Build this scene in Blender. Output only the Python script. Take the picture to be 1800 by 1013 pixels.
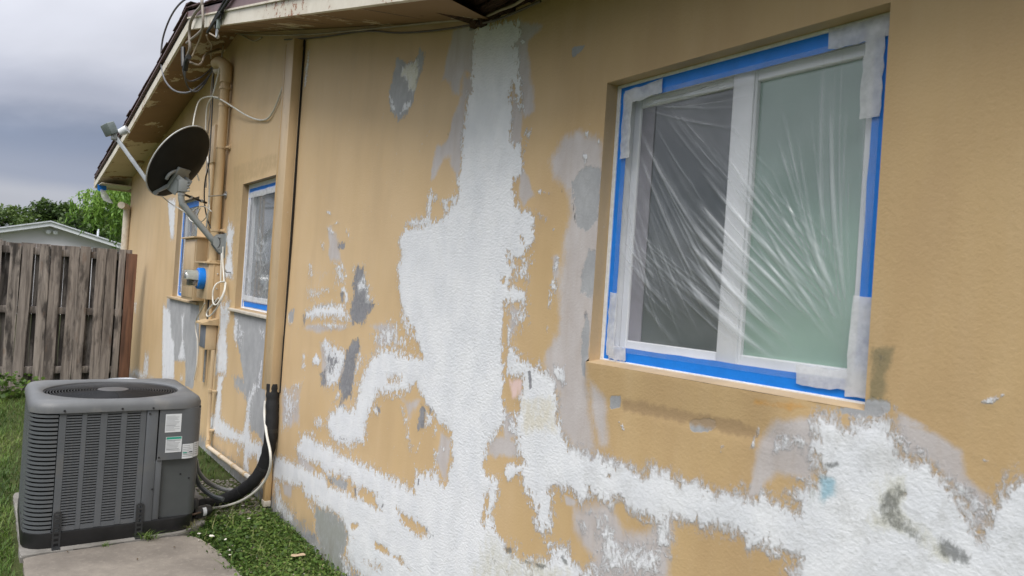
import bpy, bmesh, math, random
import numpy as np
from mathutils import Vector, Matrix

random.seed(7)
RNG = np.random.default_rng(11)
PI = math.pi
for o in list(bpy.data.objects):
    bpy.data.objects.remove(o)
SC = bpy.context.scene
COL = SC.collection

# ------------------------------------------------------------------ camera
YAW, PITCH, ROLL = math.radians(54.016), math.radians(-0.273), math.radians(-3.831)
CAM = Vector((0.0, -1.6, 1.6))
_f = Vector((-math.sin(YAW), math.cos(YAW), 0)); _r = Vector((math.cos(YAW), math.sin(YAW), 0)); _u = Vector((0, 0, 1))
_f2 = _f * math.cos(PITCH) - _u * math.sin(PITCH); _u2 = _u * math.cos(PITCH) + _f * math.sin(PITCH)
_r3 = _r * math.cos(ROLL) - _u2 * math.sin(ROLL); _u3 = _u2 * math.cos(ROLL) + _r * math.sin(ROLL)
cam_d = bpy.data.cameras.new('camera'); cam = bpy.data.objects.new('camera', cam_d); COL.objects.link(cam)
m = Matrix((( _r3.x, _u3.x, -_f2.x, CAM.x), (_r3.y, _u3.y, -_f2.y, CAM.y), (_r3.z, _u3.z, -_f2.z, CAM.z), (0, 0, 0, 1)))
cam.matrix_world = m
cam_d.lens = 25.0; cam_d.sensor_width = 36.0; cam_d.clip_start = 0.05; cam_d.clip_end = 2000
cam_d.dof.use_dof = True; cam_d.dof.focus_distance = 4.2; cam_d.dof.aperture_fstop = 5.6
SC.camera = cam

# ------------------------------------------------------------------ world (overcast)
SUN_EL, SUN_AZ = 52.0, 150.0          # azimuth of the bright part of the sky, measured from +x towards +y: it is behind the camera
world = bpy.data.worlds.new('World'); SC.world = world; world.use_nodes = True
nt = world.node_tree; nt.nodes.clear()
def wn(t, **k):
    n = nt.nodes.new(t)
    for a, b in k.items():
        setattr(n, a, b)
    return n
out = wn('ShaderNodeOutputWorld'); bg = wn('ShaderNodeBackground'); bg.inputs['Strength'].default_value = 0.1
sky = wn('ShaderNodeTexSky', sky_type='NISHITA'); sky.sun_disc = False
sky.sun_elevation = math.radians(SUN_EL); sky.sun_rotation = math.radians(200); sky.dust_density = 3.0
tc = wn('ShaderNodeTexCoord'); sep = wn('ShaderNodeSeparateXYZ'); nt.links.new(tc.outputs['Generated'], sep.inputs[0])
mp = wn('ShaderNodeMapping'); mp.inputs['Scale'].default_value = (1.0, 1.0, 2.6); nt.links.new(tc.outputs['Generated'], mp.inputs[0])
nz = wn('ShaderNodeTexNoise'); nz.inputs['Scale'].default_value = 1.7; nz.inputs['Detail'].default_value = 6; nz.inputs['Roughness'].default_value = .5
nz.inputs['Distortion'].default_value = .3; nt.links.new(mp.outputs[0], nz.inputs['Vector'])
# elevation with a little cloud wobble drives the layered overcast
wob = wn('ShaderNodeMath', operation='MULTIPLY_ADD'); wob.inputs[1].default_value = 0.13; nt.links.new(nz.outputs['Fac'], wob.inputs[0]); nt.links.new(sep.outputs['Z'], wob.inputs[2])
sub = wn('ShaderNodeMath', operation='SUBTRACT'); sub.inputs[1].default_value = 0.065; nt.links.new(wob.outputs[0], sub.inputs[0])
cr = wn('ShaderNodeValToRGB'); nt.links.new(sub.outputs[0], cr.inputs[0]); cr.color_ramp.interpolation = 'EASE'
stops = [(0.0, (2.7, 2.85, 3.2)), (.075, (2.75, 2.85, 3.2)), (.10, (1.9, 2.1, 2.65)), (.15, (1.42, 1.66, 2.25)), (.185, (2.6, 2.75, 3.3)),
         (.25, (3.9, 4.0, 4.45)), (.40, (4.9, 5.0, 5.4)), (1.0, (12.2, 12.5, 13.2))]
el = cr.color_ramp.elements
while len(el) < len(stops): el.new(.5)
for e, (p, c) in zip(el, stops):
    e.position = p; e.color = (c[0] / 16, c[1] / 16, c[2] / 16, 1)
sc16 = wn('ShaderNodeVectorMath', operation='SCALE'); sc16.inputs['Scale'].default_value = 16; nt.links.new(cr.outputs[0], sc16.inputs[0])
cl = wn('ShaderNodeMapRange'); cl.inputs['From Min'].default_value = .3; cl.inputs['From Max'].default_value = .7
cl.inputs['To Min'].default_value = .80; cl.inputs['To Max'].default_value = 1.16; nt.links.new(nz.outputs['Fac'], cl.inputs['Value'])
sc2 = wn('ShaderNodeVectorMath', operation='SCALE'); nt.links.new(sc16.outputs[0], sc2.inputs[0]); nt.links.new(cl.outputs[0], sc2.inputs['Scale'])
mix = wn('ShaderNodeMix', data_type='RGBA'); mix.inputs['Factor'].default_value = .96
nt.links.new(sky.outputs[0], mix.inputs['A']); nt.links.new(sc2.outputs[0], mix.inputs['B'])
nt.links.new(mix.outputs['Result'], bg.inputs['Color']); nt.links.new(bg.outputs[0], out.inputs[0])

sun_d = bpy.data.lights.new('sun', 'SUN'); sun_d.energy = 1.5; sun_d.angle = math.radians(35); sun_d.color = (1, .97, .93)
sun = bpy.data.objects.new('sun', sun_d); COL.objects.link(sun)
_az = math.radians(-48); _el = math.radians(SUN_EL)
sdir = Vector((math.cos(_az) * math.cos(_el), math.sin(_az) * math.cos(_el), math.sin(_el)))
sun.rotation_euler = sdir.to_track_quat('Z', 'Y').to_euler()
SC.view_settings.view_transform = 'Standard'; SC.view_settings.look = 'None'
SC.view_settings.gamma = 1; SC.view_settings.exposure = 0.90; SC.view_settings.use_curve_mapping = False
SC.render.engine = 'CYCLES'
SC.cycles.transparent_max_bounces = 16
SC.cycles.max_bounces = 8

# ------------------------------------------------------------------ helpers
def tag(o, label=None, cat=None, group=None, kind=None):
    if label: o['label'] = label
    if cat: o['category'] = cat
    if group: o['group'] = group
    if kind: o['kind'] = kind
    return o
def thing(name, label, cat, loc=(0, 0, 0), group=None):
    o = bpy.data.objects.new(name, None); COL.objects.link(o); o.location = loc; o.empty_display_size = .1
    return tag(o, label, cat, group)
def link(name, me, parent=None, loc=None):
    o = bpy.data.objects.new(name, me); COL.objects.link(o)
    if parent:
        o.parent = parent
        pl = parent; off = Vector((0, 0, 0))
        while pl: off += pl.location; pl = pl.parent
        o.location = -off if loc is None else Vector(loc) - off
    elif loc is not None: o.location = loc
    return o
def obj(name, bm, mat, parent=None, smooth=True, ang=35):
    """bmesh in world coordinates -> one object"""
    me = bpy.data.meshes.new(name)
    bmesh.ops.recalc_face_normals(bm, faces=bm.faces)
    bm.to_mesh(me); bm.free()
    if isinstance(mat, (list, tuple)):
        for q in mat: me.materials.append(q)
    elif mat: me.materials.append(mat)
    if smooth: me.shade_smooth(); me.set_sharp_from_angle(angle=math.radians(ang))
    return link(name, me, parent)
def raw(name, v, f, mat, parent=None, smooth=False, kind=None):
    me = bpy.data.meshes.new(name); me.from_pydata(v, [], f); me.update()
    if mat: me.materials.append(mat)
    if smooth: me.shade_smooth()
    o = link(name, me, parent)
    if kind: o['kind'] = kind
    return o
def BM(): return bmesh.new()
def box(bm, a, b, bev=0.0, rot=None, seg=2):
    """axis box from corner a to corner b"""
    a = Vector(a); b = Vector(b); c = (a + b) / 2; s = b - a
    r = bmesh.ops.create_cube(bm, size=1)
    vs = r['verts']
    for v in vs: v.co = Vector((v.co.x * abs(s.x), v.co.y * abs(s.y), v.co.z * abs(s.z)))
    if bev > 0:
        es = list({e for v in vs for e in v.link_edges})
        r2 = bmesh.ops.bevel(bm, geom=es, offset=bev, segments=seg, affect='EDGES', profile=.5)
        vs = list({v for f in r2['faces'] for v in f.verts} | {v for v in vs if v.is_valid})
    for v in vs:
        p = v.co
        if rot is not None: p = rot @ p
        v.co = p + c
    return vs
def frames(pts):
    pts = [Vector(p) for p in pts]; T = []
    for i in range(len(pts)):
        a = pts[max(0, i - 1)]; b = pts[min(len(pts) - 1, i + 1)]
        t = (b - a); t.normalize(); T.append(t)
    n = T[0].orthogonal().normalized(); N = [n]
    for i in range(1, len(pts)):
        n = N[-1] - T[i] * N[-1].dot(T[i])
        n = n.normalized() if n.length > 1e-6 else T[i].orthogonal().normalized()
        N.append(n)
    return pts, T, N
def tube(bm, pts, r, n=8, caps=True):
    pts, T, N = frames(pts); rings = []
    rr = r if isinstance(r, (list, tuple)) else [r] * len(pts)
    for p, t, nn, q in zip(pts, T, N, rr):
        b = t.cross(nn)
        rings.append([bm.verts.new(p + (nn * math.cos(2 * PI * k / n) + b * math.sin(2 * PI * k / n)) * q) for k in range(n)])
    for a, b in zip(rings, rings[1:]):
        for k in range(n): bm.faces.new((a[k], a[(k + 1) % n], b[(k + 1) % n], b[k]))
    if caps:
        bm.faces.new(rings[0][::-1]); bm.faces.new(rings[-1])
def smooth_path(pts, k=5):
    """Catmull-Rom through the points"""
    P = [Vector(p) for p in pts]
    if len(P) < 3: return P
    P = [P[0] * 2 - P[1]] + P + [P[-1] * 2 - P[-2]]; o = []
    for i in range(1, len(P) - 2):
        for j in range(k):
            t = j / k; a, b, c, d = P[i - 1:i + 3]
            o.append(.5 * ((2 * b) + (c - a) * t + (2 * a - 5 * b + 4 * c - d) * t * t + (3 * b - a - 3 * c + d) * t ** 3))
    o.append(P[-2]); return o
def lathe(bm, prof, c, axis='Z', n=24, caps=True):
    c = Vector(c); rings = []
    for r, h in prof:
        ring = []
        for k in range(n):
            a = 2 * PI * k / n
            p = Vector((r * math.cos(a), r * math.sin(a), h))
            if axis == 'Y': p = Vector((p.x, -p.z, p.y))
            if axis == 'X': p = Vector((p.z, p.x, p.y))
            ring.append(bm.verts.new(p + c))
        rings.append(ring)
    for a, b in zip(rings, rings[1:]):
        for k in range(n): bm.faces.new((a[k], a[(k + 1) % n], b[(k + 1) % n], b[k]))
    if caps:
        bm.faces.new(rings[0][::-1]); bm.faces.new(rings[-1])
def quad(bm, *p):
    return bm.faces.new([bm.verts.new(q) for q in p])
def prism(bm, pts, ext):
    """polygon extruded by a vector"""
    a = [bm.verts.new(p) for p in pts]; b = [bm.verts.new(Vector(p) + Vector(ext)) for p in pts]
    bm.faces.new(a[::-1]); bm.faces.new(b)
    for i in range(len(a)): bm.faces.new((a[i], a[(i + 1) % len(a)], b[(i + 1) % len(a)], b[i]))

# ------------------------------------------------------------------ materials
class NT:
    def __init__(s, name):
        s.m = bpy.data.materials.new(name); s.m.use_nodes = True; s.t = s.m.node_tree; s.t.nodes.clear()
        s.out = s.n('ShaderNodeOutputMaterial')
        s.co = s.n('ShaderNodeTexCoord').outputs['Object']
    def n(s, t, **k):
        q = s.t.nodes.new(t)
        for a, b in k.items(): setattr(q, a, b)
        return q
    def l(s, a, b): s.t.links.new(a, b)
    def put(s, sock, v):
        if isinstance(v, bpy.types.NodeSocket): s.l(v, sock)
        elif v is not None: sock.default_value = v
    def math(s, op, a, b=None, c=None, clamp=False):
        q = s.n('ShaderNodeMath', operation=op); q.use_clamp = clamp
        s.put(q.inputs[0], a); s.put(q.inputs[1], b)
        if c is not None: s.put(q.inputs[2], c)
        return q.outputs[0]
    def noise(s, scale, detail=4, rough=.55, vec=None, dist=0, stretch=None, color=False):
        v = vec or s.co
        if stretch:
            mp = s.n('ShaderNodeMapping'); s.l(v, mp.inputs[0]); mp.inputs['Scale'].default_value = stretch; v = mp.outputs[0]
        q = s.n('ShaderNodeTexNoise'); s.l(v, q.inputs['Vector'])
        q.inputs['Scale'].default_value = scale; q.inputs['Detail'].default_value = detail
        q.inputs['Roughness'].default_value = rough; q.inputs['Distortion'].default_value = dist
        return q.outputs['Color' if color else 'Fac']
    def rng(s, v, a, b, c=0., d=1., smooth=True):
        q = s.n('ShaderNodeMapRange'); q.interpolation_type = 'SMOOTHSTEP' if smooth else 'LINEAR'
        s.put(q.inputs['Value'], v)
        for k, x in zip(('From Min', 'From Max', 'To Min', 'To Max'), (a, b, c, d)): s.put(q.inputs[k], x)
        return q.outputs[0]
    def mix(s, f, a, b, blend='MIX'):
        q = s.n('ShaderNodeMix', data_type='RGBA', blend_type=blend)
        s.put(q.inputs['Factor'], f)
        for k, x in (('A', a), ('B', b)):
            if isinstance(x, (tuple, list)): x = (*x[:3], 1)
            s.put(q.inputs[k], x)
        return q.outputs['Result']
    def attr(s, name, what='Fac'):
        q = s.n('ShaderNodeAttribute'); q.attribute_name = name; return q.outputs[what]
    def bump(s, h, strength=.3, dist=.01, normal=None):
        q = s.n('ShaderNodeBump'); s.l(h, q.inputs['Height']); q.inputs['Strength'].default_value = strength
        q.inputs['Distance'].default_value = dist
        if normal is not None: s.l(normal, q.inputs['Normal'])
        return q.outputs[0]
    def bsdf(s, col, rough=.6, metal=0., normal=None, spec=.5, **k):
        q = s.n('ShaderNodeBsdfPrincipled')
        if isinstance(col, (tuple, list)): col = (*col[:3], 1)
        s.put(q.inputs['Base Color'], col); s.put(q.inputs['Roughness'], rough); s.put(q.inputs['Metallic'], metal)
        q.inputs['Specular IOR Level'].default_value = spec
        if normal is not None: s.l(normal, q.inputs['Normal'])
        for a, b in k.items(): s.put(q.inputs[a.replace('_', ' ')], b)
        s.l(q.outputs[0], s.out.inputs[0]); return q
def simple(name, col, rough=.6, metal=0., var=.12, scale=12, bump=.0, bscale=150, spec=.5, stretch=None, grime=None, gscale=4):
    t = NT(name)
    nz = t.noise(scale, 5, .6, stretch=stretch)
    a = tuple(c * (1 - var) for c in col); b = tuple(min(1, c * (1 + var)) for c in col)
    c = t.mix(t.rng(nz, .3, .7), a, b)
    if grime:
        g = t.noise(gscale, 6, .65)
        c = t.mix(t.rng(g, .5, .72, 0, .6), c, grime)
    nrm = t.bump(t.noise(bscale, 3), bump, .002) if bump else None
    t.bsdf(c, rough, metal, nrm, spec); return t.m
TAN = (.56, .41, .235)
PATCHES = [
('wash','+',0.95,0.03,'-2.787,2.757 -2.595,2.726 -2.597,2.604 -2.595,2.518 -2.663,2.542 -2.69,2.519 -2.693,2.45 -2.754,2.459 -2.774,2.517 -2.853,2.539 -2.825,2.618 -2.802,2.684'),
('wash','+',0.9,0.05,'-2.669,2.54 -2.584,2.497 -2.577,2.441 -2.628,2.402 -2.631,2.242 -2.623,2.172 -2.859,2.199 -2.813,2.241 -2.754,2.271 -2.74,2.352 -2.676,2.41'),
('wash','+',0.8,0.06,'-2.63,2.229 -2.637,2.107 -2.662,2.069 -2.726,2.147 -2.72,2.191 -2.769,2.197 -2.852,2.102 -2.901,2.074 -2.891,2.145 -2.852,2.246'),
('wash','+',0.9,0.04,'-2.274,2.652 -2.13,2.606 -2.141,2.59 -2.218,2.563 -2.188,2.455 -2.143,2.284 -2.195,2.271 -2.216,2.296 -2.273,2.512 -2.298,2.569'),
('wash','+',0.9,0.03,'-2.202,2.091 -2.142,2.037 -2.094,1.958 -2.14,1.94 -2.164,1.909 -2.197,1.965'),
('wash','+',0.75,0.05,'-2.294,2.41 -2.211,2.295 -2.197,2.129 -2.286,2.173'),
('wash','+',0.95,0.05,'-1.964,2.162 -1.879,2.161 -1.834,2.145 -1.784,2.147 -1.746,2.104 -1.736,1.971 -1.726,1.764 -1.728,1.642 -1.725,1.605 -1.737,1.524 -1.75,1.443 -1.751,1.377 -1.745,1.321 -1.728,1.22 -1.675,1.092 -1.757,1.088 -1.817,1.108 -1.865,1.128 -1.891,1.231 -1.893,1.256 -1.929,1.295 -1.967,1.351 -1.956,1.402 -1.907,1.462 -1.911,1.577 -1.907,1.766 -1.888,1.875 -1.904,1.96 -1.997,2.018 -2.012,2.087'),
('wash','+',0.6,0.08,'-1.75,1.368 -1.698,1.328 -1.628,1.292 -1.623,1.23 -1.613,1.124 -1.675,1.092 -1.728,1.22'),
('wash','+',0.62,0.07,'-1.988,1.399 -1.915,1.467 -1.889,1.36 -1.922,1.306 -1.973,1.34'),
('wash','+',0.62,0.05,'-1.976,1.746 -1.929,1.746 -1.918,1.646 -1.967,1.655'),
('wash','+',0.6,0.05,'-2.216,1.556 -2.133,1.549 -2.141,1.468 -2.187,1.389 -2.231,1.362'),
('wash','+',0.7,0.07,'-2.697,0.993 -2.571,0.956 -2.548,0.864 -2.573,0.926 -2.581,0.761 -2.617,0.763 -2.7,0.836 -2.678,0.947'),
('wash','+',0.75,0.06,'-2.306,1.006 -2.251,1.039 -2.176,1.049 -2.121,1.045 -2.061,0.984 -2.186,0.977 -2.24,0.943 -2.3,0.951'),
('wash','+',0.65,0.06,'-3.315,1.396 -3.158,1.415 -3.11,1.294 -3.359,1.247 -3.385,1.303'),
('wash','+',0.8,0.04,'-2.225,1.144 -2.131,1.138 -2.104,1.059 -2.193,1.03'),
('wash','+',0.7,0.05,'-4.636,0.246 -4.421,0.283 -4.429,0.19 -4.59,0.164'),
('wash','+',0.8,0.05,'-4.333,0.501 -4.059,0.47 -4.099,0.435 -4.346,0.436 -4.388,0.516'),
('wash','+',0.9,0.06,'-1.766,0.891 -1.7,0.929 -1.602,0.948 -1.568,0.922 -1.535,0.897 -1.448,0.911 -1.407,0.953 -1.35,0.991 -1.351,0.905 -1.349,0.784 -1.673,0.662 -1.657,0.768 -1.684,0.772 -1.72,0.784 -1.76,0.827'),
('wash','+',0.75,0.06,'-1.829,0.927 -1.755,0.923 -1.767,0.901 -1.81,0.889'),
('wash','+',0.9,0.1,'-1.096,1.179 -1.084,1.267 -1.038,1.324 -0.938,1.346 -0.929,1.212 -0.943,1.19 -0.981,1.192 -1.024,1.193 -1.058,1.164 -1.092,1.123'),
('wash','+',0.85,0.12,'-0.755,1.38 -0.668,1.366 -0.616,1.341 -0.607,1.292 -0.563,1.263 -0.563,1.21 -0.583,1.182 -0.598,1.231 -0.648,1.282 -0.68,1.307 -0.731,1.309'),
('wash','+',0.55,0.12,'-0.757,1.407 -0.668,1.376 -0.747,1.354'),
('wash','+',0.75,0.04,'-4.097,1.798 -3.963,1.788 -3.995,1.722 -4.045,1.696 -4.097,1.739'),
('wash','+',0.5,0.05,'-4.119,1.919 -3.958,1.88 -3.928,1.829 -4.082,1.841'),
('wash','+',0.4,0.1,'-4.472,1.739 -4.297,1.739 -3.885,1.706 -3.724,1.706 -3.745,1.595 -3.993,1.588 -4.285,1.421 -4.416,1.449'),
('wash','+',0.6,0.05,'-4.342,1.328 -3.592,1.368 -3.7,1.328 -4.136,1.258 -4.432,1.267'),
('wash','+',0.6,0.06,'-3.482,1.369 -3.316,1.404 -3.125,1.397 -3.147,1.338 -3.304,1.323'),
('wash','+',0.55,0.06,'-3.076,1.064 -2.852,1.086 -2.898,1.026 -2.941,0.939 -3.041,1.029'),
('wash','+',0.5,0.06,'-1.815,0.935 -1.756,0.932 -1.663,0.967 -1.604,0.965 -1.555,0.979 -1.591,0.897 -1.736,0.872 -1.765,0.882'),
('wash','+',0.7,0.04,'-1.115,1.093 -1.089,1.195 -1.05,1.119 -1.084,1.124'),
('grey','+',0.95,0.02,'-3.341,2.751 -3.259,2.729 -3.216,2.696 -3.119,2.69 -3.087,2.754 -3.033,2.685 -3.053,2.627 -3.089,2.58 -3.11,2.529 -3.124,2.468 -3.263,2.419 -3.368,2.495 -3.397,2.582 -3.374,2.644 -3.355,2.684'),
('grey','+',0.85,0.02,'-1.958,2.481 -1.873,2.471 -1.887,2.454 -1.938,2.436'),
('grey','+',0.9,0.02,'-1.859,2.03 -1.81,2.05 -1.746,2.033 -1.738,1.924 -1.748,1.849 -1.787,1.812 -1.847,1.834 -1.876,1.909 -1.893,1.994'),
('grey','+',0.85,0.03,'-1.789,1.76 -1.744,1.764 -1.72,1.642 -1.739,1.609 -1.75,1.585 -1.809,1.606 -1.809,1.678'),
('grey','+',0.8,0.03,'-1.77,1.569 -1.745,1.491 -1.746,1.396 -1.745,1.321 -1.774,1.326 -1.79,1.415 -1.784,1.497'),
('grey','+',0.95,0.02,'-1.635,1.291 -1.581,1.298 -1.581,1.26 -1.631,1.247'),
('grey','+',0.95,0.02,'-1.315,1.273 -1.259,1.286 -1.225,1.294 -1.215,1.27 -1.265,1.244 -1.305,1.243'),
('grey','+',0.8,0.02,'-4.737,1.357 -4.606,1.402 -4.601,1.309 -4.678,1.275'),
('grey','+',0.95,0.03,'-4.019,0.261 -3.744,0.308 -3.603,0.302 -3.536,0.247 -3.544,0.183 -3.589,0.107 -3.472,-0.018 -3.872,-0.169 -3.914,0.061 -3.993,0.119'),
('grey','+',0.85,0.05,'-4.764,0.012 -4.589,0.025 -4.341,0.019 -4.152,0.086 -3.971,0.126 -3.89,0.053 -3.654,-0.087 -4.805,-0.078'),
('grey','+',0.8,0.03,'-3.881,0.48 -3.68,0.522 -3.554,0.523 -3.591,0.46 -3.747,0.442'),
('grey','+',0.95,0.02,'-8.929,1.258 -8.066,1.282 -7.282,1.287 -7.178,0.832 -7.295,0.456 -7.641,0.435 -7.719,0.678 -8.246,0.616 -8.585,0.349 -8.788,0.658'),
('grey','+',0.9,0.04,'-11.497,0.638 -11.389,0.243 -11.123,0.142 -11.78,-0.082 -11.907,0.181'),
('grey','+',0.95,0.02,'-6.052,1.283 -5.162,1.32 -5.108,0.831 -5.029,0.399 -5.285,0.445 -5.4,0.423 -5.647,0.753 -5.835,0.977 -5.979,1.09'),
('grey','+',0.8,0.05,'-6.001,0.765 -5.13,0.883 -5.052,0.536 -5.362,0.46 -5.478,0.581 -5.614,0.644 -5.909,0.669'),
('grey','+',0.85,0.05,'-6.945,-0.077 -6.303,-0.001 -5.88,0.035 -5.471,0.057 -5.267,0.059 -5.246,-0.033 -7.447,-0.64 -7.581,-0.23'),
('grey','+',0.75,0.04,'-0.813,1.421 -0.754,1.422 -0.76,1.387 -0.792,1.368 -0.947,1.363 -0.958,1.379 -0.882,1.383'),
('grey','+',0.7,0.04,'-0.939,1.365 -0.854,1.369 -0.819,1.393 -0.761,1.417 -0.756,1.386 -0.824,1.363 -0.876,1.361 -0.93,1.351'),
('grey','+',0.65,0.06,'-4.4,0.046 -3.971,0.126 -3.975,0.025 -4.334,-0.015'),
('grey','+',0.6,0.04,'-5.212,0.416 -4.857,0.335 -4.99,0.257 -5.11,0.325'),
('white','+',1,0.012,'-2.578,2.721 -2.534,2.719 -2.436,2.69 -2.364,2.679 -2.27,2.656 -2.266,2.617 -2.289,2.572 -2.268,2.511 -2.238,2.41 -2.212,2.301 -2.248,2.335 -2.295,2.416 -2.304,2.367 -2.278,2.306 -2.283,2.184 -2.229,2.169 -2.206,2.163 -2.189,2.057 -2.233,2.034 -2.242,1.991 -2.201,1.916 -2.123,1.902 -2.093,1.863 -2.093,1.789 -2.12,1.758 -2.197,1.72 -2.211,1.682 -2.224,1.627 -2.225,1.637 -2.232,1.621 -2.185,1.617 -2.128,1.607 -2.122,1.576 -2.161,1.557 -2.235,1.56 -2.256,1.537 -2.248,1.427 -2.253,1.382 -2.221,1.276 -2.232,1.203 -2.184,1.118 -2.234,1.059 -2.296,1.002 -2.317,0.925 -2.312,0.881 -2.26,0.871 -2.204,0.886 -2.211,0.824 -2.231,0.747 -2.225,0.699 -2.178,0.665 -2.131,0.654 -2.089,0.452 -3.293,-0.022 -2.926,0.248 -3.24,0.283 -3.492,0.321 -3.445,0.477 -3.174,0.487 -3.028,0.543 -2.83,0.547 -2.712,0.645 -2.581,0.761 -2.56,0.868 -2.562,0.928 -2.575,0.986 -2.686,1.007 -2.768,1.049 -2.838,1.082 -2.916,1.155 -3.013,1.142 -3.07,1.23 -2.933,1.272 -2.863,1.261 -2.911,1.315 -2.979,1.401 -2.965,1.354 -3.009,1.413 -3.074,1.456 -3.128,1.522 -3.156,1.625 -3.167,1.681 -3.137,1.737 -3.17,1.808 -3.145,1.842 -3.104,1.869 -2.935,1.877 -2.756,1.902 -2.655,1.972 -2.633,2.026 -2.65,2.071 -2.626,2.106 -2.636,2.23 -2.642,2.231 -2.628,2.303 -2.624,2.364 -2.621,2.431 -2.583,2.449 -2.598,2.519 -2.602,2.648'),
('white','+',0.7,0.035,'-2.867,1.973 -2.807,2.004 -2.763,1.96 -2.731,1.901 -2.625,1.921 -2.637,2.014 -2.742,1.99 -2.793,1.994 -2.891,2.046 -2.911,2.002 -2.927,1.923 -3.096,1.914 -3.135,1.877 -2.851,1.854'),
('white','+',0.62,0.03,'-2.194,1.856 -2.097,1.863 -2.092,1.778 -2.127,1.736 -2.216,1.72'),
('white','+',0.465,0.04,'-2.199,1.736 -2.077,1.757 -2.08,1.631 -2.242,1.619'),
('white','+',0.505,0.03,'-2.102,1.985 -1.992,1.969 -1.998,1.957 -2.074,1.962'),
('white','+',0.465,0.03,'-2.094,1.916 -2.017,1.901 -2.004,1.859 -2.037,1.856 -2.081,1.873'),
('white','+',0.465,0.025,'-1.917,1.856 -1.892,1.835 -1.882,1.815 -1.913,1.816'),
('white','+',0.465,0.025,'-1.986,1.843 -1.966,1.838 -1.967,1.812 -1.98,1.818'),
('white','+',0.495,0.03,'-1.976,1.746 -1.928,1.741 -1.927,1.656 -1.959,1.655'),
('white','+',0.6,0.02,'-1.851,2.093 -1.821,2.085 -1.816,2.036 -1.838,2.038'),
('white','+',0.7,0.015,'-1.847,2.166 -1.821,2.162 -1.831,2.115 -1.825,2.095 -1.836,2.096 -1.834,2.135'),
('white','+',0.7,0.012,'-1.827,2.19 -1.813,2.185 -1.822,2.176'),
('white','+',0.6,0.012,'-1.776,2.137 -1.754,2.124 -1.781,2.08 -1.776,2.065 -1.791,2.072 -1.776,2.098'),
('white','+',0.445,0.03,'-2.202,2.25 -2.136,2.218 -2.154,2.146 -2.197,2.129'),
('white','+',0.8,0.012,'-2.267,2.586 -2.224,2.573 -2.236,2.553 -2.271,2.579'),
('white','+',0.545,0.02,'-3.227,2.507 -3.138,2.52 -3.124,2.468 -3.232,2.437 -3.262,2.427'),
('white','+',0.62,0.02,'-3.399,2.597 -3.344,2.558 -3.28,2.445 -3.368,2.495'),
('white','+',0.9,0.01,'-3.208,2.692 -3.104,2.685 -3.08,2.619 -3.105,2.541 -3.173,2.554 -3.197,2.616 -3.27,2.645 -3.261,2.686'),
('white','+',0.495,0.03,'-2.234,1.549 -2.099,1.641 -2.074,1.495 -2.148,1.446 -2.192,1.432'),
('white','+',0.465,0.03,'-1.99,1.644 -1.921,1.676 -1.922,1.611 -1.97,1.533 -1.967,1.432 -1.979,1.471'),
('white','+',0.7,0.03,'-2.233,1.461 -2.209,1.496 -2.179,1.4 -2.195,1.372 -2.224,1.385'),
('white','+',0.95,0.02,'-2.197,1.393 -2.139,1.367 -2.075,1.343 -1.981,1.334 -2.023,1.336 -1.948,1.325 -1.905,1.298 -1.886,1.183 -1.857,1.124 -1.817,1.099 -1.789,0.971 -1.997,0.866 -2.07,0.987 -2.11,1.026 -2.13,1.128 -2.101,1.186 -2.103,1.207 -2.098,1.282 -2.165,1.278 -2.212,1.277 -2.205,1.381'),
('white','+',0.545,0.03,'-1.937,1.374 -1.859,1.364 -1.835,1.279 -1.896,1.285 -1.938,1.309'),
('white','+',0.55,0.02,'-2.187,1.145 -2.134,1.159 -2.104,1.054 -2.176,1.049'),
('white','+',0.98,0.03,'-2.106,1.191 -2.118,1.098 -2.112,1.047 -2.07,0.987 -2.064,0.936 -2.042,0.89 -2.014,0.867 -1.968,0.834 -1.963,0.785 -1.947,0.754 -1.911,0.753 -1.889,0.775 -1.878,0.81 -1.893,0.885 -1.891,0.94 -1.861,0.95 -1.835,0.925 -1.813,0.955 -1.771,0.942 -1.741,0.922 -1.701,0.943 -1.704,0.974 -1.641,0.95 -1.602,0.948 -1.598,0.975 -1.555,0.979 -1.523,0.961 -1.48,0.952 -1.446,0.958 -1.406,0.949 -1.391,0.9 -1.355,0.892 -1.358,0.984 -1.35,0.991 -1.294,0.995 -1.221,0.994 -1.153,1.011 -1.109,1.014 -1.099,0.988 -1.002,1.008 -0.958,1.007 -0.969,0.976 -0.975,0.956 -0.953,0.865 -0.299,1.133 -0.415,1.34 -0.485,1.311 -0.51,1.302 -0.519,1.312 -0.526,1.3 -0.535,1.286 -0.534,1.271 -0.546,1.252 -0.56,1.248 -0.562,1.214 -0.578,1.178 -0.585,1.191 -0.591,1.221 -0.616,1.245 -0.65,1.282 -0.677,1.308 -0.734,1.307 -0.743,1.348 -0.762,1.373 -0.8,1.37 -0.831,1.359 -0.859,1.335 -0.875,1.343 -0.892,1.362 -0.93,1.348 -0.943,1.307 -0.921,1.214 -0.939,1.187 -0.958,1.171 -0.987,1.152 -0.978,1.146 -0.963,1.143 -0.967,1.111 -0.975,1.109 -0.998,1.125 -1.045,1.118 -1.06,1.132 -1.077,1.114 -1.134,1.112 -1.206,1.1 -1.268,1.105 -1.305,1.094 -1.328,1.094 -1.331,1.105 -1.36,1.104 -1.377,1.11 -1.409,1.102 -1.443,1.115 -1.457,1.082 -1.486,1.079 -1.523,1.092 -1.603,1.086 -1.675,1.092 -1.75,1.089 -1.816,1.094 -1.863,1.109 -1.891,1.231'),
('white','+',0.9,0.02,'-2.181,0.932 -2.129,0.958 -2.067,0.964 -2.056,0.944 -2.098,0.923 -2.157,0.884 -2.169,0.91'),
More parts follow.
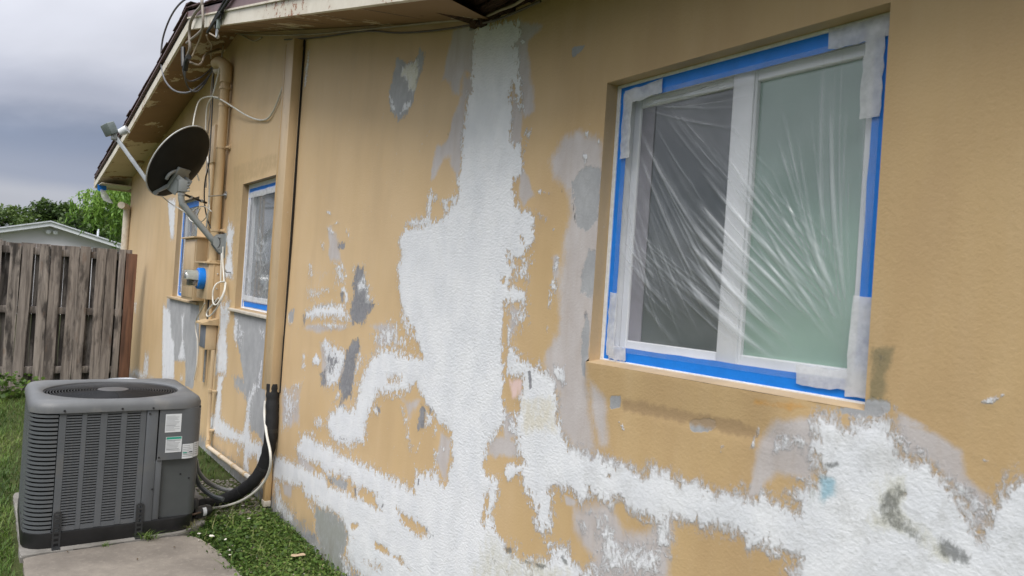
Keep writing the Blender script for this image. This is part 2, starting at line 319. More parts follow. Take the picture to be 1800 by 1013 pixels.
('white','+',0.545,0.012,'-1.425,1.13 -1.4,1.135 -1.378,1.128 -1.325,1.127 -1.322,1.119 -1.378,1.122'),
('white','+',0.7,0.012,'-1.319,1.108 -1.309,1.119 -1.312,1.094 -1.322,1.091'),
('white','+',0.9,0.01,'-1.588,1.215 -1.568,1.216 -1.558,1.196 -1.569,1.195 -1.576,1.205'),
('white','+',0.8,0.01,'-1.197,1.23 -1.188,1.23 -1.193,1.207 -1.201,1.207'),
('white','+',0.56,0.05,'-1.699,0.92 -1.602,0.948 -1.567,0.913 -1.534,0.888 -1.447,0.907 -1.405,0.937 -1.355,0.892 -1.349,0.784 -1.7,0.652 -1.657,0.768 -1.691,0.839'),
('white','+',0.465,0.05,'-1.764,0.873 -1.695,0.884 -1.673,0.799 -1.73,0.809 -1.762,0.846'),
('white','+',0.465,0.04,'-1.829,0.927 -1.741,0.927 -1.645,0.917 -1.694,0.875 -1.797,0.911'),
('white','+',0.85,0.03,'-2.566,0.65 -2.307,0.68 -2.246,0.671 -2.208,0.677 -2.166,0.642 -2.06,0.661 -2.023,0.643 -1.957,0.655 -1.888,0.689 -1.888,0.723 -1.87,0.739 -1.82,0.77 -1.774,0.752 -1.742,0.725 -1.709,0.708 -1.681,0.741 -1.657,0.768 -1.635,0.676 -2.761,0.251'),
('white','+',0.7,0.02,'-2.271,0.88 -2.196,0.893 -2.207,0.825 -2.221,0.706 -2.228,0.682 -2.265,0.665 -2.317,0.756'),
('white','+',0.495,0.06,'-1.055,1.309 -0.937,1.339 -0.927,1.243 -1.005,1.229 -1.067,1.222'),
('white','+',0.505,0.05,'-1.114,1.232 -1.088,1.314 -1.077,1.296 -1.099,1.223'),
('white','+',0.545,0.05,'-1.029,1.192 -0.945,1.208 -0.943,1.186 -0.98,1.184'),
('white','+',0.525,0.07,'-0.742,1.372 -0.681,1.327 -0.618,1.29 -0.565,1.253 -0.568,1.209 -0.588,1.215 -0.648,1.282 -0.711,1.307'),
('white','+',0.465,0.04,'-0.589,1.272 -0.563,1.26 -0.564,1.235'),
('white','+',0.8,0.015,'-0.59,1.446 -0.545,1.467 -0.57,1.443 -0.585,1.439'),
('white','+',0.8,0.012,'-0.598,1.34 -0.581,1.336 -0.558,1.327 -0.575,1.328'),
('white','+',0.465,0.03,'-0.579,1.306 -0.568,1.302 -0.573,1.292'),
('white','+',0.95,0.012,'-0.558,1.165 -0.562,1.248 -0.546,1.252 -0.534,1.271 -0.538,1.288 -0.525,1.301 -0.52,1.312 -0.51,1.305 -0.461,1.317 -0.454,1.199'),
('white','+',0.98,0.02,'-4.282,0.627 -4.138,0.639 -3.996,0.627 -3.825,0.647 -3.7,0.635 -3.547,0.647 -3.437,0.65 -3.3,0.66 -3.169,0.657 -3.031,0.664 -2.943,0.66 -2.858,0.653 -2.857,0.741 -2.793,0.76 -2.705,0.778 -2.669,0.79 -2.64,0.757 -2.603,0.749 -2.53,0.637 -2.432,0.317 -2.909,0.129 -3.208,0.082 -3.31,0.087 -3.402,0.105 -3.534,0.126 -3.536,0.247 -3.603,0.302 -3.744,0.308 -3.955,0.28 -4.047,0.287 -4.19,0.282 -4.247,0.319 -4.421,0.283 -4.528,0.273 -4.693,0.241 -4.809,0.221 -4.838,0.354 -4.668,0.398 -4.501,0.409 -4.296,0.439 -4.099,0.435 -3.9,0.467 -3.829,0.428 -3.727,0.439 -3.554,0.462 -3.461,0.465 -3.471,0.522 -3.556,0.53 -3.701,0.525 -3.84,0.49 -3.997,0.51 -4.206,0.491 -4.331,0.488 -4.388,0.516 -4.324,0.583'),
('white','+',0.7,0.03,'-4.809,0.221 -4.691,0.232 -4.584,0.138 -4.47,0.124 -4.378,0.137 -4.373,0.045 -4.469,-0.012 -4.589,0.025 -4.735,0.02'),
('white','+',0.465,0.06,'-4.764,0.012 -4.341,0.019 -3.971,0.126 -3.89,0.053 -3.58,-0.058 -3.872,-0.169 -4.748,-0.06'),
('white','+',0.545,0.03,'-3.649,0.11 -3.544,0.183 -3.454,0.093 -3.438,-0.005 -3.611,0.007'),
('white','+',0.465,0.03,'-4.21,0.259 -4.025,0.293 -4.008,0.198 -4.102,0.204'),
('white','+',0.95,0.02,'-3.449,1.162 -3.389,1.221 -3.295,1.264 -3.153,1.276 -3.075,1.26 -2.933,1.272 -2.849,1.262 -2.78,1.136 -2.825,1.084 -2.915,1.149 -3.006,1.089 -3.122,1.067 -3.229,1.047 -3.307,1.028 -3.35,0.977 -3.362,0.946 -3.41,0.863 -3.412,0.767 -3.542,0.728 -3.613,0.701 -3.812,0.69 -3.894,0.731 -3.926,0.79 -3.841,0.854 -3.728,0.914 -3.626,0.892 -3.556,0.927 -3.532,1.007 -3.493,1.104'),
('white','+',0.545,0.03,'-3.404,1.316 -3.315,1.396 -3.158,1.415 -3.09,1.365 -3,1.353 -2.934,1.279 -3.152,1.269 -3.358,1.239'),
('white','+',0.55,0.02,'-3.136,1.473 -3.06,1.463 -2.965,1.354 -3.059,1.354 -3.111,1.405'),
('white','+',0.545,0.03,'-3.1,1.433 -2.999,1.44 -2.945,1.358 -3.046,1.369 -3.11,1.398'),
('white','+',0.75,0.015,'-4.095,1.227 -4.042,1.245 -3.885,1.223 -3.735,1.21 -3.721,1.16 -3.772,1.05 -3.823,0.987 -3.97,0.973 -4.004,1.035 -4.009,1.126 -4.075,1.178'),
('white','+',0.85,0.012,'-4.223,1.093 -4.163,1.152 -4.087,1.117 -4.103,1.081 -4.195,1.07'),
('white','+',0.545,0.02,'-4.392,1.127 -4.331,1.142 -4.324,1.036 -4.395,1.009'),
('white','+',0.545,0.04,'-4.698,0.751 -4.613,0.822 -4.4,0.837 -4.411,0.763 -4.485,0.732 -4.572,0.624 -4.706,0.579 -4.642,0.686'),
('white','+',0.505,0.04,'-4.549,0.915 -4.344,0.944 -4.41,0.89 -4.595,0.871'),
('white','+',0.55,0.03,'-4.138,0.768 -4.026,0.788 -3.91,0.76 -4.01,0.699 -4.127,0.71'),
('white','+',0.495,0.04,'-4.384,0.624 -4.124,0.693 -4.027,0.671 -4.209,0.633'),
('white','+',0.545,0.02,'-3.869,0.89 -3.802,0.99 -3.736,0.96 -3.829,0.905'),
('white','+',0.495,0.03,'-3.07,1.024 -3.01,1.02 -2.937,0.913 -2.883,0.826 -2.908,0.804 -2.971,0.853 -3.008,0.953'),
('white','+',0.465,0.03,'-2.882,0.82 -2.829,0.922 -2.806,0.952 -2.845,0.847'),
('white','+',0.55,0.03,'-2.835,1.063 -2.714,1.027 -2.757,0.969 -2.871,0.933 -2.813,1.003'),
('white','+',0.545,0.03,'-3.367,0.974 -3.25,0.979 -3.274,0.918 -3.343,0.934'),
('white','+',0.465,0.04,'-2.721,0.894 -2.623,0.903 -2.64,0.842 -2.724,0.823'),
('white','+',0.445,0.03,'-2.723,1 -2.687,1.013 -2.701,0.929 -2.737,0.922'),
('white','+',0.75,0.02,'-4.437,1.358 -4.392,1.392 -4.239,1.432 -3.971,1.465 -3.802,1.46 -3.714,1.414 -3.594,1.379 -3.61,1.363 -3.89,1.37 -4.154,1.359 -4.367,1.326'),
('white','+',0.7,0.01,'-3.86,1.559 -3.821,1.569 -3.755,1.539 -3.744,1.476 -3.784,1.473 -3.814,1.528 -3.862,1.51'),
('white','+',0.545,0.02,'-3.793,1.642 -3.77,1.626 -3.845,1.592 -3.893,1.566 -3.869,1.608'),
('white','+',0.6,0.015,'-4.182,2.016 -4.136,2.015 -4.062,1.98 -4.155,1.993'),
('white','+',0.545,0.015,'-4.14,1.911 -3.99,1.939 -3.946,1.933 -4.094,1.909 -4,1.872 -4.087,1.866'),
('white','+',0.525,0.02,'-3.857,1.901 -3.792,1.875 -3.773,1.818 -3.818,1.851'),
('white','+',0.465,0.03,'-4.242,1.835 -4.146,1.816 -4.138,1.773 -4.209,1.782'),
('white','+',0.465,0.03,'-4.441,1.712 -4.339,1.703 -4.319,1.597 -4.393,1.595'),
('white','+',0.465,0.03,'-3.97,1.705 -3.883,1.689 -3.895,1.64 -3.98,1.638'),
('white','+',0.465,0.04,'-4.434,1.539 -4.191,1.556 -3.899,1.541 -4.024,1.52 -4.292,1.456 -4.394,1.469'),
('white','+',0.495,0.02,'-4.128,1.344 -3.667,1.362 -3.818,1.318 -4.335,1.293'),
('white','+',0.495,0.02,'-4.735,1.347 -4.695,1.359 -4.682,1.294 -4.615,1.308 -4.649,1.273 -4.708,1.282'),
('white','+',0.445,0.02,'-3.637,1.645 -3.566,1.661 -3.595,1.615 -3.651,1.613'),
('white','+',0.545,0.02,'-3.717,1.43 -3.674,1.518 -3.573,1.477 -3.546,1.425 -3.634,1.396'),
('white','+',0.8,0.02,'-9.119,1.176 -8.682,1.129 -8.501,0.863 -8.307,0.795 -8.175,0.407 -8.85,0.311 -9.016,0.816'),
('white','+',0.75,0.02,'-8.095,1.131 -7.942,1.138 -7.908,0.916 -7.704,0.68 -8.089,0.634 -7.972,0.877'),
('white','+',0.6,0.03,'-11.241,0.083 -10.745,0.234 -10.122,0.272 -10.046,0.523 -9.762,0.534 -9.719,0.285 -9.135,0.289 -10.419,0.088'),
('white','+',0.7,0.02,'-6.024,1.268 -5.9,1.236 -5.934,1.005 -6.049,1.083'),
('white','+',0.495,0.03,'-5.897,1.224 -5.698,1.14 -5.797,1.006 -5.95,1.067'),
('white','+',0.6,0.02,'-5.257,0.994 -5.193,0.978 -5.24,0.755 -5.318,0.754'),
('white','+',0.495,0.02,'-7.933,0.523 -7.745,0.532 -7.793,0.445 -7.902,0.429'),
('white','+',0.465,0.02,'-5.387,1.225 -5.194,1.217 -5.211,1.124 -5.33,1.148'),
('white','+',0.8,0.02,'-6.414,2.053 -6.202,1.959 -6.249,1.832 -6.154,1.563 -6.402,1.542 -6.438,1.615 -6.369,1.775 -6.438,1.893'),
('white','+',0.75,0.02,'-6.517,1.377 -6.341,1.313 -6.345,1.371 -6.192,1.364 -6.18,1.195 -6.268,1.117 -6.167,0.9 -6.179,0.74 -6.535,0.692 -6.533,1.006 -6.471,1.1'),
('white','+',0.85,0.02,'-6.439,0.706 -6.268,0.729 -6.291,0.536 -6.254,0.371 -6.069,0.359 -5.7,0.359 -5.604,0.378 -5.549,0.5 -5.526,0.658 -5.382,0.79 -5.33,0.806 -5.318,0.758 -5.413,0.677 -5.454,0.602 -5.443,0.435 -5.371,0.374 -5.127,0.401 -5.08,0.371 -5.09,0.297 -5.165,0.215 -5.235,0.28 -5.421,0.221 -5.367,0.117 -5.507,0.082 -5.555,0.276 -5.742,0.271 -6.069,0.225 -6.436,0.202 -6.563,0.225 -6.592,0.329 -6.443,0.365'),
('white','+',0.55,0.02,'-5.287,0.862 -5.221,0.871 -5.219,0.806 -5.248,0.752 -5.312,0.792'),
('white','+',0.465,0.05,'-6.942,-0.087 -6.584,0.013 -6.487,-0.043 -6.824,-0.183'),
('white','+',0.465,0.05,'-6.298,-0.018 -5.88,0.035 -5.61,-0.004 -5.929,-0.041 -6.278,-0.09'),
('white','+',0.445,0.03,'-5.738,0.254 -5.588,0.286 -5.652,0.168 -5.747,0.164'),
('white','+',0.545,0.03,'-4.728,0.847 -4.487,0.876 -4.515,0.676 -4.609,0.599 -4.717,0.571 -4.657,0.724'),
('white','+',0.6,0.015,'-4.716,3.134 -4.66,3.12 -4.67,2.952 -4.725,2.791 -4.737,2.966'),
('white','+',0.8,0.02,'-9.218,2.418 -8.748,2.387 -8.721,1.936 -8.916,1.94'),
('white','+',0.465,0.02,'-11.269,1.104 -10.939,1.142 -10.939,0.925 -11.123,0.935'),
('white','-',1,0.02,'-2.914,1.291 -2.874,1.292 -2.864,1.274 -2.904,1.266'),
('white','-',0.9,0.02,'-3.453,0.523 -3.35,0.546 -3.216,0.546 -3.235,0.512 -3.165,0.479 -3.304,0.472 -3.448,0.476'),
('white','-',0.85,0.02,'-3.528,0.31 -3.423,0.345 -3.406,0.325 -3.486,0.284'),
('white','-',0.8,0.03,'-3.021,0.542 -2.883,0.538 -2.763,0.542 -2.696,0.525 -2.754,0.478 -2.874,0.469 -2.976,0.491'),
('white','-',0.9,0.02,'-3.22,0.315 -3.069,0.333 -3.055,0.297 -3.207,0.28'),
('white','-',0.6,0.03,'-3.039,0.315 -2.939,0.336 -2.815,0.301 -2.933,0.292'),
('white','-',0.9,0.03,'-3.517,0.079 -3.383,0.104 -3.304,0.046 -3.438,-0.005'),
('white','-',0.55,0.02,'-3.227,1.14 -3.137,1.169 -3.039,1.165 -3.055,1.129 -3.126,1.098 -3.219,1.091'),
('white','-',0.5,0.02,'-3.012,1.135 -2.89,1.166 -2.87,1.123 -2.974,1.067'),
('white','-',0.55,0.02,'-2.183,1.834 -2.143,1.801 -2.107,1.795 -2.149,1.779 -2.177,1.785'),
('white','-',0.6,0.02,'-2.256,1.781 -2.222,1.775 -2.214,1.704 -2.231,1.687 -2.26,1.736'),
('white','-',0.6,0.02,'-2.295,1.664 -2.252,1.664 -2.251,1.62 -2.291,1.624'),
('white','-',0.6,0.02,'-2.256,1.781 -2.221,1.769 -2.213,1.693 -2.236,1.692'),
('white','-',0.6,0.02,'-2.29,1.664 -2.246,1.653 -2.251,1.62 -2.281,1.625'),
('white','-',0.85,0.015,'-2.262,1.503 -2.218,1.495 -2.212,1.441 -2.204,1.289 -2.22,1.254 -2.229,1.329 -2.259,1.437'),
('white','-',0.55,0.02,'-2.741,1.978 -2.689,1.999 -2.667,1.973 -2.718,1.901 -2.742,1.94'),
('white','-',0.5,0.03,'-2.328,0.809 -2.285,0.826 -2.289,0.78 -2.319,0.778'),
('white','-',0.7,0.02,'-2.293,0.807 -2.266,0.837 -2.252,0.802 -2.269,0.692 -2.294,0.651 -2.319,0.688'),
('white','-',0.9,0.02,'-2.165,1.197 -2.102,1.197 -2.105,1.143 -2.143,1.158'),
('white','-',0.45,0.03,'-2.283,0.726 -2.245,0.743 -2.259,0.695'),
('white','-',0.75,0.02,'-1.592,0.975 -1.555,0.979 -1.523,0.961 -1.486,0.946 -1.454,0.951 -1.454,0.918 -1.5,0.908 -1.544,0.929 -1.583,0.944'),
('white','-',0.8,0.015,'-0.733,1.23 -0.716,1.233 -0.717,1.218 -0.732,1.211'),
('white','-',0.55,0.04,'-1.618,1.051 -1.594,1.066 -1.603,1.028 -1.642,1.022'),
('dark','+',0.95,0.012,'-3.671,1.675 -3.567,1.669 -3.586,1.615 -3.642,1.582 -3.621,1.544 -3.521,1.556 -3.521,1.495 -3.413,1.485 -3.425,1.448 -3.492,1.428 -3.528,1.373 -3.667,1.366 -3.714,1.414 -3.707,1.485 -3.667,1.534 -3.699,1.58'),
('dark','+',0.85,0.012,'-3.968,1.813 -3.832,1.815 -3.855,1.771 -3.95,1.776'),
('dark','+',0.9,0.012,'-3.727,1.199 -3.653,1.277 -3.579,1.292 -3.549,1.241 -3.58,1.184 -3.602,1.089 -3.612,0.98 -3.709,0.917 -3.766,0.899 -3.747,0.966 -3.804,0.998 -3.745,1.126'),
('dark','+',0.55,0.02,'-4.009,1.185 -3.878,1.183 -3.788,1.144 -3.894,1.033 -4.025,1.032 -4.081,0.965 -4.074,1.051 -4.002,1.085'),
('dark','+',0.75,0.02,'-4.073,1.043 -4.01,1.068 -3.97,0.973 -4.058,0.96'),
('dark','+',0.85,0.012,'-2.848,1.061 -2.812,1.041 -2.814,0.957 -2.871,0.933 -2.892,0.988'),
('dark','+',0.5,0.02,'-2.811,1.08 -2.744,1.066 -2.75,1.014 -2.802,1.017'),
('dark','+',0.6,0.02,'-3.317,0.983 -3.249,0.972 -3.275,0.925'),
('dark','+',0.75,0.02,'-3.875,1.526 -3.815,1.536 -3.804,1.472 -3.855,1.47'),
('dark','+',0.6,0.03,'-4.452,1.366 -4.379,1.388 -4.387,1.298 -4.427,1.268'),
('dark','+',0.4,0.02,'-3.838,0.717 -3.425,0.794 -3.486,0.728 -3.672,0.704'),
('dark','+',0.46,0.02,'-3.921,0.462 -3.736,0.492 -3.767,0.437 -3.873,0.433'),
('dark','+',0.8,0.01,'-3.506,0.513 -3.471,0.522 -3.462,0.468 -3.489,0.465'),
('dark','+',0.42,0.03,'-3.216,0.546 -3.118,0.531 -3.141,0.476 -3.19,0.483'),
('dark','+',0.42,0.02,'-3.047,0.667 -2.987,0.662 -3.059,0.65'),
('dark','+',0.46,0.03,'-2.762,0.536 -2.623,0.535 -2.689,0.477 -2.742,0.485'),
('dark','+',0.5,0.04,'-4.128,0.085 -3.971,0.126 -3.978,0.04 -4.088,0.004 -4.315,0.018'),
('dark','+',0.42,0.02,'-3.963,0.327 -3.894,0.313 -4.019,0.261'),
('dark','+',0.45,0.04,'-4.764,0.012 -4.566,0.051 -4.339,0.01 -4.582,-0.01'),
('dark','+',0.75,0.01,'-2.835,0.727 -2.815,0.726 -2.817,0.693 -2.831,0.696'),
('dark','+',0.9,0.008,'-2.072,1.317 -2.05,1.314 -2.038,1.248 -2.055,1.243'),
('dark','+',0.5,0.01,'-1.789,1.544 -1.763,1.57 -1.766,1.527 -1.776,1.488'),
('dark','+',0.42,0.05,'-6.76,-0.107 -5.94,0.002 -5.455,-0.007 -6.642,-0.219'),
('mold','+',0.95,0.005,'-1.886,1.924 -1.874,1.918 -1.852,1.846 -1.86,1.844'),
('mold','+',0.9,0.008,'-1.734,1.679 -1.726,1.68 -1.723,1.619 -1.738,1.597 -1.739,1.609 -1.73,1.628'),
('mold','+',0.62,0.06,'-0.661,1.165 -0.626,1.167 -0.573,1.142 -0.583,1.107 -0.622,1.107 -0.658,1.116'),
('mold','+',0.55,0.06,'-0.795,1.224 -0.716,1.284 -0.71,1.189 -0.666,1.16 -0.622,1.107 -0.691,1.113 -0.789,1.14'),
('mold','+',0.6,0.03,'-2.148,0.648 -2.078,0.666 -2.082,0.628 -2.135,0.615'),
('mold','+',0.6,0.03,'-2.048,0.634 -1.878,0.668 -1.891,0.639 -2.021,0.623'),
('mold','+',0.6,0.02,'-1.837,0.721 -1.801,0.733 -1.761,0.695 -1.805,0.693'),
('mold','+',0.5,0.03,'-2.234,0.57 -2.18,0.595 -2.184,0.55 -2.231,0.539'),
('mold','+',0.6,0.02,'-0.922,1.249 -0.873,1.263 -0.859,1.25 -0.892,1.229'),
('mold','+',0.5,0.03,'-1.127,1.016 -1.109,1.018 -1.118,1.011'),
('mold','+',0.75,0.006,'-0.882,1.296 -0.876,1.296 -0.879,1.29'),
('mold','+',0.75,0.008,'-0.854,1.16 -0.846,1.159 -0.85,1.148'),
('mold','+',0.7,0.006,'-1.926,1.987 -1.914,1.983 -1.917,1.973'),
('mold','+',0.6,0.01,'-1.953,1.979 -1.933,1.975 -1.946,1.953'),
('mold','+',0.6,0.01,'-1.944,1.55 -1.928,1.551 -1.934,1.53'),
('mold','+',0.6,0.01,'-1.98,1.558 -1.964,1.554 -1.969,1.523'),
('mold','+',0.8,0.005,'-2.776,2.293 -2.754,2.287 -2.757,2.272'),
('mold','+',0.8,0.004,'-2.741,1.795 -2.727,1.795 -2.726,1.787'),
('mold','+',0.7,0.006,'-1.248,1.04 -1.236,1.04 -1.238,1.033'),
('mold','+',0.44,0.03,'-0.813,1.527 -0.765,1.532 -0.773,1.421 -0.805,1.409'),
('mold','+',0.8,0.02,'-2.656,2.711 -2.647,2.733 -2.601,2.731 -2.587,2.706'),
('stain:.62,.66,.68,.5','+',0.5,0.06,'-0.919,1.219 -0.871,1.231 -0.861,1.178 -0.913,1.13'),
('stain:.16,.42,.55,.5','+',0.62,0.06,'-0.914,1.21 -0.877,1.219 -0.878,1.173 -0.908,1.161'),
('stain:.80,.60,.58,.9','+',0.8,0.02,'-2.191,1.263 -2.102,1.276 -2.104,1.217 -2.156,1.198'),
('stain:.25,.21,.12,.9','+',0.9,0.03,'-0.816,1.532 -0.761,1.533 -0.763,1.504 -0.778,1.468 -0.779,1.418 -0.812,1.412'),
('stain:.38,.26,.145,.9','+',0.85,0.008,'-1.585,1.294 -1.382,1.298 -1.131,1.302 -1.088,1.297 -1.082,1.264 -1.128,1.261 -1.379,1.258 -1.582,1.255'),  # plain darker brown band just below the near window sill
('stain:.56,.31,.10,.9','+',0.6,0.03,'-1.106,1.368 -0.994,1.375 -0.956,1.369 -1.001,1.354 -1.104,1.352'),
('stain:.50,.36,.20,.9','+',0.6,0.02,'-6.398,2.517 -5.213,2.502 -5.182,2.358 -6.009,2.346 -5.764,1.336 -6.058,1.319'),
('stain:.74,.72,.60,.9','+',0.75,0.01,'-3.208,2.692 -3.104,2.685 -3.08,2.619 -3.105,2.541 -3.173,2.554 -3.197,2.616 -3.27,2.645 -3.261,2.686'),
('stain:.70,.66,.56,.9','+',0.7,0.05,'-2.095,1.208 -1.899,1.24 -1.88,1.125 -2.08,1.079'),
('stain:.64,.63,.56,.9','+',0.6,0.08,'-2.246,0.666 -2.023,0.643 -1.709,0.708 -1.635,0.676 -2.418,0.38'),
('stain:.64,.63,.54,.9','+',0.6,0.08,'-0.795,1.224 -0.716,1.284 -0.71,1.189 -0.661,1.165 -0.622,1.107 -0.691,1.113 -0.789,1.14'),
('stain:.58,.62,.60,.6','+',0.4,0.06,'-0.95,1.181 -0.918,1.196 -0.91,1.084 -0.941,1.108'),
('stain:.30,.31,.28,.9','+',0.7,0.05,'-4.019,0.261 -3.744,0.308 -3.603,0.302 -3.536,0.247 -3.544,0.183 -3.589,0.107 -3.472,-0.018 -3.872,-0.169 -3.914,0.061 -3.993,0.119'),
('grey','+',0.7,0.03,'-3.364,0.418 -3.011,0.426 -2.946,0.38 -3.154,0.354 -3.355,0.362'),
('white','-',0.5,0.05,'-4.181,0.233 -3.962,0.319 -3.564,0.299 -3.478,0.235 -3.537,0.14 -3.719,0.047 -3.92,0.092 -4.029,0.191'),
('white','-',0.42,0.05,'-3.395,0.173 -3.137,0.248 -3.07,0.216 -3.219,0.149'),
('dark','+',0.48,0.03,'-4.589,0.025 -4.406,0.079 -4.339,0.01 -4.493,-0.029'),
('dark','+',0.48,0.03,'-4.121,1.053 -4.013,1.084 -3.93,0.995 -4.032,0.947'),
('grey','+',0.7,0.02,'-4.239,1.432 -3.971,1.468 -3.862,1.453 -4.162,1.402'),
('grey','+',0.8,0.02,'-3.661,1.675 -3.567,1.669 -3.428,1.47 -3.667,1.366'),
('white','+',0.545,0.02,'-3.722,1.691 -3.568,1.677 -3.394,1.472 -3.665,1.354'),
('white','+',0.52,0.02,'-3.758,1.204 -3.543,1.295 -3.488,1.18 -3.6,0.966 -3.745,0.895'),
('white','+',0.545,0.03,'-3.993,1.713 -3.844,1.706 -3.782,1.578 -3.947,1.573'),
('wash','+',0.7,0.03,'-4.141,1.919 -3.932,1.854 -3.885,1.706 -4.055,1.688'),
('wash','+',0.6,0.03,'-4.154,1.23 -3.719,1.208 -3.694,1.061 -4.008,0.934'),
('wash','+',0.55,0.03,'-4.77,0.883 -4.342,0.936 -4.366,0.664 -4.704,0.57'),
('wash','+',0.55,0.04,'-3.953,0.876 -3.595,0.936 -3.486,0.728 -3.827,0.655'),
('wash','+',0.6,0.04,'-1.832,1.105 -1.586,1.112 -1.464,1.097 -1.52,1.058 -1.71,1.038 -1.826,1.048'),
]
# ------------------------------------------------------------------ wall paint map: worn and tinted patches traced in metres on the wall (x, z)
def sd_poly(P, X, Z):
    n = len(P); d = np.full(X.shape, 1e9, np.float32); ins = np.zeros(X.shape, bool)
    for i in range(n):
        x1, z1 = P[i - 1]; x2, z2 = P[i]
        ex, ez = x2 - x1, z2 - z1; L = ex * ex + ez * ez
        if L < 1e-10: continue
        t = np.clip(((X - x1) * ex + (Z - z1) * ez) / L, 0, 1)
        d = np.minimum(d, (X - x1 - t * ex) ** 2 + (Z - z1 - t * ez) ** 2)
        if z1 != z2:
            c = ((z1 > Z) != (z2 > Z)) & (X < ex * (Z - z1) / (z2 - z1) + x1)
            ins ^= c
    d = np.sqrt(d); return np.where(ins, d, -d)

# roof profile: height of the soffit at the wall
PROF_W = [(-12.9, 2.84), (-9.4, 3.28), (-6.55, 3.70), (-2.50, 2.72), (3.0, 2.72)]
def wall_top(x): return np.interp(x, [p[0] for p in PROF_W], [p[1] for p in PROF_W])
WIN = [(-1.745, -.822, 1.385, 2.31), (-6.05, -5.12, 1.31, 2.33), (-8.6, -7.6, 1.295, 2.34)]   # x0 x1 z0 z1
X0, X1 = -12.2, 2.2
xs = [X0]
while xs[-1] < X1:
    x = xs[-1]; xs.append(x + (.024 if x < -7 else .013 if x < -4 else .009 if x < .2 else .04))
xs = np.array(xs)
zs = np.concatenate([np.arange(-.25, 0, .05), np.arange(0, 2.75, .0095), np.arange(2.75, 3.75, .02)])
def snap(a, v): a[np.argmin(abs(a - v))] = v
for w in WIN: snap(xs, w[0]); snap(xs, w[1]); snap(zs, w[2]); snap(zs, w[3])
XX, ZZ = np.meshgrid(xs, zs, indexing='ij')
top = wall_top(xs)[:, None] + .03
ZC = np.minimum(ZZ, top)
F = {k: np.zeros(XX.shape, np.float32) for k in ('wash', 'grey', 'white', 'dark', 'mold')}
ST = np.zeros(XX.shape + (4,), np.float32)
for lay, op, val, fe, pts in PATCHES:
    P = [tuple(map(float, q.split(','))) for q in pts.split()]
    ar = abs(sum(P[k - 1][0] * P[k][1] - P[k][0] * P[k - 1][1] for k in range(len(P)))) / 2; pe = sum(math.dist(P[k - 1], P[k]) for k in range(len(P)))
    px = [p[0] for p in P]; pz = [p[1] for p in P]; fe = fe * 2.1 + .012 if lay in ('white', 'dark') else fe * 1.5 + .004; fe = min(fe, max(.007, 1.25 * ar / pe)); mg = fe * 1.6 + .03
    i0, i1 = np.searchsorted(xs, [min(px) - mg, max(px) + mg]); j0, j1 = np.searchsorted(zs, [min(pz) - mg, max(pz) + mg])
    if i0 >= i1 or j0 >= j1: continue
    sl = (slice(i0, i1), slice(j0, j1))
    s = sd_poly(P, XX[sl], ZZ[sl])
    v = np.clip(.5 + .5 * s / fe, 0, 1)
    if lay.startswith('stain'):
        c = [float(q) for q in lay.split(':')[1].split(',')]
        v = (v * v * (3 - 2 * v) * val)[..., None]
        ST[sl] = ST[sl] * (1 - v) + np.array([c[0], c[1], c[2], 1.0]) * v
    elif op == '+':
        F[lay][sl] = np.maximum(F[lay][sl], v * val)
    else:
        F[lay][sl] = np.minimum(F[lay][sl], 1 - v * val)
# splash band of dirt and bare render along the ground, everywhere
near = np.clip(1 - (ZZ - .02) / .22, 0, 1) * (XX < -3.2)
F['grey'] = np.maximum(F['grey'], near * .75)

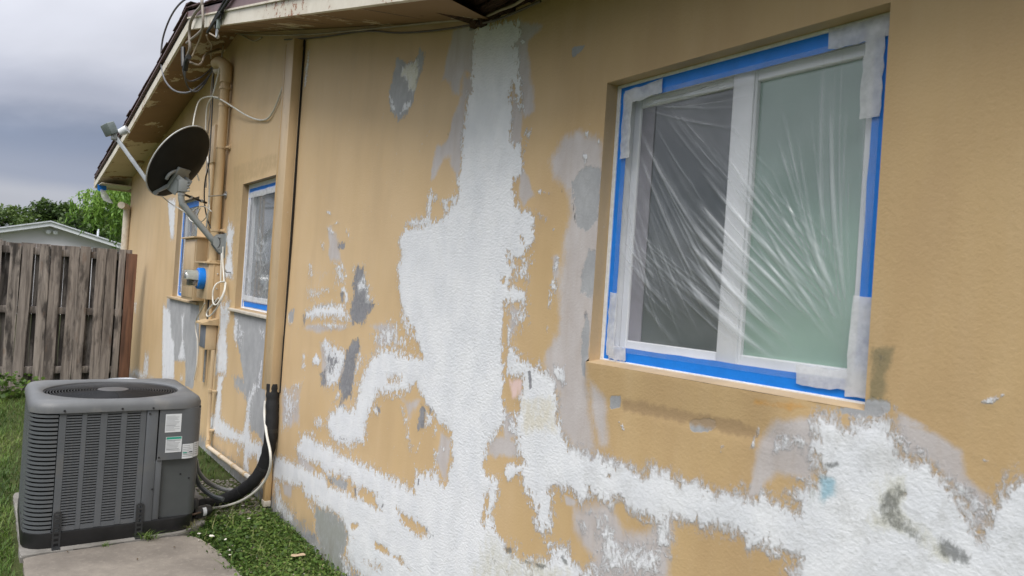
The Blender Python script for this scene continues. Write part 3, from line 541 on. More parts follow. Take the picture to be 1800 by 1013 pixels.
def wall_material():
    t = NT('painted_stucco')
    A = {k: t.attr('p_' + k) for k in F}
    co = t.co
    n1 = t.noise(26, 7, .68, stretch=(1.25, 1, .8), dist=.25)      # ragged chips
    n2 = t.noise(85, 5, .75, stretch=(1.2, 1, .6), dist=.5)                # fine flecks
    n3 = t.noise(9, 5, .6, stretch=(1, 1, .6))
    n4 = t.noise(30, 8, .74, stretch=(1.15, 1, .75), dist=.7)
    sx0 = t.n('ShaderNodeSeparateXYZ'); t.l(co, sx0.inputs[0]); nearf = t.rng(sx0.outputs['X'], -2.3, -1.3); gain = t.math('MULTIPLY', nearf, .07)
    def thr(a, amp1, amp2, nn=n1, soft=.03, off=0.):
        calm = t.rng(sx0.outputs['X'], -2.5, -1.5, 1, .42)      # brushed on more evenly on the addition
        dn_ = t.math('ADD', t.math('MULTIPLY', t.math('SUBTRACT', nn, .5), amp1), t.math('MULTIPLY', t.math('SUBTRACT', n2, .5), amp2))
        v = t.math('ADD', a, t.math('MULTIPLY', dn_, calm))
        if nn is n4:   # hard chipped edges on the old wall, softer brushed ones on the near addition
            return t.rng(v, t.math('SUBTRACT', .5 - soft + off, gain), t.math('ADD', .5 + soft + off, gain))
        return t.rng(v, .5 - soft + off, .5 + soft + off)
    mw = thr(A['white'], 2.1, 1.5, n4, .04)
    mg = thr(A['grey'], 1.5, .9, n1, .06)
    mh = thr(A['wash'], .8, .5, n3, .14, -.04)
    md = thr(A['dark'], 1.9, 1.2, n4, .04)
    mm = thr(A['mold'], 1.1, 1.3, n1, .12)
    # base tan, two slightly different coats laid on in soft areas, faint vertical brushing and chalky wear
    big = t.noise(.9, 4, .55)
    brush = t.noise(14, 5, .65, stretch=(1.0, 1, .16))
    rolled = t.noise(5, 4, .5, stretch=(1, 1, .35))
    spx = t.n('ShaderNodeSeparateXYZ'); t.l(co, spx.inputs[0])
    near_dim = t.rng(t.math('ADD', spx.outputs['X'], t.math('MULTIPLY', big, 1.2)), -1.9, -1.2)      # darker near end: vignetting and haze painted into the tan
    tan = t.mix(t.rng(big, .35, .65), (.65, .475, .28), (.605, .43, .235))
    tan = t.mix(near_dim, tan, t.mix(t.rng(rolled, .3, .7), (.56, .395, .205), (.52, .355, .178)))
    tan = t.mix(t.rng(brush, .4, .8, 0, .25), tan, (.62, .465, .29))
    tan = t.mix(t.rng(rolled, .42, .72, 0, .28), tan, (.47, .33, .19))
    spk = t.noise(160, 2, .5)
    tan = t.mix(t.rng(spk, .66, .74, 0, .35), tan, (.56, .42, .26))
    wash = t.mix(t.rng(n3, .3, .7), (.50, .455, .44), (.57, .53, .52))
    wash = t.mix(t.rng(brush, .4, .8, 0, .5), wash, (.42, .34, .28))
    grey = t.mix(t.rng(n3, .3, .7), (.35, .355, .37), (.45, .455, .465))
    grey = t.mix(t.rng(n1, .35, .7, 0, .4), grey, (.29, .29, .30))
    white = t.mix(t.rng(n3, .35, .65), (.76, .775, .81), (.83, .84, .865))
    white = t.mix(t.rng(n4, .56, .8, 0, .45), white, (.55, .56, .61))
    white = t.mix(t.rng(t.noise(3.0, 5, .6), .55, .75, 0, .30), white, (.60, .63, .68))
    wn_ = t.math('MULTIPLY', t.rng(t.noise(11, 7, .72, dist=.5), .47, .66), t.rng(spx.outputs['X'], -2.2, -1.2, .12, .45))
    white = t.mix(wn_, white, t.mix(t.rng(n1, .35, .65), (.56, .56, .55), (.42, .42, .41)))
    dark = t.mix(t.rng(n2, .3, .7), (.22, .22, .24), (.33, .33, .35))
    c = t.mix(mh, tan, wash); c = t.mix(mg, c, grey)
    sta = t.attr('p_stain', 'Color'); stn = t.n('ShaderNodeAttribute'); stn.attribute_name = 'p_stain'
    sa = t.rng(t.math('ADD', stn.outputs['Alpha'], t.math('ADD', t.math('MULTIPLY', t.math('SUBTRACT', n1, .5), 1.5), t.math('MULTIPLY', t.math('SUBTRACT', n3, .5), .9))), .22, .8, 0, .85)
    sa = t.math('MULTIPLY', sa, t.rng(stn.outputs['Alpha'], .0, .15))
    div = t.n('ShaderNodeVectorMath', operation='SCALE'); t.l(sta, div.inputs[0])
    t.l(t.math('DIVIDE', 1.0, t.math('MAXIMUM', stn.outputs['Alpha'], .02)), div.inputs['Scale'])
    # thin halo of scraped edge around the primer
    halo = thr(A['white'], 2.1, 1.5, n4, .03, -.09)
    c = t.mix(t.math('MULTIPLY', halo, .6), c, (.46, .43, .43))
    c = t.mix(mw, c, white)
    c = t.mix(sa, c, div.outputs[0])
    c = t.mix(md, c, dark)
    c = t.mix(t.math('MULTIPLY', mm, .72), c, (.085, .09, .085))
    # splash dirt close to the ground
    sp = t.n('ShaderNodeSeparateXYZ'); t.l(co, sp.inputs[0])
    low = t.rng(sp.outputs['Z'], .02, .24, 1, 0)
    dn = t.rng(n3, .38, .62)
    c = t.mix(t.math('MULTIPLY', t.math('MULTIPLY', low, dn), .5), c, (.19, .17, .14))
    # relief: stucco grain, roller lumps in the thick primer, steps at the chips
    st = t.noise(120, 4, .6)
    lump = t.noise(105, 4, .6, stretch=(.8, 1, 1.1), dist=.3)
    und = t.noise(7, 3, .5)
    h = t.math('MULTIPLY', st, .34)
    h = t.math('ADD', h, t.math('MULTIPLY', und, .5))
    h = t.math('ADD', h, t.math('MULTIPLY', t.math('MULTIPLY', lump, mw), t.rng(sx0.outputs['X'], -2.3, -1.3, 1.1, .5)))
    h = t.math('ADD', h, t.math('MULTIPLY', mw, .75))
    h = t.math('SUBTRACT', h, t.math('MULTIPLY', md, .5))
    h = t.math('SUBTRACT', h, t.math('MULTIPLY', mg, .2))
    nrm = t.bump(h, .6, .006)
    r = t.mix(mw, (.62,) * 3, (.48,) * 3)
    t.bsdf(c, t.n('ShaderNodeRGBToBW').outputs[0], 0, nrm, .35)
    bw = [n for n in t.t.nodes if n.type == 'RGBTOBW'][0]; t.l(r, bw.inputs[0])
    return t.m
M_WALL = wall_material()
def tanpaint(name, col=TAN, rough=.5, bump=.25):
    t = NT(name)
    c = t.mix(t.rng(t.noise(6, 5, .6, stretch=(1, 1, .3)), .3, .7), tuple(q * .9 for q in col), tuple(q * 1.1 for q in col))
    c = t.mix(t.rng(t.noise(40, 6, .7), .66, .72, 0, .7), c, (.6, .55, .48))
    c = t.mix(t.rng(t.noise(9, 6, .7), .58, .75, 0, .35), c, tuple(q * .55 for q in col))
    t.bsdf(c, rough, 0, t.bump(t.noise(90, 4), bump, .002), .4); return t.m
M_TAN = tanpaint('tan_paint'); M_TANL = tanpaint('tan_trim_paint', (.56, .415, .25), .42, .12)
M_TANW = tanpaint('tan_wood_paint', (.50, .335, .16), .42, .1)

house = thing('house', 'tan stucco house wall covered in white primer patches under a low gable roof', 'house', (-5.0, 0, 0))
nx, nz_ = XX.shape
idx = -np.ones(XX.shape, np.int64)
cx = (xs[:-1] + xs[1:]) / 2; cz = (zs[:-1] + zs[1:]) / 2
keep = (ZZ[:-1, :-1] < top[:-1]) | (ZZ[1:, :-1] < top[1:])
for w in WIN:
    keep &= ~(((cx > w[0]) & (cx < w[1]))[:, None] & ((cz > w[2]) & (cz < w[3]))[None, :])
ii, jj = np.nonzero(keep)
lin = lambda a, b: a * nz_ + b
quads = np.stack([lin(ii, jj), lin(ii + 1, jj), lin(ii + 1, jj + 1), lin(ii, jj + 1)], 1)
used = np.unique(quads); remap = -np.ones(nx * nz_, np.int64); remap[used] = np.arange(len(used)); quads = remap[quads]
# a hand-floated wall is never flat: gentle real waves, thick primer stands a little proud
wave = .004 * np.sin(XX * 2.1 + 1.3 * np.sin(ZZ * 1.7)) + .003 * np.sin(ZZ * 3.7 + XX * 1.1)
ed = np.ones(XX.shape)
for w in WIN:
    dx = np.maximum(np.maximum(w[0] - XX, XX - w[1]), 0); dz = np.maximum(np.maximum(w[2] - ZZ, ZZ - w[3]), 0)
    ed = np.minimum(ed, np.clip(np.hypot(dx, dz) / .06, 0, 1))
YY = (wave - .0025 * F['white']) * ed
sm = lambda v: v * v * (3 - 2 * v)
sill = sm(np.clip((XX + 1.765) / .02, 0, 1)) * sm(np.clip((-.93 - XX) / .16, 0, 1)) * sm(np.clip((ZZ - 1.245) / .04, 0, 1)) * (ZZ < 1.392)
YY = YY * (1 - sill) - .014 * sill * np.clip((ZZ - 1.25) / .13, 0, 1)
co = np.stack([XX, YY, ZC], -1).reshape(-1, 3)[used]
me = bpy.data.meshes.new('wall'); me.vertices.add(len(co)); me.vertices.foreach_set('co', co.ravel())
me.loops.add(quads.size); me.loops.foreach_set('vertex_index', quads.ravel().astype(np.int32))
me.polygons.add(len(quads)); me.polygons.foreach_set('loop_start', np.arange(0, quads.size, 4, dtype=np.int32))
me.update(calc_edges=True)
for k in F:
    a = me.attributes.new('p_' + k, 'FLOAT', 'POINT'); a.data.foreach_set('value', F[k].reshape(-1)[used])
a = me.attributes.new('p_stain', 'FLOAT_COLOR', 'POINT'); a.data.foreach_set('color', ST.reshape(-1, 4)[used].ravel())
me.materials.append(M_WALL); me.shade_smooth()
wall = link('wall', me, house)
# ------------------------------------------------------------------ rest of the house
M_CREAM = simple('cream_paint', (.66, .60, .49), .5, var=.08, scale=20, bump=.2, bscale=200, grime=(.36, .22, .13), gscale=9)
def fascia_mat():
    t = NT('rust_stained_fascia'); n = t.noise(3.5, 6, .7); f = t.noise(22, 6, .75)
    c = t.mix(t.rng(n, .35, .7), (.70, .65, .55), (.58, .52, .42))
    c = t.mix(t.rng(t.math('ADD', t.math('MULTIPLY', n, .6), t.math('MULTIPLY', f, .5)), .62, .64), c, (.30, .13, .06))
    c = t.mix(t.rng(f, .68, .71), c, (.12, .09, .07))
    t.bsdf(c, .5, 0, t.bump(f, .3, .003), .3); return t.m
M_FAS = fascia_mat()
M_VINYL = simple('white_vinyl', (.78, .79, .82), .35, var=.03, scale=6)
M_CAULK = simple('white_caulk', (.76, .76, .76), .55, var=.08, scale=60, bump=.4, bscale=160)
def soffit_mat():
    t = NT('peeling_soffit_paint')
    c = t.mix(t.noise(3, 4, .5), (.30, .185, .095), (.23, .14, .07))
    sp = t.n('ShaderNodeSeparateXYZ'); t.l(t.co, sp.inputs[0])
    far = t.rng(sp.outputs['X'], -10.5, -9.5, 1, 0)        # far slope: paint has peeled away to the older cream coat
    pe = t.math('ADD', t.noise(3.2, 6, .66), t.math('MULTIPLY', far, .18))
    c = t.mix(t.rng(pe, .585, .60), c, (.62, .54, .41))
    c = t.mix(t.rng(t.noise(7, 7, .7, stretch=(1, 1.6, 1)), .665, .69), c, (.06, .035, .02))
    t.bsdf(c, .6, 0, t.bump(t.noise(30, 5), .3, .004), .3); return t.m
M_SOF = soffit_mat()
def shingle_mat():
    t = NT('shingles'); v = t.noise(60, 4, .7)
    c = t.mix(t.rng(v, .3, .7), (.075, .045, .048), (.15, .095, .10)); c = t.mix(t.noise(3, 3), c, (.11, .07, .07))
    t.bsdf(c, .85, 0, t.bump(v, .5, .003), .2); return t.m
M_SHI = shingle_mat()
M_DRIP = simple('maroon_drip_edge', (.16, .085, .085), .45, var=.15, scale=8, grime=(.09, .06, .055))
M_DKM = simple('dark_gap_metal', (.025, .022, .022), .5, var=.2)
def rotwood_mat():
    t = NT('rotten_dark_wood')
    g = t.noise(16, 7, .72, stretch=(1, 5, 1), dist=1.4)
    c = t.mix(t.rng(g, .38, .62), (.022, .012, .009), (.12, .065, .042))
    c = t.mix(t.rng(g, .64, .70), c, (.24, .16, .11))
    t.bsdf(c, .75, 0, t.bump(g, 1, .02), .2); return t.m
M_ROT = rotwood_mat()

def profile(pts, x): return float(np.interp(x, [p[0] for p in pts], [p[1] for p in pts]))
FAS = [(-12.9, 2.80), (-9.4, 3.20), (-6.45, 3.595), (-2.17, 2.60)]      # underside of the rake board, y = -.4
OV = -.40
XA = -6.5
# return walls and reveals
bm = BM()
quad(bm, (X0, 0, -.25), (X0, 9, -.25), (X0, 9, 2.95), (X0, 0, 2.95))
quad(bm, (2.2, 0, -.25), (2.2, 9, -.25), (2.2, 9, 2.9), (2.2, 0, 2.9))
quad(bm, (X0, 9, -.25), (2.2, 9, -.25), (2.2, 9, 2.9), (X0, 9, 2.9))
obj('return_wall', bm, M_TAN, house, False)
M_REV_LIT = tanpaint('lit_reveal_paint', (.56, .41, .24), .6, .4)  # paint lightened to imitate light falling on the near jamb
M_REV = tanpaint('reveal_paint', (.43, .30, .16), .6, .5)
for i, (a, b, c, d) in enumerate(WIN):
    dp = .075
    bm = BM()
    quad(bm, (a, 0, c), (a, dp, c), (a, dp, d), (a, 0, d)); quad(bm, (b, 0, c), (b, dp, c), (b, dp, d), (b, 0, d))
    quad(bm, (a, 0, d), (b, 0, d), (b, dp, d), (a, dp, d)); yb = -.0145 if i == 0 else 0
    quad(bm, (a, yb, c), (b, yb * .0, c), (b, dp, c + .012), (a, dp, c + .012))
    obj('window_reveal', bm, M_REV_LIT if i == 0 else M_REV, house, False)
# stucco sills and the raised band round the middle window
def wallbox(name, a, b, mat, bev=.004, parent=house):
    bm = BM(); box(bm, a, b, bev); return obj(name, bm, mat, parent)
wallbox('sill', (-6.16, -.030, 1.285), (-5.0, .03, 1.308), simple('chalky_sill', (.55, .50, .42), .6, grime=(.45, .36, .25)))
wallbox('sill', (-8.75, -.028, 1.268), (-7.3, .03, 1.293), simple('tan_sill', (.50, .38, .24), .6))

# soffit of the gable: strips between rake board and wall
bm = BM(); sx = sorted(set([-12.9, -9.4, -6.55, -6.45, -2.5] + list(np.linspace(-12.6, -2.62, 26))))
top_ = [bm.verts.new((x, .02, profile(PROF_W, x) + .006)) for x in sx]
bot_ = []
for x in sx:
    xo = x if x < -2.62 else -2.17
    bot_.append(bm.verts.new((xo, OV, profile(FAS, xo) + .006)))
for k in range(len(sx) - 1): bm.faces.new((top_[k], top_[k + 1], bot_[k + 1], bot_[k]))
obj('soffit', bm, M_SOF, house, False)
# battens and rot on the soffit
for k in range(17):
    x = -2.9 - k * .56 + random.uniform(-.05, .05)
    z0 = profile(PROF_W, x); z1 = profile(FAS, x)
    bm = BM(); quad(bm, (x, -.01, z0 + .004), (x + .006, -.01, z0 + .004), (x + .006, OV + .02, z1 + .004), (x, OV + .02, z1 + .004))
    obj('soffit_joint', bm, M_DKM, house, False)
# dark cavity strip where the soffit meets the wall and small crown wedge (far gable end return)
def rake(name, xs_, zoff, h, y0, y1, mat, bev=0):
    bm = BM(); A = []
    for x in xs_:
        z = profile(FAS, x) + zoff
        A.append([bm.verts.new(p) for p in ((x, y0, z), (x, y1, z), (x, y1, z + h), (x, y0, z + h))])
    for a, b in zip(A, A[1:]):
        for k in range(4): bm.faces.new((a[k], a[(k + 1) % 4], b[(k + 1) % 4], b[k]))
    bm.faces.new(A[0]); bm.faces.new(A[-1][::-1])
    return obj(name, bm, mat, house, False)
rx = [-12.9, -9.4, -6.45]; lx = [-6.45, -2.17]
rake('fascia', rx, 0, .085, OV - .02, OV, M_FAS); rake('fascia', lx, 0, .088, OV - .022, OV, M_FAS)
rake('fascia_gap', rx, .085, .045, OV - .012, OV, M_DKM)
rake('drip_edge', rx, .13, .012, OV - .04, OV, M_DRIP)
rake('drip_edge', lx, .088, .012, OV - .034, OV - .001, M_CREAM)
# maroon shingle edge hanging over the rake on the near slope
rake('drip_edge', lx, .101, .068, OV - .03, OV + .03, M_DRIP)
# shingles: a course of separate tabs along the rake, deck behind them
def deck(xa, xb, sgn):
    bm = BM(); n = 12
    for k in range(n):
        x = xa + (xb - xa) * k / (n - 1)
    a = [(xa, OV - .03, profile(FAS, xa) + .15), (xb, OV - .03, profile(FAS, xb) + .15), (xb, 9.3, profile(FAS, xb) + .15), (xa, 9.3, profile(FAS, xa) + .15)]
    bm2 = [bm.verts.new(p) for p in a]; bm.faces.new(bm2)
    b = [bm.verts.new((p[0], p[1], p[2] + .02)) for p in a]; bm.faces.new(b[::-1])
    for k in range(4): bm.faces.new((bm2[k], bm2[(k + 1) % 4], b[(k + 1) % 4], b[k]))
    return obj('roof_deck', bm, M_SHI, house, False)
deck(-12.95, -6.45, 1); deck(-6.45, -2.1, -1)
def tabs(x_start, x_end, step, n_rows):
    sh = None
    x = x_start; k = 0
    while (x < x_end):
        for r in range(n_rows):
            y = OV - .045 + r * .30
            z = profile(FAS, x) + .172
            z2 = profile(FAS, x + step) + .172
            if sh is None:
                bm = BM(); box(bm, (-.5, 0, -.004), (.5, .29, .004)); me_ = bpy.data.meshes.new('shingle'); bm.to_mesh(me_); bm.free(); me_.materials.append(M_SHI); sh = me_
            o = bpy.data.objects.new('shingle', sh); COL.objects.link(o); o.parent = house
            L = math.hypot(step, z2 - z) * 1.06
            ang = math.atan2(z2 - z, step)
            o.location = Vector((x + step / 2, y + random.uniform(-.012, .01), (z + z2) / 2 + .008 + random.uniform(0, .006))) - house.location
            o.rotation_euler = (0, -ang + (.03 if z2 > z else -.03), 0); o.scale = (L, 1, random.uniform(.8, 1.6))
        x += step; k += 1
tabs(-12.95, -6.6, .26, 1); tabs(-6.44, -2.2, .24, 1)
# ridge caps
for k in range(3):
    bm = BM(); z = 3.595 + .2
    prism(bm, [(-6.62, OV - .05 + k * .3, z - .028), (-6.45, OV - .05 + k * .3, z + .012), (-6.26, OV - .05 + k * .3, z - .026), (-6.45, OV - .05 + k * .3, z - .005)], (0, .29, 0))
    obj('ridge_cap', bm, M_SHI, house, False)
# end of the rake at the far eave: small boxed return
bm = BM(); box(bm, (-12.9, OV, 2.80), (-12.2, .03, 2.812)); obj('soffit', bm, M_CREAM, house, False)
bm = BM(); box(bm, (-12.95, OV - .03, 2.78), (-12.9, 9.3, 2.95)); obj('fascia', bm, M_CREAM, house, False)

# lower flat roof over the near half: open rotten underside, rafter tails, boards
bm = BM(); box(bm, (-2.62, -.42, 2.735), (2.4, .05, 2.75)); box(bm, (-2.62, .05, 2.79), (2.4, 9, 2.85)); obj('roof_deck', bm, M_ROT, house, False)
for k in range(7):
    bm = BM(); y = -.415 + k * .062; xl = -2.20 + (y + .4) * -.9
    box(bm, (xl, y, 2.722 + random.uniform(-.002, .003)), (2.3, y + .054, 2.736), .003, seg=1); obj('eave_board', bm, M_ROT, house, False)
for k, x in enumerate((-1.8, -1.2, -.6, 0, .6, 1.2)):
    bm = BM(); box(bm, (x, -.40, 2.672), (x + .04, -.012, 2.724), .003, seg=1); obj('rafter_tail', bm, M_ROT, house, False)
wallbox('fascia', (-2.10, -.445, 2.655), (2.4, -.42, 2.78), M_CREAM)
bm = BM()
for k in range(9):
    x = -2.60 + k * .05; box(bm, (x, -.02 - random.random() * .012, 2.70 + random.random() * .02), (x + .05, .0, 2.735), .004, Matrix.Rotation(random.uniform(-.2, .2), 3, 'Y'), 1)
o = obj('broken_render', bm, M_ROT, house, False); o['kind'] = 'stuff'

# ------------------------------------------------------------------ windows
def glass_mat(name, col, rough, spec=.5):
    t = NT(name)
    nzv = t.noise(1.6, 2, .5, stretch=(1, 1, 1.6))
    c = t.mix(t.rng(nzv, .35, .65), tuple(q * .75 for q in col), tuple(min(1, q * 1.25) for q in col))
    t.bsdf(c, rough, 0, None, spec, Coat_Weight=1.0, Coat_Roughness=.06); return t.m
M_GREENREFL = glass_mat('green_reflection_glass', (.25, .37, .31), .22, .6)  # green of mirrored trees painted into the right pane colour
M_DARK = glass_mat('dark_screened_glass', (.05, .062, .064), .28, .5)
M_DARK2 = glass_mat('grey_glass', (.11, .125, .14), .2, .6)
def frame_ring(bm, x0, x1, z0, z1, w, y0, y1, bev=.003):
    box(bm, (x0, y0, z0), (x0 + w, y1, z1), bev, seg=1); box(bm, (x1 - w, y0, z0), (x1, y1, z1), bev, seg=1)
    box(bm, (x0 + w, y0 + .0005, z0), (x1 - w, y1, z0 + w), bev, seg=1); box(bm, (x0 + w, y0 + .0005, z1 - w), (x1 - w, y1, z1), bev, seg=1)
def window(w, kind):
    x0, x1, z0, z1 = w; e = .004
    bm = BM(); frame_ring(bm, x0 + e, x1 - e, z0 + e, z1 - e, .045, .055, .12)
    fr = obj('window', bm, M_VINYL, house)
    if kind == 'slider':
        bm = BM(); box(bm, (-1.292, .068, z0 + .05), (-1.222, .115, z1 - .05), .005); obj('mullion', bm, M_VINYL, fr)
        bm = BM(); frame_ring(bm, x0 + .05, -1.272, z0 + .05, z1 - .05, .03, .085, .115); obj('sash', bm, M_VINYL, fr)
        bm = BM(); frame_ring(bm, -1.248, x1 - .05, z0 + .05, z1 - .05, .032, .075, .115); obj('sash', bm, M_VINYL, fr)
        bm = BM(); box(bm, (x0 + .055, .097, z0 + .055), (-1.30, .103, z1 - .055)); obj('pane', bm, M_DARK, fr, False)
        bm = BM(); box(bm, (-1.216, .090, z0 + .055), (x1 - .055, .096, z1 - .055)); obj('pane', bm, M_GREENREFL, fr, False)
        # edge of a grey curtain seen through the left pane
        bm = BM(); box(bm, (x0 + .075, .0935, z0 + .08), (x0 + .135, .0965, z1 - .08)); obj('blind_edge', bm, simple('grey_blind', (.24, .23, .26), .6), fr, False)
    else:
        bm = BM(); frame_ring(bm, x0 + .05, x1 - .05, z0 + .05, z1 - .05, .03, .07, .115); obj('sash', bm, M_VINYL, fr)
        bm = BM(); box(bm, (x0 + .055, .094, z0 + .055), (x1 - .055, .1, z1 - .055)); obj('pane', bm, M_DARK2, fr, False)
    bm = BM()   # caulk line round the frame
    for a, b in (((x0, .048, z0), (x0 + .016, .056, z1)), ((x0, .0475, z0), (x1, .0565, z0 + .013)), ((x0, .047, z1 - .01), (x1, .057, z1)), ((x1 - .012, .0485, z0), (x1, .0555, z1))):
        box(bm, a, b, .002, seg=1)
    obj('caulk_line', bm, M_CAULK, fr)
    return fr
window(WIN[0], 'slider'); window(WIN[1], 'plain'); window(WIN[2], 'plain')
# interior backing so no daylight leaks behind the panes
bm = BM(); box(bm, (-12.1, .14, 0), (2.1, .16, 2.72)); obj('inner_wall', bm, simple('inner_wall_paint', (.2, .2, .2), .8), house, False)

# ------------------------------------------------------------------ masking: blue tape, film, paper tape
def tape_mat(name, col, rough=.5, trans=0.0):
    t = NT(name)
    v = t.noise(25, 4, .6, stretch=(1, 1, 1)); w = t.noise(70, 3, .5, stretch=(3, 1, .4))
    c = t.mix(t.rng(v, .35, .7), col, tuple(q * .9 for q in col))
    b = t.bsdf(c, rough, 0, t.bump(t.math('ADD', v, t.math('MULTIPLY', w, .5)), .35, .004), .4)
    if trans:
        tr = t.n('ShaderNodeBsdfTransparent'); mx = t.n('ShaderNodeMixShader'); t.l(t.rng(v, .3, .7, trans * .85, trans * 1.15), mx.inputs[0])
        t.l(b.outputs[0], mx.inputs[1]); t.l(tr.outputs[0], mx.inputs[2]); t.l(mx.outputs[0], t.out.inputs[0])
    return t.m
M_BLUE = tape_mat('blue_painters_tape', (.008, .215, .78), .45)
M_WTAPE = tape_mat('white_paper_tape', (.80, .81, .83), .55, .5)

def film_mat(name, base=.2, tint=(.70, .73, .75)):
    t = NT(name)
    f = t.attr('fold')
    fine = t.noise(60, 4, .6, stretch=(1, 1, 1))
    d = t.n('ShaderNodeBsdfDiffuse'); t.put(d.inputs['Color'], (*tint, 1))
    tl = t.n('ShaderNodeBsdfTranslucent'); t.put(tl.inputs['Color'], (*tint, 1))
    g = t.n('ShaderNodeBsdfGlossy'); g.inputs['Roughness'].default_value = .28; t.put(g.inputs['Color'], (.9, .9, .9, 1))
    tr = t.n('ShaderNodeBsdfTransparent')
    nrm = t.bump(fine, .1, .003)
    t.l(nrm, g.inputs['Normal'])
    a = t.n('ShaderNodeMixShader'); a.inputs[0].default_value = .35; t.l(d.outputs[0], a.inputs[1]); t.l(tl.outputs[0], a.inputs[2])
    b = t.n('ShaderNodeMixShader'); b.inputs[0].default_value = .22; t.l(a.outputs[0], b.inputs[1]); t.l(g.outputs[0], b.inputs[2])
    m_ = t.n('ShaderNodeMixShader'); t.l(t.math('MINIMUM', t.math('ADD', t.math('MULTIPLY', t.math('POWER', f, 1.25), .36), t.math('MULTIPLY', t.rng(t.noise(4.5, 3, .5), .3, .7, .6, 1.5), base)), .8), m_.inputs[0])
    t.l(tr.outputs[0], m_.inputs[1]); t.l(b.outputs[0], m_.inputs[2]); t.l(m_.outputs[0], t.out.inputs[0]); return t.m
M_FILM = film_mat('plastic_film', .16); M_FILM2 = film_mat('crumpled_film', .16)

def film(parent, x0, x1, z0, z1, y, folds, nu, nv, mat, crumple=0.0, seed=1, depth=.010):
    """thin sheet; each fold = (xa, za, xb, zb, width, strength)"""
    u = np.linspace(x0, x1, nu); v = np.linspace(z0, z1, nv); U, Vv = np.meshgrid(u, v, indexing='ij')
    H = np.zeros(U.shape); O = np.zeros(U.shape)
    for xa, za, xb, zb, w, s in folds:
        ex, ez = xb - xa, zb - za; L = math.hypot(ex, ez); ex /= L; ez /= L
        a = ((U - xa) * ex + (Vv - za) * ez) / L; d = (U - xa) * -ez + (Vv - za) * ex
        d = d + .02 * np.sin(a * 3.1) * L
        ww = w * (.55 + .35 * np.clip(a, 0, 1))
        env = np.clip(a * 6, 0, 1) * np.clip((1 - a) * 3.0, 0, 1); env = np.where((a < 0) | (a > 1), 0, env)
        q = d / ww
        pr = np.exp(-q * q); H += env * s * pr * w * 1.6
        O += env * s * np.exp(-(q - .35) ** 2 * 1.6)
    if crumple:
        r = np.random.default_rng(seed)
        for k in range(70):
            cx_, cz_ = r.uniform(x0, x1), r.uniform(z0, z0 + (z1 - z0) * r.uniform(.2, 1)); an = r.uniform(0, PI); w = r.uniform(.006, .02); L = r.uniform(.05, .22)
            dx, dz = U - cx_, Vv - cz_; p = dx * math.cos(an) + dz * math.sin(an); q = -dx * math.sin(an) + dz * math.cos(an) + .35 * p * p / L * r.uniform(-1, 1)
            e = np.exp(-(p / L) ** 2 * 4) * np.exp(-(q / w) ** 2); H += e * crumple * r.uniform(.4, 1); O += e * .8
    edge = np.minimum(np.minimum(U - x0, x1 - U), np.minimum(Vv - z0, z1 - Vv)); taut = np.clip(edge / .03, 0, 1)
    Y = y - np.clip(H * .28, 0, .03) * taut
    co = np.stack([U, Y, Vv], -1).reshape(-1, 3)
    I, J = np.meshgrid(np.arange(nu - 1), np.arange(nv - 1), indexing='ij'); I = I.ravel(); J = J.ravel()
    q = np.stack([I * nv + J, (I + 1) * nv + J, (I + 1) * nv + J + 1, I * nv + J + 1], 1)
    me = bpy.data.meshes.new('film'); me.vertices.add(len(co)); me.vertices.foreach_set('co', co.ravel().astype(np.float32))
    me.loops.add(q.size); me.loops.foreach_set('vertex_index', q.ravel().astype(np.int32)); me.polygons.add(len(q))
    me.polygons.foreach_set('loop_start', np.arange(0, q.size, 4, dtype=np.int32)); me.update(calc_edges=True); me.shade_smooth()
    a = me.attributes.new('fold', 'FLOAT', 'POINT'); a.data.foreach_set('value', np.clip(O * (.8 if not crumple else .6), 0, 1).ravel().astype(np.float32))
    me.materials.append(mat); return link('film', me, parent)
def strip(name, parent, a, b, w0, y, mat, seed=0, n=14, jag=.0012, lift=0.0):
    """tape strip from a=(x,z) to b along its centre line, wavy torn edges, real thickness"""
    r = random.Random(seed); ax, az = a; bx, bz = b; L = math.hypot(bx - ax, bz - az); tx, tz = (bx - ax) / L, (bz - az) / L; nx_, nz2 = -tz, tx
    bm = BM(); F0 = []; F1 = []
    for k in range(n + 1):
        f = k / n; j1 = r.uniform(-jag, jag); j2 = r.uniform(-jag, jag); yy = y - .0004 - lift * abs(r.gauss(0, 1)) * .5
        ends = (r.uniform(-.004, .004) if k in (0, n) else 0)
        for L_, dy in ((F0, 0), (F1, -.0007)):
            L_.append((bm.verts.new((ax + tx * (f * L + ends) + nx_ * (w0 / 2 + j1), yy + dy, az + tz * (f * L + ends) + nz2 * (w0 / 2 + j1))),
                       bm.verts.new((ax + tx * f * L, yy + dy - lift * .6, az + tz * f * L)),
                       bm.verts.new((ax + tx * f * L - nx_ * (w0 / 2 + j2), yy + dy, az + tz * f * L - nz2 * (w0 / 2 + j2)))))
    for k in range(n):
        for c in (0, 1):
            bm.faces.new((F0[k][c], F0[k][c + 1], F0[k + 1][c + 1], F0[k + 1][c])); bm.faces.new((F1[k][c], F1[k + 1][c], F1[k + 1][c + 1], F1[k][c + 1]))
        bm.faces.new((F0[k][0], F0[k + 1][0], F1[k + 1][0], F1[k][0])); bm.faces.new((F0[k][2], F1[k][2], F1[k + 1][2], F0[k + 1][2]))
    return obj(name, bm, mat, parent)
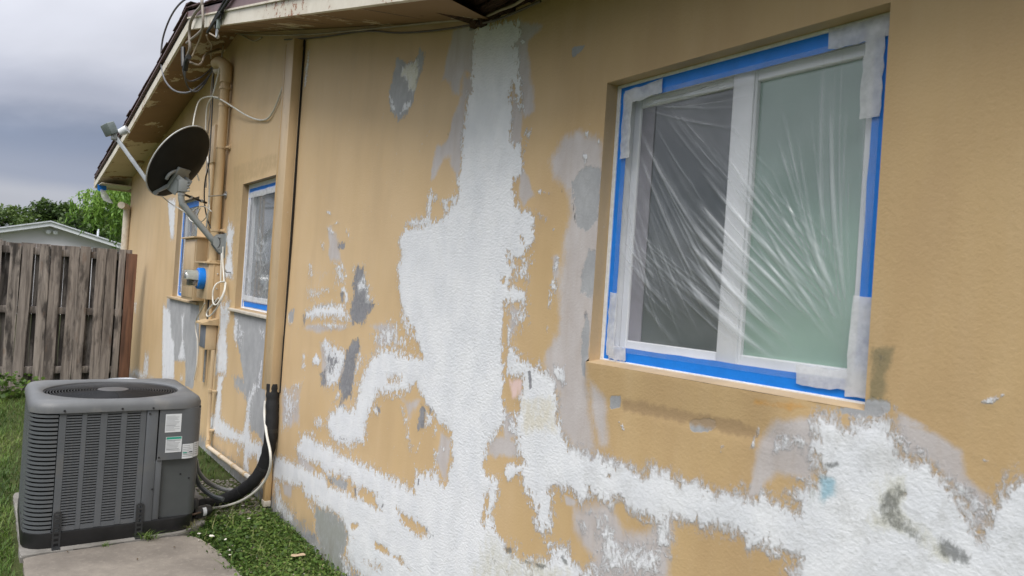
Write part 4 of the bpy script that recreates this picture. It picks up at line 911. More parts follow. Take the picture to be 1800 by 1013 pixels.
# near window ---------------------------------------------------------------
x0, x1, z0, z1 = WIN[0]
MK = thing('window_masking', 'clear plastic film taped with blue tape over the large near two-pane window', 'plastic film', (-1.28, .04, 1.385))
yt = .0545
strip('blue_tape', MK, (x0 + .014, z0 + .03), (x0 + .014 + .0, z1 - .012), .0001, yt, M_BLUE, 1) if False else None
strip('blue_tape', MK, (x0 + .033, z0 + .012), (x0 + .034, z1 - .01), .042, yt, M_BLUE, 1)
strip('blue_tape', MK, (x1 - .030, z0 + .012), (x1 - .028, z1 - .01), .054, yt - .0003, M_BLUE, 2)
strip('blue_tape', MK, (x0 + .013, z1 - .034), (x1 - .004, z1 - .032), .050, yt - .0012, M_BLUE, 3)
strip('blue_tape', MK, (x0 + .013, z0 + .034), (x1 - .004, z0 + .036), .046, yt - .0014, M_BLUE, 4)
r = random.Random(5); folds = []
fx0, fx1, fz0, fz1 = x0 + .038, x1 - .035, z0 + .042, z1 - .045
def addf(a, b, n, w, s, ja=.02, jb=.04):
    for _ in range(n):
        folds.append((a[0] + r.gauss(0, ja), a[1] + r.gauss(0, ja), b[0] + r.gauss(0, jb), b[1] + r.gauss(0, jb), w * r.uniform(.5, 1.5), s * r.uniform(.35, 1.1)))
def fam(a0, a1, b0, b1, n, w, st, hair=4):
    for k in range(n):
        t_ = (k + r.uniform(.1, .9)) / n; u_ = t_ + r.gauss(0, .05)
        a = [a0[i] + (a1[i] - a0[i]) * u_ for i in (0, 1)]; b = [b0[i] + (b1[i] - b0[i]) * t_ for i in (0, 1)]
        f0 = r.uniform(0, .22); f1 = r.uniform(.72, 1.0); A = [a[i] + (b[i] - a[i]) * f0 for i in (0, 1)]; B = [a[i] + (b[i] - a[i]) * f1 for i in (0, 1)]
        folds.append((*A, *B, w * r.uniform(.5, 1.5), st * r.uniform(.4, 1.1)))
        for q in range(hair):
            o_ = r.gauss(0, .018); g0 = r.uniform(0, .5); g1 = min(1, g0 + r.uniform(.25, .7))
            folds.append((a[0] + (b[0] - a[0]) * g0 + o_, a[1] + (b[1] - a[1]) * g0 + o_, a[0] + (b[0] - a[0]) * g1 + o_, a[1] + (b[1] - a[1]) * g1 + o_ * .7, r.uniform(.0025, .005), r.uniform(.2, .55)))
fam((fx0 + .06, fz1 - .03), (fx0 - .01, fz1 - .30), (fx0 + .62, fz0 + .16), (fx0 + .22, fz0 - .02), 12, .010, .55)
fam((fx0 + .10, fz1 - .02), (fx0 + .20, fz1 - .02), (fx0 + .50, fz0 + .42), (fx0 + .72, fz0 + .30), 6, .007, .4, 2)
fam((fx0 - .01, fz0 + .46), (fx0 - .01, fz0 + .28), (fx0 + .70, fz0 + .03), (fx0 + .34, fz0 - .02), 7, .007, .5, 3)
fam((fx0 + .30, fz0 + .60), (fx0 + .26, fz0 + .26), (fx1 - .03, fz0 + .14), (fx1 - .20, fz0), 13, .012, .85)
fam((fx0 + .36, fz0 + .72), (fx0 + .42, fz0 + .50), (fx1 - .02, fz0 + .26), (fx1 - .05, fz0 + .10), 8, .009, .6)
for k in range(20):
    an = math.radians(92 + k * 2.3 + r.uniform(-.6, .6)); L = r.uniform(.38, .66)
    b = (fx1 - .05 + r.uniform(-.015, .015), fz0 + .13 + r.uniform(-.05, .08)); a = (b[0] + math.cos(an) * L, b[1] + math.sin(an) * L)
    folds.append((*a, *b, r.uniform(.004, .009), r.uniform(.4, .8)))
# near-vertical pleats along the right edge, top wrinkles under the paper tape
for k in range(14):
    x = fx1 - .012 - .13 * r.random(); folds.append((x - .03, fz1, x + .02, fz0 + .2, r.uniform(.003, .007), r.uniform(.25, .7)))
for k in range(14):
    a = (fx0 + .05 + .06 * r.random(), fz1 - .025 - .03 * r.random()); b = (a[0] + .35 + .1 * r.random(), fz1 - .01 - .28 * r.random() * r.random()); folds.append((*a, *b, r.uniform(.003, .007), r.uniform(.3, .7)))
film(MK, fx0, fx1, fz0, fz1, .0495, folds, 330, 340, M_FILM)
yw = .046
for s_, (a, b, w_) in enumerate((((fx0 + .005, fz1 - .005), (fx0 + .165, fz1 + .006), .045), ((fx0 + .020, fz1 + .012), (fx0 + .020, fz1 - .205), .040),
                  ((fx1 - .135, fz1 + .014), (fx1 + .012, fz1 + .012), .052), ((fx1 - .018, fz1 + .03), (fx1 - .020, fz1 - .20), .05),
                  ((fx0 + .008, fz0 - .006), (fx0 + .085, fz0 - .004), .042), ((fx0 + .014, fz0 - .018), (fx0 + .012, fz0 + .19), .036),
                  ((fx1 - .165, fz0 + .012), (fx1 + .016, fz0 + .016), .048), ((fx1 - .010, fz0 - .02), (fx1 - .006, fz0 + .215), .052))):
    strip('paper_tape', MK, a, b, w_, yw - .0009 * (s_ % 2), M_WTAPE, 20 + s_, 10, .003, .0018)
# middle window -------------------------------------------------------------
x0, x1, z0, z1 = WIN[1]
MK2 = thing('window_masking', 'crumpled plastic film over the narrow window left of the tan vertical cover', 'plastic film', (-5.6, .04, 1.31))
strip('blue_tape', MK2, (x0 + .02, z0 + .02), (x0 + .02, z1 - .04), .018, yt, M_BLUE, 6)
strip('blue_tape', MK2, (x0 + .012, z1 - .055), (x1 - .01, z1 - .053), .040, yt - .0012, M_BLUE, 7)
strip('blue_tape', MK2, (x0 + .07, z0 + .045), (x1 - .01, z0 + .045), .042, yt - .0014, M_BLUE, 8)
r = random.Random(8)
fo = [(x0 + .1 + r.uniform(0, .7), z0 + .55 + r.uniform(0, .4), x0 + .2 + r.uniform(0, .7), z0 + .12 + r.uniform(0, .3), r.uniform(.008, .02), r.uniform(.3, .9)) for _ in range(26)]
film(MK2, x0 + .05, x1 - .03, z0 + .06, z1 - .09, .0495, fo, 200, 200, M_FILM2, .022, 3)
strip('paper_tape', MK2, (x0 + .05, z1 - .09), (x1 - .01, z1 - .085), .05, yw, M_WTAPE, 31, 12, .003, .002)
strip('paper_tape', MK2, (x0 + .07, z0 + .07), (x0 + .07, z1 - .12), .06, yw - .001, M_WTAPE, 32, 12, .003, .002)
strip('paper_tape', MK2, (x0 + .06, z0 + .095), (x1 - .01, z0 + .09), .04, yw - .002, M_WTAPE, 33, 12, .003, .002)
# far window ----------------------------------------------------------------
x0, x1, z0, z1 = WIN[2]
MK3 = thing('window_masking', 'plastic film on the far window partly hidden behind the electrical boxes', 'plastic film', (-8.1, .04, 1.3))
strip('blue_tape', MK3, (x0 + .05, z0 + .03), (x0 + .05, z1 - .04), .06, yt, M_BLUE, 9)
strip('blue_tape', MK3, (x0 + .012, z1 - .045), (x1 - .01, z1 - .043), .06, yt - .0012, M_BLUE, 10)
strip('blue_tape', MK3, (x0 + .05, z0 + .03), (x1 - .05, z0 + .03), .03, yt - .0014, M_BLUE, 11)
fo = [(x0 + .1 + r.uniform(0, .7), z0 + .5 + r.uniform(0, .4), x0 + .2 + r.uniform(0, .7), z0 + .1 + r.uniform(0, .3), r.uniform(.008, .02), r.uniform(.3, .9)) for _ in range(14)]
film(MK3, x0 + .09, x1 - .03, z0 + .06, z1 - .08, .0495, fo, 120, 120, M_FILM2, .02, 4)
PATH = {
'loop_a': [(-6.224,-0.420,3.833), (-6.849,-0.420,3.936), (-7.302,-0.420,3.935), (-7.627,-0.420,3.830), (-7.677,-0.420,3.649), (-7.521,-0.420,3.460), (-7.395,-0.400,3.342), (-7.234,-0.350,3.247), (-6.928,-0.300,3.185), (-6.974,-0.200,3.272), (-7.034,-0.120,3.381), (-6.950,-0.090,3.460)],
'loop_b': [(-6.549,-0.420,3.304), (-6.586,-0.400,3.244), (-6.705,-0.330,3.235), (-6.852,-0.220,3.321), (-7.029,-0.120,3.438), (-7.000,-0.090,3.486)],
'loop_c': [(-6.450,-0.420,3.273), (-6.635,-0.380,3.225), (-6.733,-0.330,3.181), (-6.726,-0.270,3.163), (-6.984,-0.160,3.294), (-7.031,-0.090,3.446)],
'plug': [(-6.551,-0.430,3.466), (-6.524,-0.430,3.383), (-6.470,-0.430,3.284)],
'splice': [(-6.288,-0.430,3.329), (-6.368,-0.430,3.309), (-6.412,-0.430,3.244)],
'drop_a': [(-5.799,-0.460,3.675), (-5.794,-0.460,3.596), (-6.036,-0.450,3.615), (-6.207,-0.450,3.580), (-6.275,-0.440,3.508), (-6.267,-0.430,3.393), (-6.412,-0.420,3.359)],
'drop_b': [(-5.824,-0.455,3.684), (-5.773,-0.455,3.575), (-5.750,-0.450,3.479), (-5.799,-0.440,3.431), (-5.960,-0.430,3.440), (-6.203,-0.430,3.456), (-6.420,-0.430,3.472)],
'drop_c': [(-5.896,-0.420,3.453), (-6.093,-0.400,3.418), (-6.220,-0.400,3.376), (-6.261,-0.410,3.332)],
'link_wire': [(-6.480,-0.410,3.349), (-6.353,-0.380,3.299), (-6.333,-0.340,3.295), (-6.411,-0.300,3.351), (-6.583,-0.250,3.451), (-6.805,-0.150,3.563), (-6.916,-0.050,3.635)],
'drop_d': [(-5.842,-0.400,3.400), (-6.254,-0.300,3.494), (-6.496,-0.220,3.536), (-6.829,-0.150,3.573), (-7.044,-0.100,3.568)],
'drop_e': [(-5.790,-0.400,3.409), (-5.632,-0.400,3.347), (-5.447,-0.400,3.279), (-5.453,-0.400,3.302)],
'white_main': [(-6.923,-0.020,3.812), (-6.870,-0.040,3.689), (-6.677,-0.090,3.502), (-6.625,-0.120,3.333), (-6.688,-0.130,3.202), (-6.775,-0.130,3.147), (-6.926,-0.130,3.081), (-6.940,-0.120,2.825), (-6.737,-0.120,2.493), (-6.664,-0.120,2.309), (-6.655,-0.120,2.133), (-6.700,-0.120,1.923)],
'white_loop': [(-6.565,-0.120,3.111), (-6.867,-0.130,3.174), (-7.133,-0.150,3.187), (-7.047,-0.200,3.061), (-6.915,-0.240,2.877), (-6.982,-0.220,2.709), (-7.036,-0.180,2.565), (-7.092,-0.120,2.432)],
'white_right': [(-6.734,-0.120,3.142), (-6.525,-0.100,3.088), (-6.209,-0.070,2.972), (-5.908,-0.040,2.863), (-5.655,-0.020,2.795), (-5.435,-0.020,2.769), (-5.323,-0.015,2.807), (-5.231,-0.015,2.866), (-5.144,-0.012,2.954)],
'black_drop': [(-6.896,-0.100,3.420), (-6.849,-0.105,3.176), (-6.801,-0.110,2.859), (-6.752,-0.120,2.545), (-6.846,-0.120,2.426), (-6.844,-0.120,2.272), (-6.733,-0.120,2.112), (-6.594,-0.100,1.973), (-6.603,-0.060,1.972), (-6.602,-0.030,2.020)],
'riser_shadow': [(-6.589,-0.030,3.356), (-6.619,-0.025,3.101), (-6.669,-0.020,2.704), (-6.694,-0.015,2.352), (-6.677,-0.012,2.096), (-6.650,-0.010,1.893)],
'grey_strand': [(-6.861,-0.110,3.446), (-6.901,-0.110,3.289), (-6.891,-0.110,3.027), (-6.965,-0.100,2.832), (-6.893,-0.100,2.355)],
'eave_a': [(-6.879,-0.020,3.796), (-6.336,-0.020,3.636), (-5.583,-0.020,3.436), (-4.675,-0.020,3.210), (-3.901,-0.020,3.036), (-3.309,-0.020,2.906), (-2.832,-0.025,2.800), (-2.524,-0.030,2.730), (-2.351,-0.040,2.712), (-2.240,-0.050,2.699), (-2.151,-0.050,2.708)],
'eave_b': [(-5.180,-0.012,3.303), (-4.478,-0.012,3.143), (-3.749,-0.015,2.995), (-3.303,-0.020,2.870), (-2.943,-0.020,2.788), (-2.592,-0.020,2.722), (-2.410,-0.025,2.691), (-2.265,-0.030,2.681), (-2.104,-0.030,2.679)],
'eave_c': [(-7.003,-0.020,3.806), (-6.628,-0.020,3.721), (-6.333,-0.020,3.626), (-5.988,-0.015,3.493), (-5.768,-0.010,3.468)],
'dish_wire': [(-6.650,-0.500,2.208), (-6.682,-0.420,2.157), (-6.507,-0.360,2.096), (-6.582,-0.250,2.025), (-6.633,-0.150,1.939), (-6.783,-0.050,1.876)],
'coil': [(-6.484,-0.130,2.113), (-6.659,-0.140,2.161), (-6.876,-0.150,2.172), (-7.122,-0.150,2.149), (-7.275,-0.150,2.097), (-7.114,-0.150,2.048), (-6.881,-0.140,2.034), (-6.670,-0.140,2.056), (-6.572,-0.130,2.137), (-6.685,-0.120,2.235)],
'coil_tail': [(-6.875,-0.140,2.163), (-6.942,-0.150,2.093), (-7.084,-0.150,2.025)],
'cable_ties': [(-6.511,-0.020,1.819), (-6.455,-0.030,1.690), (-6.428,-0.030,1.518)],
'cable_ties_b': [(-6.472,-0.020,1.819), (-6.432,-0.020,1.666), (-6.332,-0.025,1.511)],
'bundle': [(-6.278,-0.030,1.522), (-6.344,-0.050,1.514), (-6.325,-0.090,1.493), (-6.323,-0.110,1.444), (-6.327,-0.110,1.386), (-6.293,-0.110,1.335), (-6.236,-0.100,1.324), (-6.217,-0.080,1.359), (-6.213,-0.050,1.442), (-6.274,-0.030,1.508)],
'bundle_b': [(-6.257,-0.030,1.513), (-6.195,-0.050,1.442), (-6.219,-0.070,1.355), (-6.303,-0.090,1.273), (-6.403,-0.100,1.223), (-6.520,-0.100,1.210), (-6.531,-0.100,1.249), (-6.386,-0.100,1.306), (-6.260,-0.080,1.381)],
'tail': [(-6.723,-0.080,1.313), (-6.963,-0.060,1.223), (-7.190,-0.040,1.129), (-7.232,-0.030,1.034), (-7.176,-0.020,0.931), (-7.136,-0.020,0.720), (-7.206,-0.020,0.560)],
'whip_a': [(-4.952,-0.470,0.361), (-5.088,-0.420,0.256), (-5.138,-0.360,0.172), (-5.176,-0.280,0.107), (-5.153,-0.200,0.076), (-5.133,-0.120,0.072), (-5.130,-0.060,0.099), (-5.118,-0.030,0.131)],
'whip_b': [(-5.010,-0.470,0.332), (-4.982,-0.460,0.252), (-5.029,-0.420,0.171), (-5.003,-0.380,0.128), (-4.951,-0.340,0.103), (-4.877,-0.300,0.100)],
'line_black': [(-4.806,-0.045,0.870), (-4.798,-0.045,0.775), (-4.777,-0.045,0.625), (-4.777,-0.050,0.473), (-4.824,-0.060,0.329), (-4.868,-0.100,0.218), (-4.954,-0.160,0.121), (-5.019,-0.240,0.058), (-5.036,-0.330,0.033), (-4.961,-0.420,0.053), (-4.970,-0.460,0.048)],
'line_white': [(-4.903,-0.060,0.739), (-4.863,-0.070,0.649), (-4.692,-0.100,0.550), (-4.569,-0.110,0.466), (-4.581,-0.100,0.371), (-4.664,-0.100,0.262), (-4.753,-0.130,0.167), (-4.870,-0.180,0.080), (-4.944,-0.250,0.034), (-4.981,-0.320,0.016), (-5.031,-0.380,0.002)],
'crack': [(-6.090,0.003,3.320), (-6.044,0.003,3.193), (-6.072,0.003,3.104), (-6.161,0.003,3.064), (-6.407,0.003,3.079), (-6.588,0.003,3.071)],
}
PATHX = {'arm_elbow': (-6.660, -0.553, 2.240), 'lnb': (-6.894, -0.845, 2.686), 'clamp0': (-5.238, -0.440, 3.411), 'clamp1': (-5.319, -0.440, 3.361), 'clamp2': (-5.317, -0.440, 3.297), 'ohA0': (-5.255, -0.450, 3.397), 'ohA1': (-5.099, -0.450, 3.438), 'ohB0': (-5.188, -0.450, 3.378), 'ohB1': (-5.005, -0.450, 3.410)}
# ------------------------------------------------------------------ line-set cover on the wall
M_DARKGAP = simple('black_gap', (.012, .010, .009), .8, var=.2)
cv = thing('line_cover', 'tall tan wooden box cover running down the wall from eave to black pipe', 'pipe cover', (-4.85, -.04, .81))
bm = BM(); box(bm, (-4.945, -.074, .815), (-4.768, -.002, 3.20), .006)
obj('cover_box', bm, M_TANL, cv)
bm = BM(); box(bm, (-4.950, -.0765, .817), (-4.922, -.070, 3.19), .002); obj('edge_strip', bm, M_TANW, cv)
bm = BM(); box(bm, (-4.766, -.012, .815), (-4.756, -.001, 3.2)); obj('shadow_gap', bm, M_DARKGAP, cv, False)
bm = BM(); box(bm, (-4.774, -.0135, 1.2), (-4.764, -.009, 3.15), .001); obj('edge_strip', bm, M_TANL, cv)

# ------------------------------------------------------------------ riser conduit and electrical boxes
rs = thing('riser_conduit', 'fat tan painted electrical riser with an elbow at the top, left of the middle window', 'conduit', (-6.42, -.06, 1.67))
bm = BM()
tube(bm, smooth_path([(-6.60, -.062, 1.66), (-6.60, -.062, 2.4), (-6.60, -.062, 3.26)], 4), .040, 18); obj('pipe', bm, M_TAN, rs)
bm = BM(); tube(bm, smooth_path([(-6.60, -.062, 3.26), (-6.60, -.062, 3.36), (-6.62, -.075, 3.42), (-6.68, -.105, 3.45), (-6.74, -.12, 3.44)], 4), .050, 18); obj('elbow', bm, M_TAN, rs)
for z in (3.20, 3.27):
    bm = BM(); tube(bm, [(-6.60, -.062, z), (-6.60, -.062, z + .025)], .049, 18); obj('coupling', bm, M_TANL, rs)
for z in (3.05, 2.68, 1.95):
    bm = BM(); tube(bm, [(-6.60, -.062, z), (-6.60, -.062, z + .022)], .0445, 18)
    box(bm, (-6.58, -.035, z), (-6.515, -.004, z + .022), .004); box(bm, (-6.53, -.016, z - .006), (-6.505, -.002, z + .028), .003); obj('strap', bm, M_TANL, rs)
bm = BM(); tube(bm, [(-6.70, -.06, 3.36), (-6.715, -.09, 3.40)], .03, 12); tube(bm, [(-6.71, -.085, 3.39), (-6.74, -.13, 3.37)], .024, 10); obj('weatherhead', bm, M_CREAM, rs)
c2 = thing('thin_conduit', 'two thin tan conduits rising beside the fat riser behind the dish arm', 'conduit', (-6.95, -.04, 1.9))
bm = BM(); tube(bm, [(-6.98, -.03, 1.90), (-6.98, -.03, 2.9)], .014, 10); obj('pipe', bm, M_TAN, c2)
bm = BM(); tube(bm, [(-6.72, -.03, 1.9), (-6.72, -.03, 3.28)], .018, 10); obj('pipe', bm, M_TAN, c2)
bm = BM(); box(bm, (-7.12, -.05, 2.60), (-6.93, -.002, 2.95), .006); obj('junction_board', bm, M_TANL, c2)
M_STEEL = simple('galvanised_steel', (.40, .42, .44), .35, .7, var=.15, scale=30)
M_GREYPL = simple('grey_blue_metal', (.155, .175, .205), .5, var=.1, scale=14)
# breaker box
bb = thing('breaker_box', 'tan painted breaker box left of the meter, below the dish arm', 'electrical box', (-7.36, -.05, 1.31))
bm = BM(); box(bm, (-7.60, -.105, 1.315), (-7.09, -.004, 1.90), .006); obj('cabinet', bm, M_TANL, bb)
bm = BM(); box(bm, (-7.625, -.135, 1.90), (-7.075, -.002, 1.915), .003); obj('rain_lid', bm, M_TAN, bb)
bm = BM(); box(bm, (-7.58, -.112, 1.34), (-7.11, -.105, 1.87), .003); obj('door', bm, M_TANL, bb)
bm = BM(); box(bm, (-7.13, -.120, 1.55), (-7.112, -.112, 1.60), .002); obj('latch', bm, M_TAN, bb)
# meter box
mb = thing('meter_box', 'tan painted meter box carrying the round electricity meter with blue tape', 'electrical box', (-6.75, -.05, 1.35))
bm = BM(); box(bm, (-6.96, -.105, 1.352), (-6.55, -.004, 1.665), .005); obj('cabinet', bm, M_TANL, mb)
bm = BM(); box(bm, (-6.985, -.135, 1.665), (-6.54, -.002, 1.682), .003); obj('rain_lid', bm, M_TAN, mb)
bm = BM(); box(bm, (-6.549, -.068, 1.36), (-6.5455, -.060, 1.66), .001); obj('seam', bm, M_TAN, mb)
bm = BM(); tube(bm, [(-6.60, -.062, 1.64), (-6.60, -.062, 1.70)], .052, 16); box(bm, (-6.67, -.1, 1.684), (-6.552, -.01, 1.70), .004); obj('hub', bm, M_TAN, mb)
for z in (1.45, 1.58):
    bm = BM(); lathe(bm, [(.006, 0), (.006, .004), (.003, .006)], (-6.5455, -.03, z), 'X', 8); obj('screw', bm, M_STEEL, mb)
mc = Vector((-6.72, -.105, 1.53))
bm = BM(); lathe(bm, [(.094, 0), (.096, .012), (.094, .05), (.088, .056), (.080, .057)], mc, 'Y', 32); 
for v in bm.verts: pass
o = obj('meter_ring', bm, M_BLUE, mb)
bm = BM(); lathe(bm, [(.079, .055), (.079, .145), (.074, .162), (.05, .172), (.02, .174)], mc, 'Y', 32)
def meterglass():
    t = NT('meter_cover'); g = t.n('ShaderNodeBsdfGlass'); g.inputs['Roughness'].default_value = .05; g.inputs['IOR'].default_value = 1.1
    tr = t.n('ShaderNodeBsdfTransparent'); gl = t.n('ShaderNodeBsdfGlossy'); gl.inputs['Roughness'].default_value = .08
    mx = t.n('ShaderNodeMixShader'); mx.inputs[0].default_value = .22; t.l(tr.outputs[0], mx.inputs[1]); t.l(gl.outputs[0], mx.inputs[2]); t.l(mx.outputs[0], t.out.inputs[0]); return t.m
obj('meter_glass', bm, meterglass(), mb)
M_METER = simple('meter_body_plastic', (.50, .52, .47), .4, var=.05)
bm = BM(); lathe(bm, [(.070, .05), (.070, .135), (.066, .15), (.0, .152)], mc + Vector((0, 0, 0)), 'Y', 28, False)
bmesh.ops.bisect_plane(bm, geom=bm.verts[:] + bm.edges[:] + bm.faces[:], plane_co=mc - Vector((0, 0, .012)), plane_no=(0, 0, -1), clear_outer=True)
obj('meter_body', bm, M_METER, mb)
bm = BM(); box(bm, mc + Vector((-.045, -.13, -.065)), mc + Vector((.045, -.05, -.012)), .004); obj('meter_works', bm, simple('meter_dark', (.07, .075, .07), .4), mb)
bm = BM(); box(bm, mc + Vector((-.03, -.156, .0)), mc + Vector((.03, -.150, .04)), .002); obj('meter_display', bm, simple('lcd_grey', (.2, .22, .2), .2), mb)
# lower junction box
jb = thing('junction_box', 'small tan junction box with a lid and grey side, under the meter box', 'electrical box', (-6.6, -.05, .92))
bm = BM(); box(bm, (-6.735, -.095, .915), (-6.545, -.004, 1.13), .004); obj('cabinet', bm, M_TANL, jb)
bm = BM(); box(bm, (-6.745, -.0985, .93), (-6.548, -.0945, 1.12), .001); obj('front_plate', bm, M_GREYPL, jb)
bm = BM(); prism(bm, [(-6.77, -.135, 1.135), (-6.77, -.135, 1.15), (-6.77, -.002, 1.19), (-6.77, -.002, 1.13)], (.25, 0, 0)); obj('rain_lid', bm, M_TAN, jb)
for (a, b) in (((-6.9, -.03, .93), (-6.9, -.03, 1.31)), ((-6.66, -.03, 1.18), (-6.66, -.03, 1.35)), ((-6.60, -.05, 1.16), (-6.60, -.05, 1.35))):
    pass
nip = thing('cable_conduit', 'short dark conduits joining the meter box to the junction box', 'conduit', (-6.68, -.03, 1.18))
for k, (x, y, rad, mt) in enumerate(((-6.70, -.05, .012, M_DKM), (-6.64, -.045, .016, M_TAN), (-6.78, -.03, .010, M_STEEL), (-6.86, -.03, .018, M_TAN))):
    bm = BM(); tube(bm, [(x, y, 1.14 if k < 2 else .6), (x, y, 1.353)], rad, 8); obj('pipe', bm, mt, nip)
# conduit down and along the wall
dc = thing('lower_conduit', 'tan conduit dropping from the junction box and turning right along the wall foot', 'conduit', (-6.43, -.05, .11))
bm = BM(); tube(bm, smooth_path([(-6.46, -.045, .92), (-6.46, -.045, .6), (-6.45, -.045, .3), (-6.42, -.045, .15)], 4), .0165, 12); obj('pipe', bm, M_TANL, dc)
bm = BM(); tube(bm, smooth_path([(-6.42, -.045, .15), (-6.415, -.045, .105), (-6.37, -.045, .098)], 4), .021, 12); obj('elbow', bm, M_TANL, dc)
bm = BM(); tube(bm, [(-6.37, -.045, .098), (-5.25, -.045, .138)], .0175, 12); obj('pipe', bm, simple('worn_cream_pipe', (.58, .48, .36), .5, grime=(.7, .66, .6), gscale=9), dc)
bm = BM(); tube(bm, [(-5.25, -.045, .138), (-4.93, -.045, .150)], .018, 12); obj('pipe', bm, simple('pale_grey_pipe', (.52, .50, .46), .5), dc)
for x in (-6.0, -5.62, -5.31):
    z = .098 + (x + 6.37) / 1.12 * .04; bm = BM(); tube(bm, [(x, -.045, z), (x + .03, -.045, z + .001)], .0215, 12); obj('coupling', bm, M_TANL, dc)
for z in (.56, .225):
    bm = BM(); tube(bm, [(-6.455, -.045, z), (-6.453, -.045, z + .025)], .021, 12); box(bm, (-6.44, -.04, z + .003), (-6.40, -.004, z + .02), .003); obj('coupling', bm, M_TANL, dc)
ds = thing('drain_stub', 'short flat tan strip pipe ending just above the grass at the wall foot', 'drain pipe', (-4.83, -.03, .05))
bm = BM(); box(bm, (-4.865, -.045, .055), (-4.815, -.004, .34), .004); obj('pipe', bm, M_TANW, ds)
bm = BM(); box(bm, (-4.870, -.050, .035), (-4.810, -.003, .075), .004); obj('end_cap', bm, simple('pale_cap', (.55, .5, .42), .5), ds)
# stand-off anchor with washer
an = thing('anchor_bolt', 'steel stand-off bolt with round washer on the wall right of the riser', 'bolt', (-6.56, 0, 2.28))
bm = BM(); tube(bm, [(-6.56, -.004, 2.278), (-6.45, -.17, 2.235)], .006, 8); obj('rod', bm, M_STEEL, an)
bm = BM(); lathe(bm, [(.034, 0), (.034, .006), (.012, .008), (.012, .02)], (-6.56, -.004, 2.278), 'Y', 18); obj('washer', bm, M_STEEL, an)
br = thing('mast_brace', 'dark threaded brace rod crossing behind the dish mast', 'bracket', (-6.6, -.2, 2.23))
bm = BM(); tube(bm, [(-6.52, -.36, 2.235), (-6.75, -.12, 2.205)], .010, 8); obj('rod', bm, M_DKM, br)
for p in ((-6.60, -.28, 2.225), (-6.70, -.17, 2.212)):
    bm = BM(); box(bm, Vector(p) - Vector((.02, .012, .012)), Vector(p) + Vector((.02, .012, .012)), .003); obj('clamp', bm, M_STEEL, br)
pc = thing('corner_pipe', 'cream stub pipe poking out at the far corner of the house above the fence', 'pipe', (-12.2, -.03, 2.5))
bm = BM(); tube(bm, smooth_path([(-12.14, -.05, 1.7), (-12.14, -.05, 2.40), (-12.13, -.05, 2.47), (-12.06, -.12, 2.49), (-11.98, -.15, 2.49)], 4), .05, 14); obj('pipe', bm, M_CREAM, pc)

# ------------------------------------------------------------------ satellite dish
M_DISHG = simple('dish_grey_paint', (.27, .29, .29), .45, var=.06, scale=20, bump=.05)
M_DISHB = simple('dish_dark_back', (.016, .017, .016), .6, var=.15, scale=5, spec=.2)
M_RIM = simple('dish_rim', (.45, .46, .46), .4)
dish = thing('satellite_dish', 'dark oval satellite dish on a grey bent mast fixed to the wall', 'satellite dish', (-6.52, 0, 1.83))
n_ = Vector((-.65, -.60, .54)).normalized(); up = (Vector((0, 0, 1)) - n_ * n_.z).normalized(); rt = up.cross(n_)
dc_ = Vector((-6.60, -.395, 2.515))
def dpt(a, rr, off):   # a angle, rr 0..1
    return dc_ + rt * (math.cos(a) * .30 * rr) + up * (math.sin(a) * .345 * rr) + n_ * (off + .075 * (rr * rr - 1))
bm = BM(); prev = None
for k in range(0, 13):
    rr = k / 12
    ring = [bm.verts.new(dpt(2 * PI * j / 48, max(rr, .001), 0)) for j in range(48)]
    if prev:
        for j in range(48): bm.faces.new((prev[j], prev[(j + 1) % 48], ring[(j + 1) % 48], ring[j]))
    prev = ring
prev = None; 
for k in range(0, 13):
    rr = k / 12
    ring = [bm.verts.new(dpt(2 * PI * j / 48, max(rr, .001), -.006)) for j in range(48)]
    if prev:
        for j in range(48): bm.faces.new((prev[j], ring[j], ring[(j + 1) % 48], prev[(j + 1) % 48]))
    prev = ring
obj('reflector', bm, M_DISHB, dish)
bm = BM(); pts = [dpt(2 * PI * j / 48, 1.005, -.002) for j in range(49)]; tube(bm, pts, .0065, 6, False); obj('rim', bm, M_RIM, dish)
mt_top = Vector((-6.518, -.371, 2.36))
bm = BM(); tube(bm, [(-6.518, -.371, 2.19), tuple(mt_top)], .026, 16)
tube(bm, smooth_path([(-6.518, -.371, 2.20), (-6.518, -.362, 2.165), (-6.518, -.335, 2.125), (-6.518, -.10, 1.872), (-6.518, -.055, 1.84)], 5), [.026] * 16 + [.026] * 5, 16); obj('mast', bm, M_DISHG, dish)
bm = BM(); tube(bm, [(-6.518, -.371, 2.225), (-6.518, -.371, 2.245)], .030, 16); obj('mast_collar', bm, M_RIM, dish)
# foot: two cheek plates and a flange
bm = BM()
for dx in (-.035, .035):
    pts = [(-6.518 + dx, -.004, 1.93), (-6.518 + dx, -.06, 1.925), (-6.518 + dx, -.105, 1.88), (-6.518 + dx, -.10, 1.83), (-6.518 + dx, -.05, 1.77), (-6.518 + dx, -.004, 1.735)]
    prism(bm, pts, (.004, 0, 0))
obj('foot_cheek', bm, M_DISHG, dish)
bm = BM(); box(bm, (-6.60, -.006, 1.72), (-6.44, -.001, 1.94), .002); obj('foot_plate', bm, M_DISHG, dish)
for z in (1.90, 1.80):
    bm = BM(); tube(bm, [(-6.565, -.055, z), (-6.47, -.055, z)], .008, 8); obj('bolt', bm, M_STEEL, dish)
bm = BM(); tube(bm, [(-6.478, -.075 + .03 * math.cos(a), 1.85 + .05 * math.sin(a)) for a in np.linspace(-1.2, 1.2, 9)], .003, 6); obj('slot', bm, M_DKM, dish)
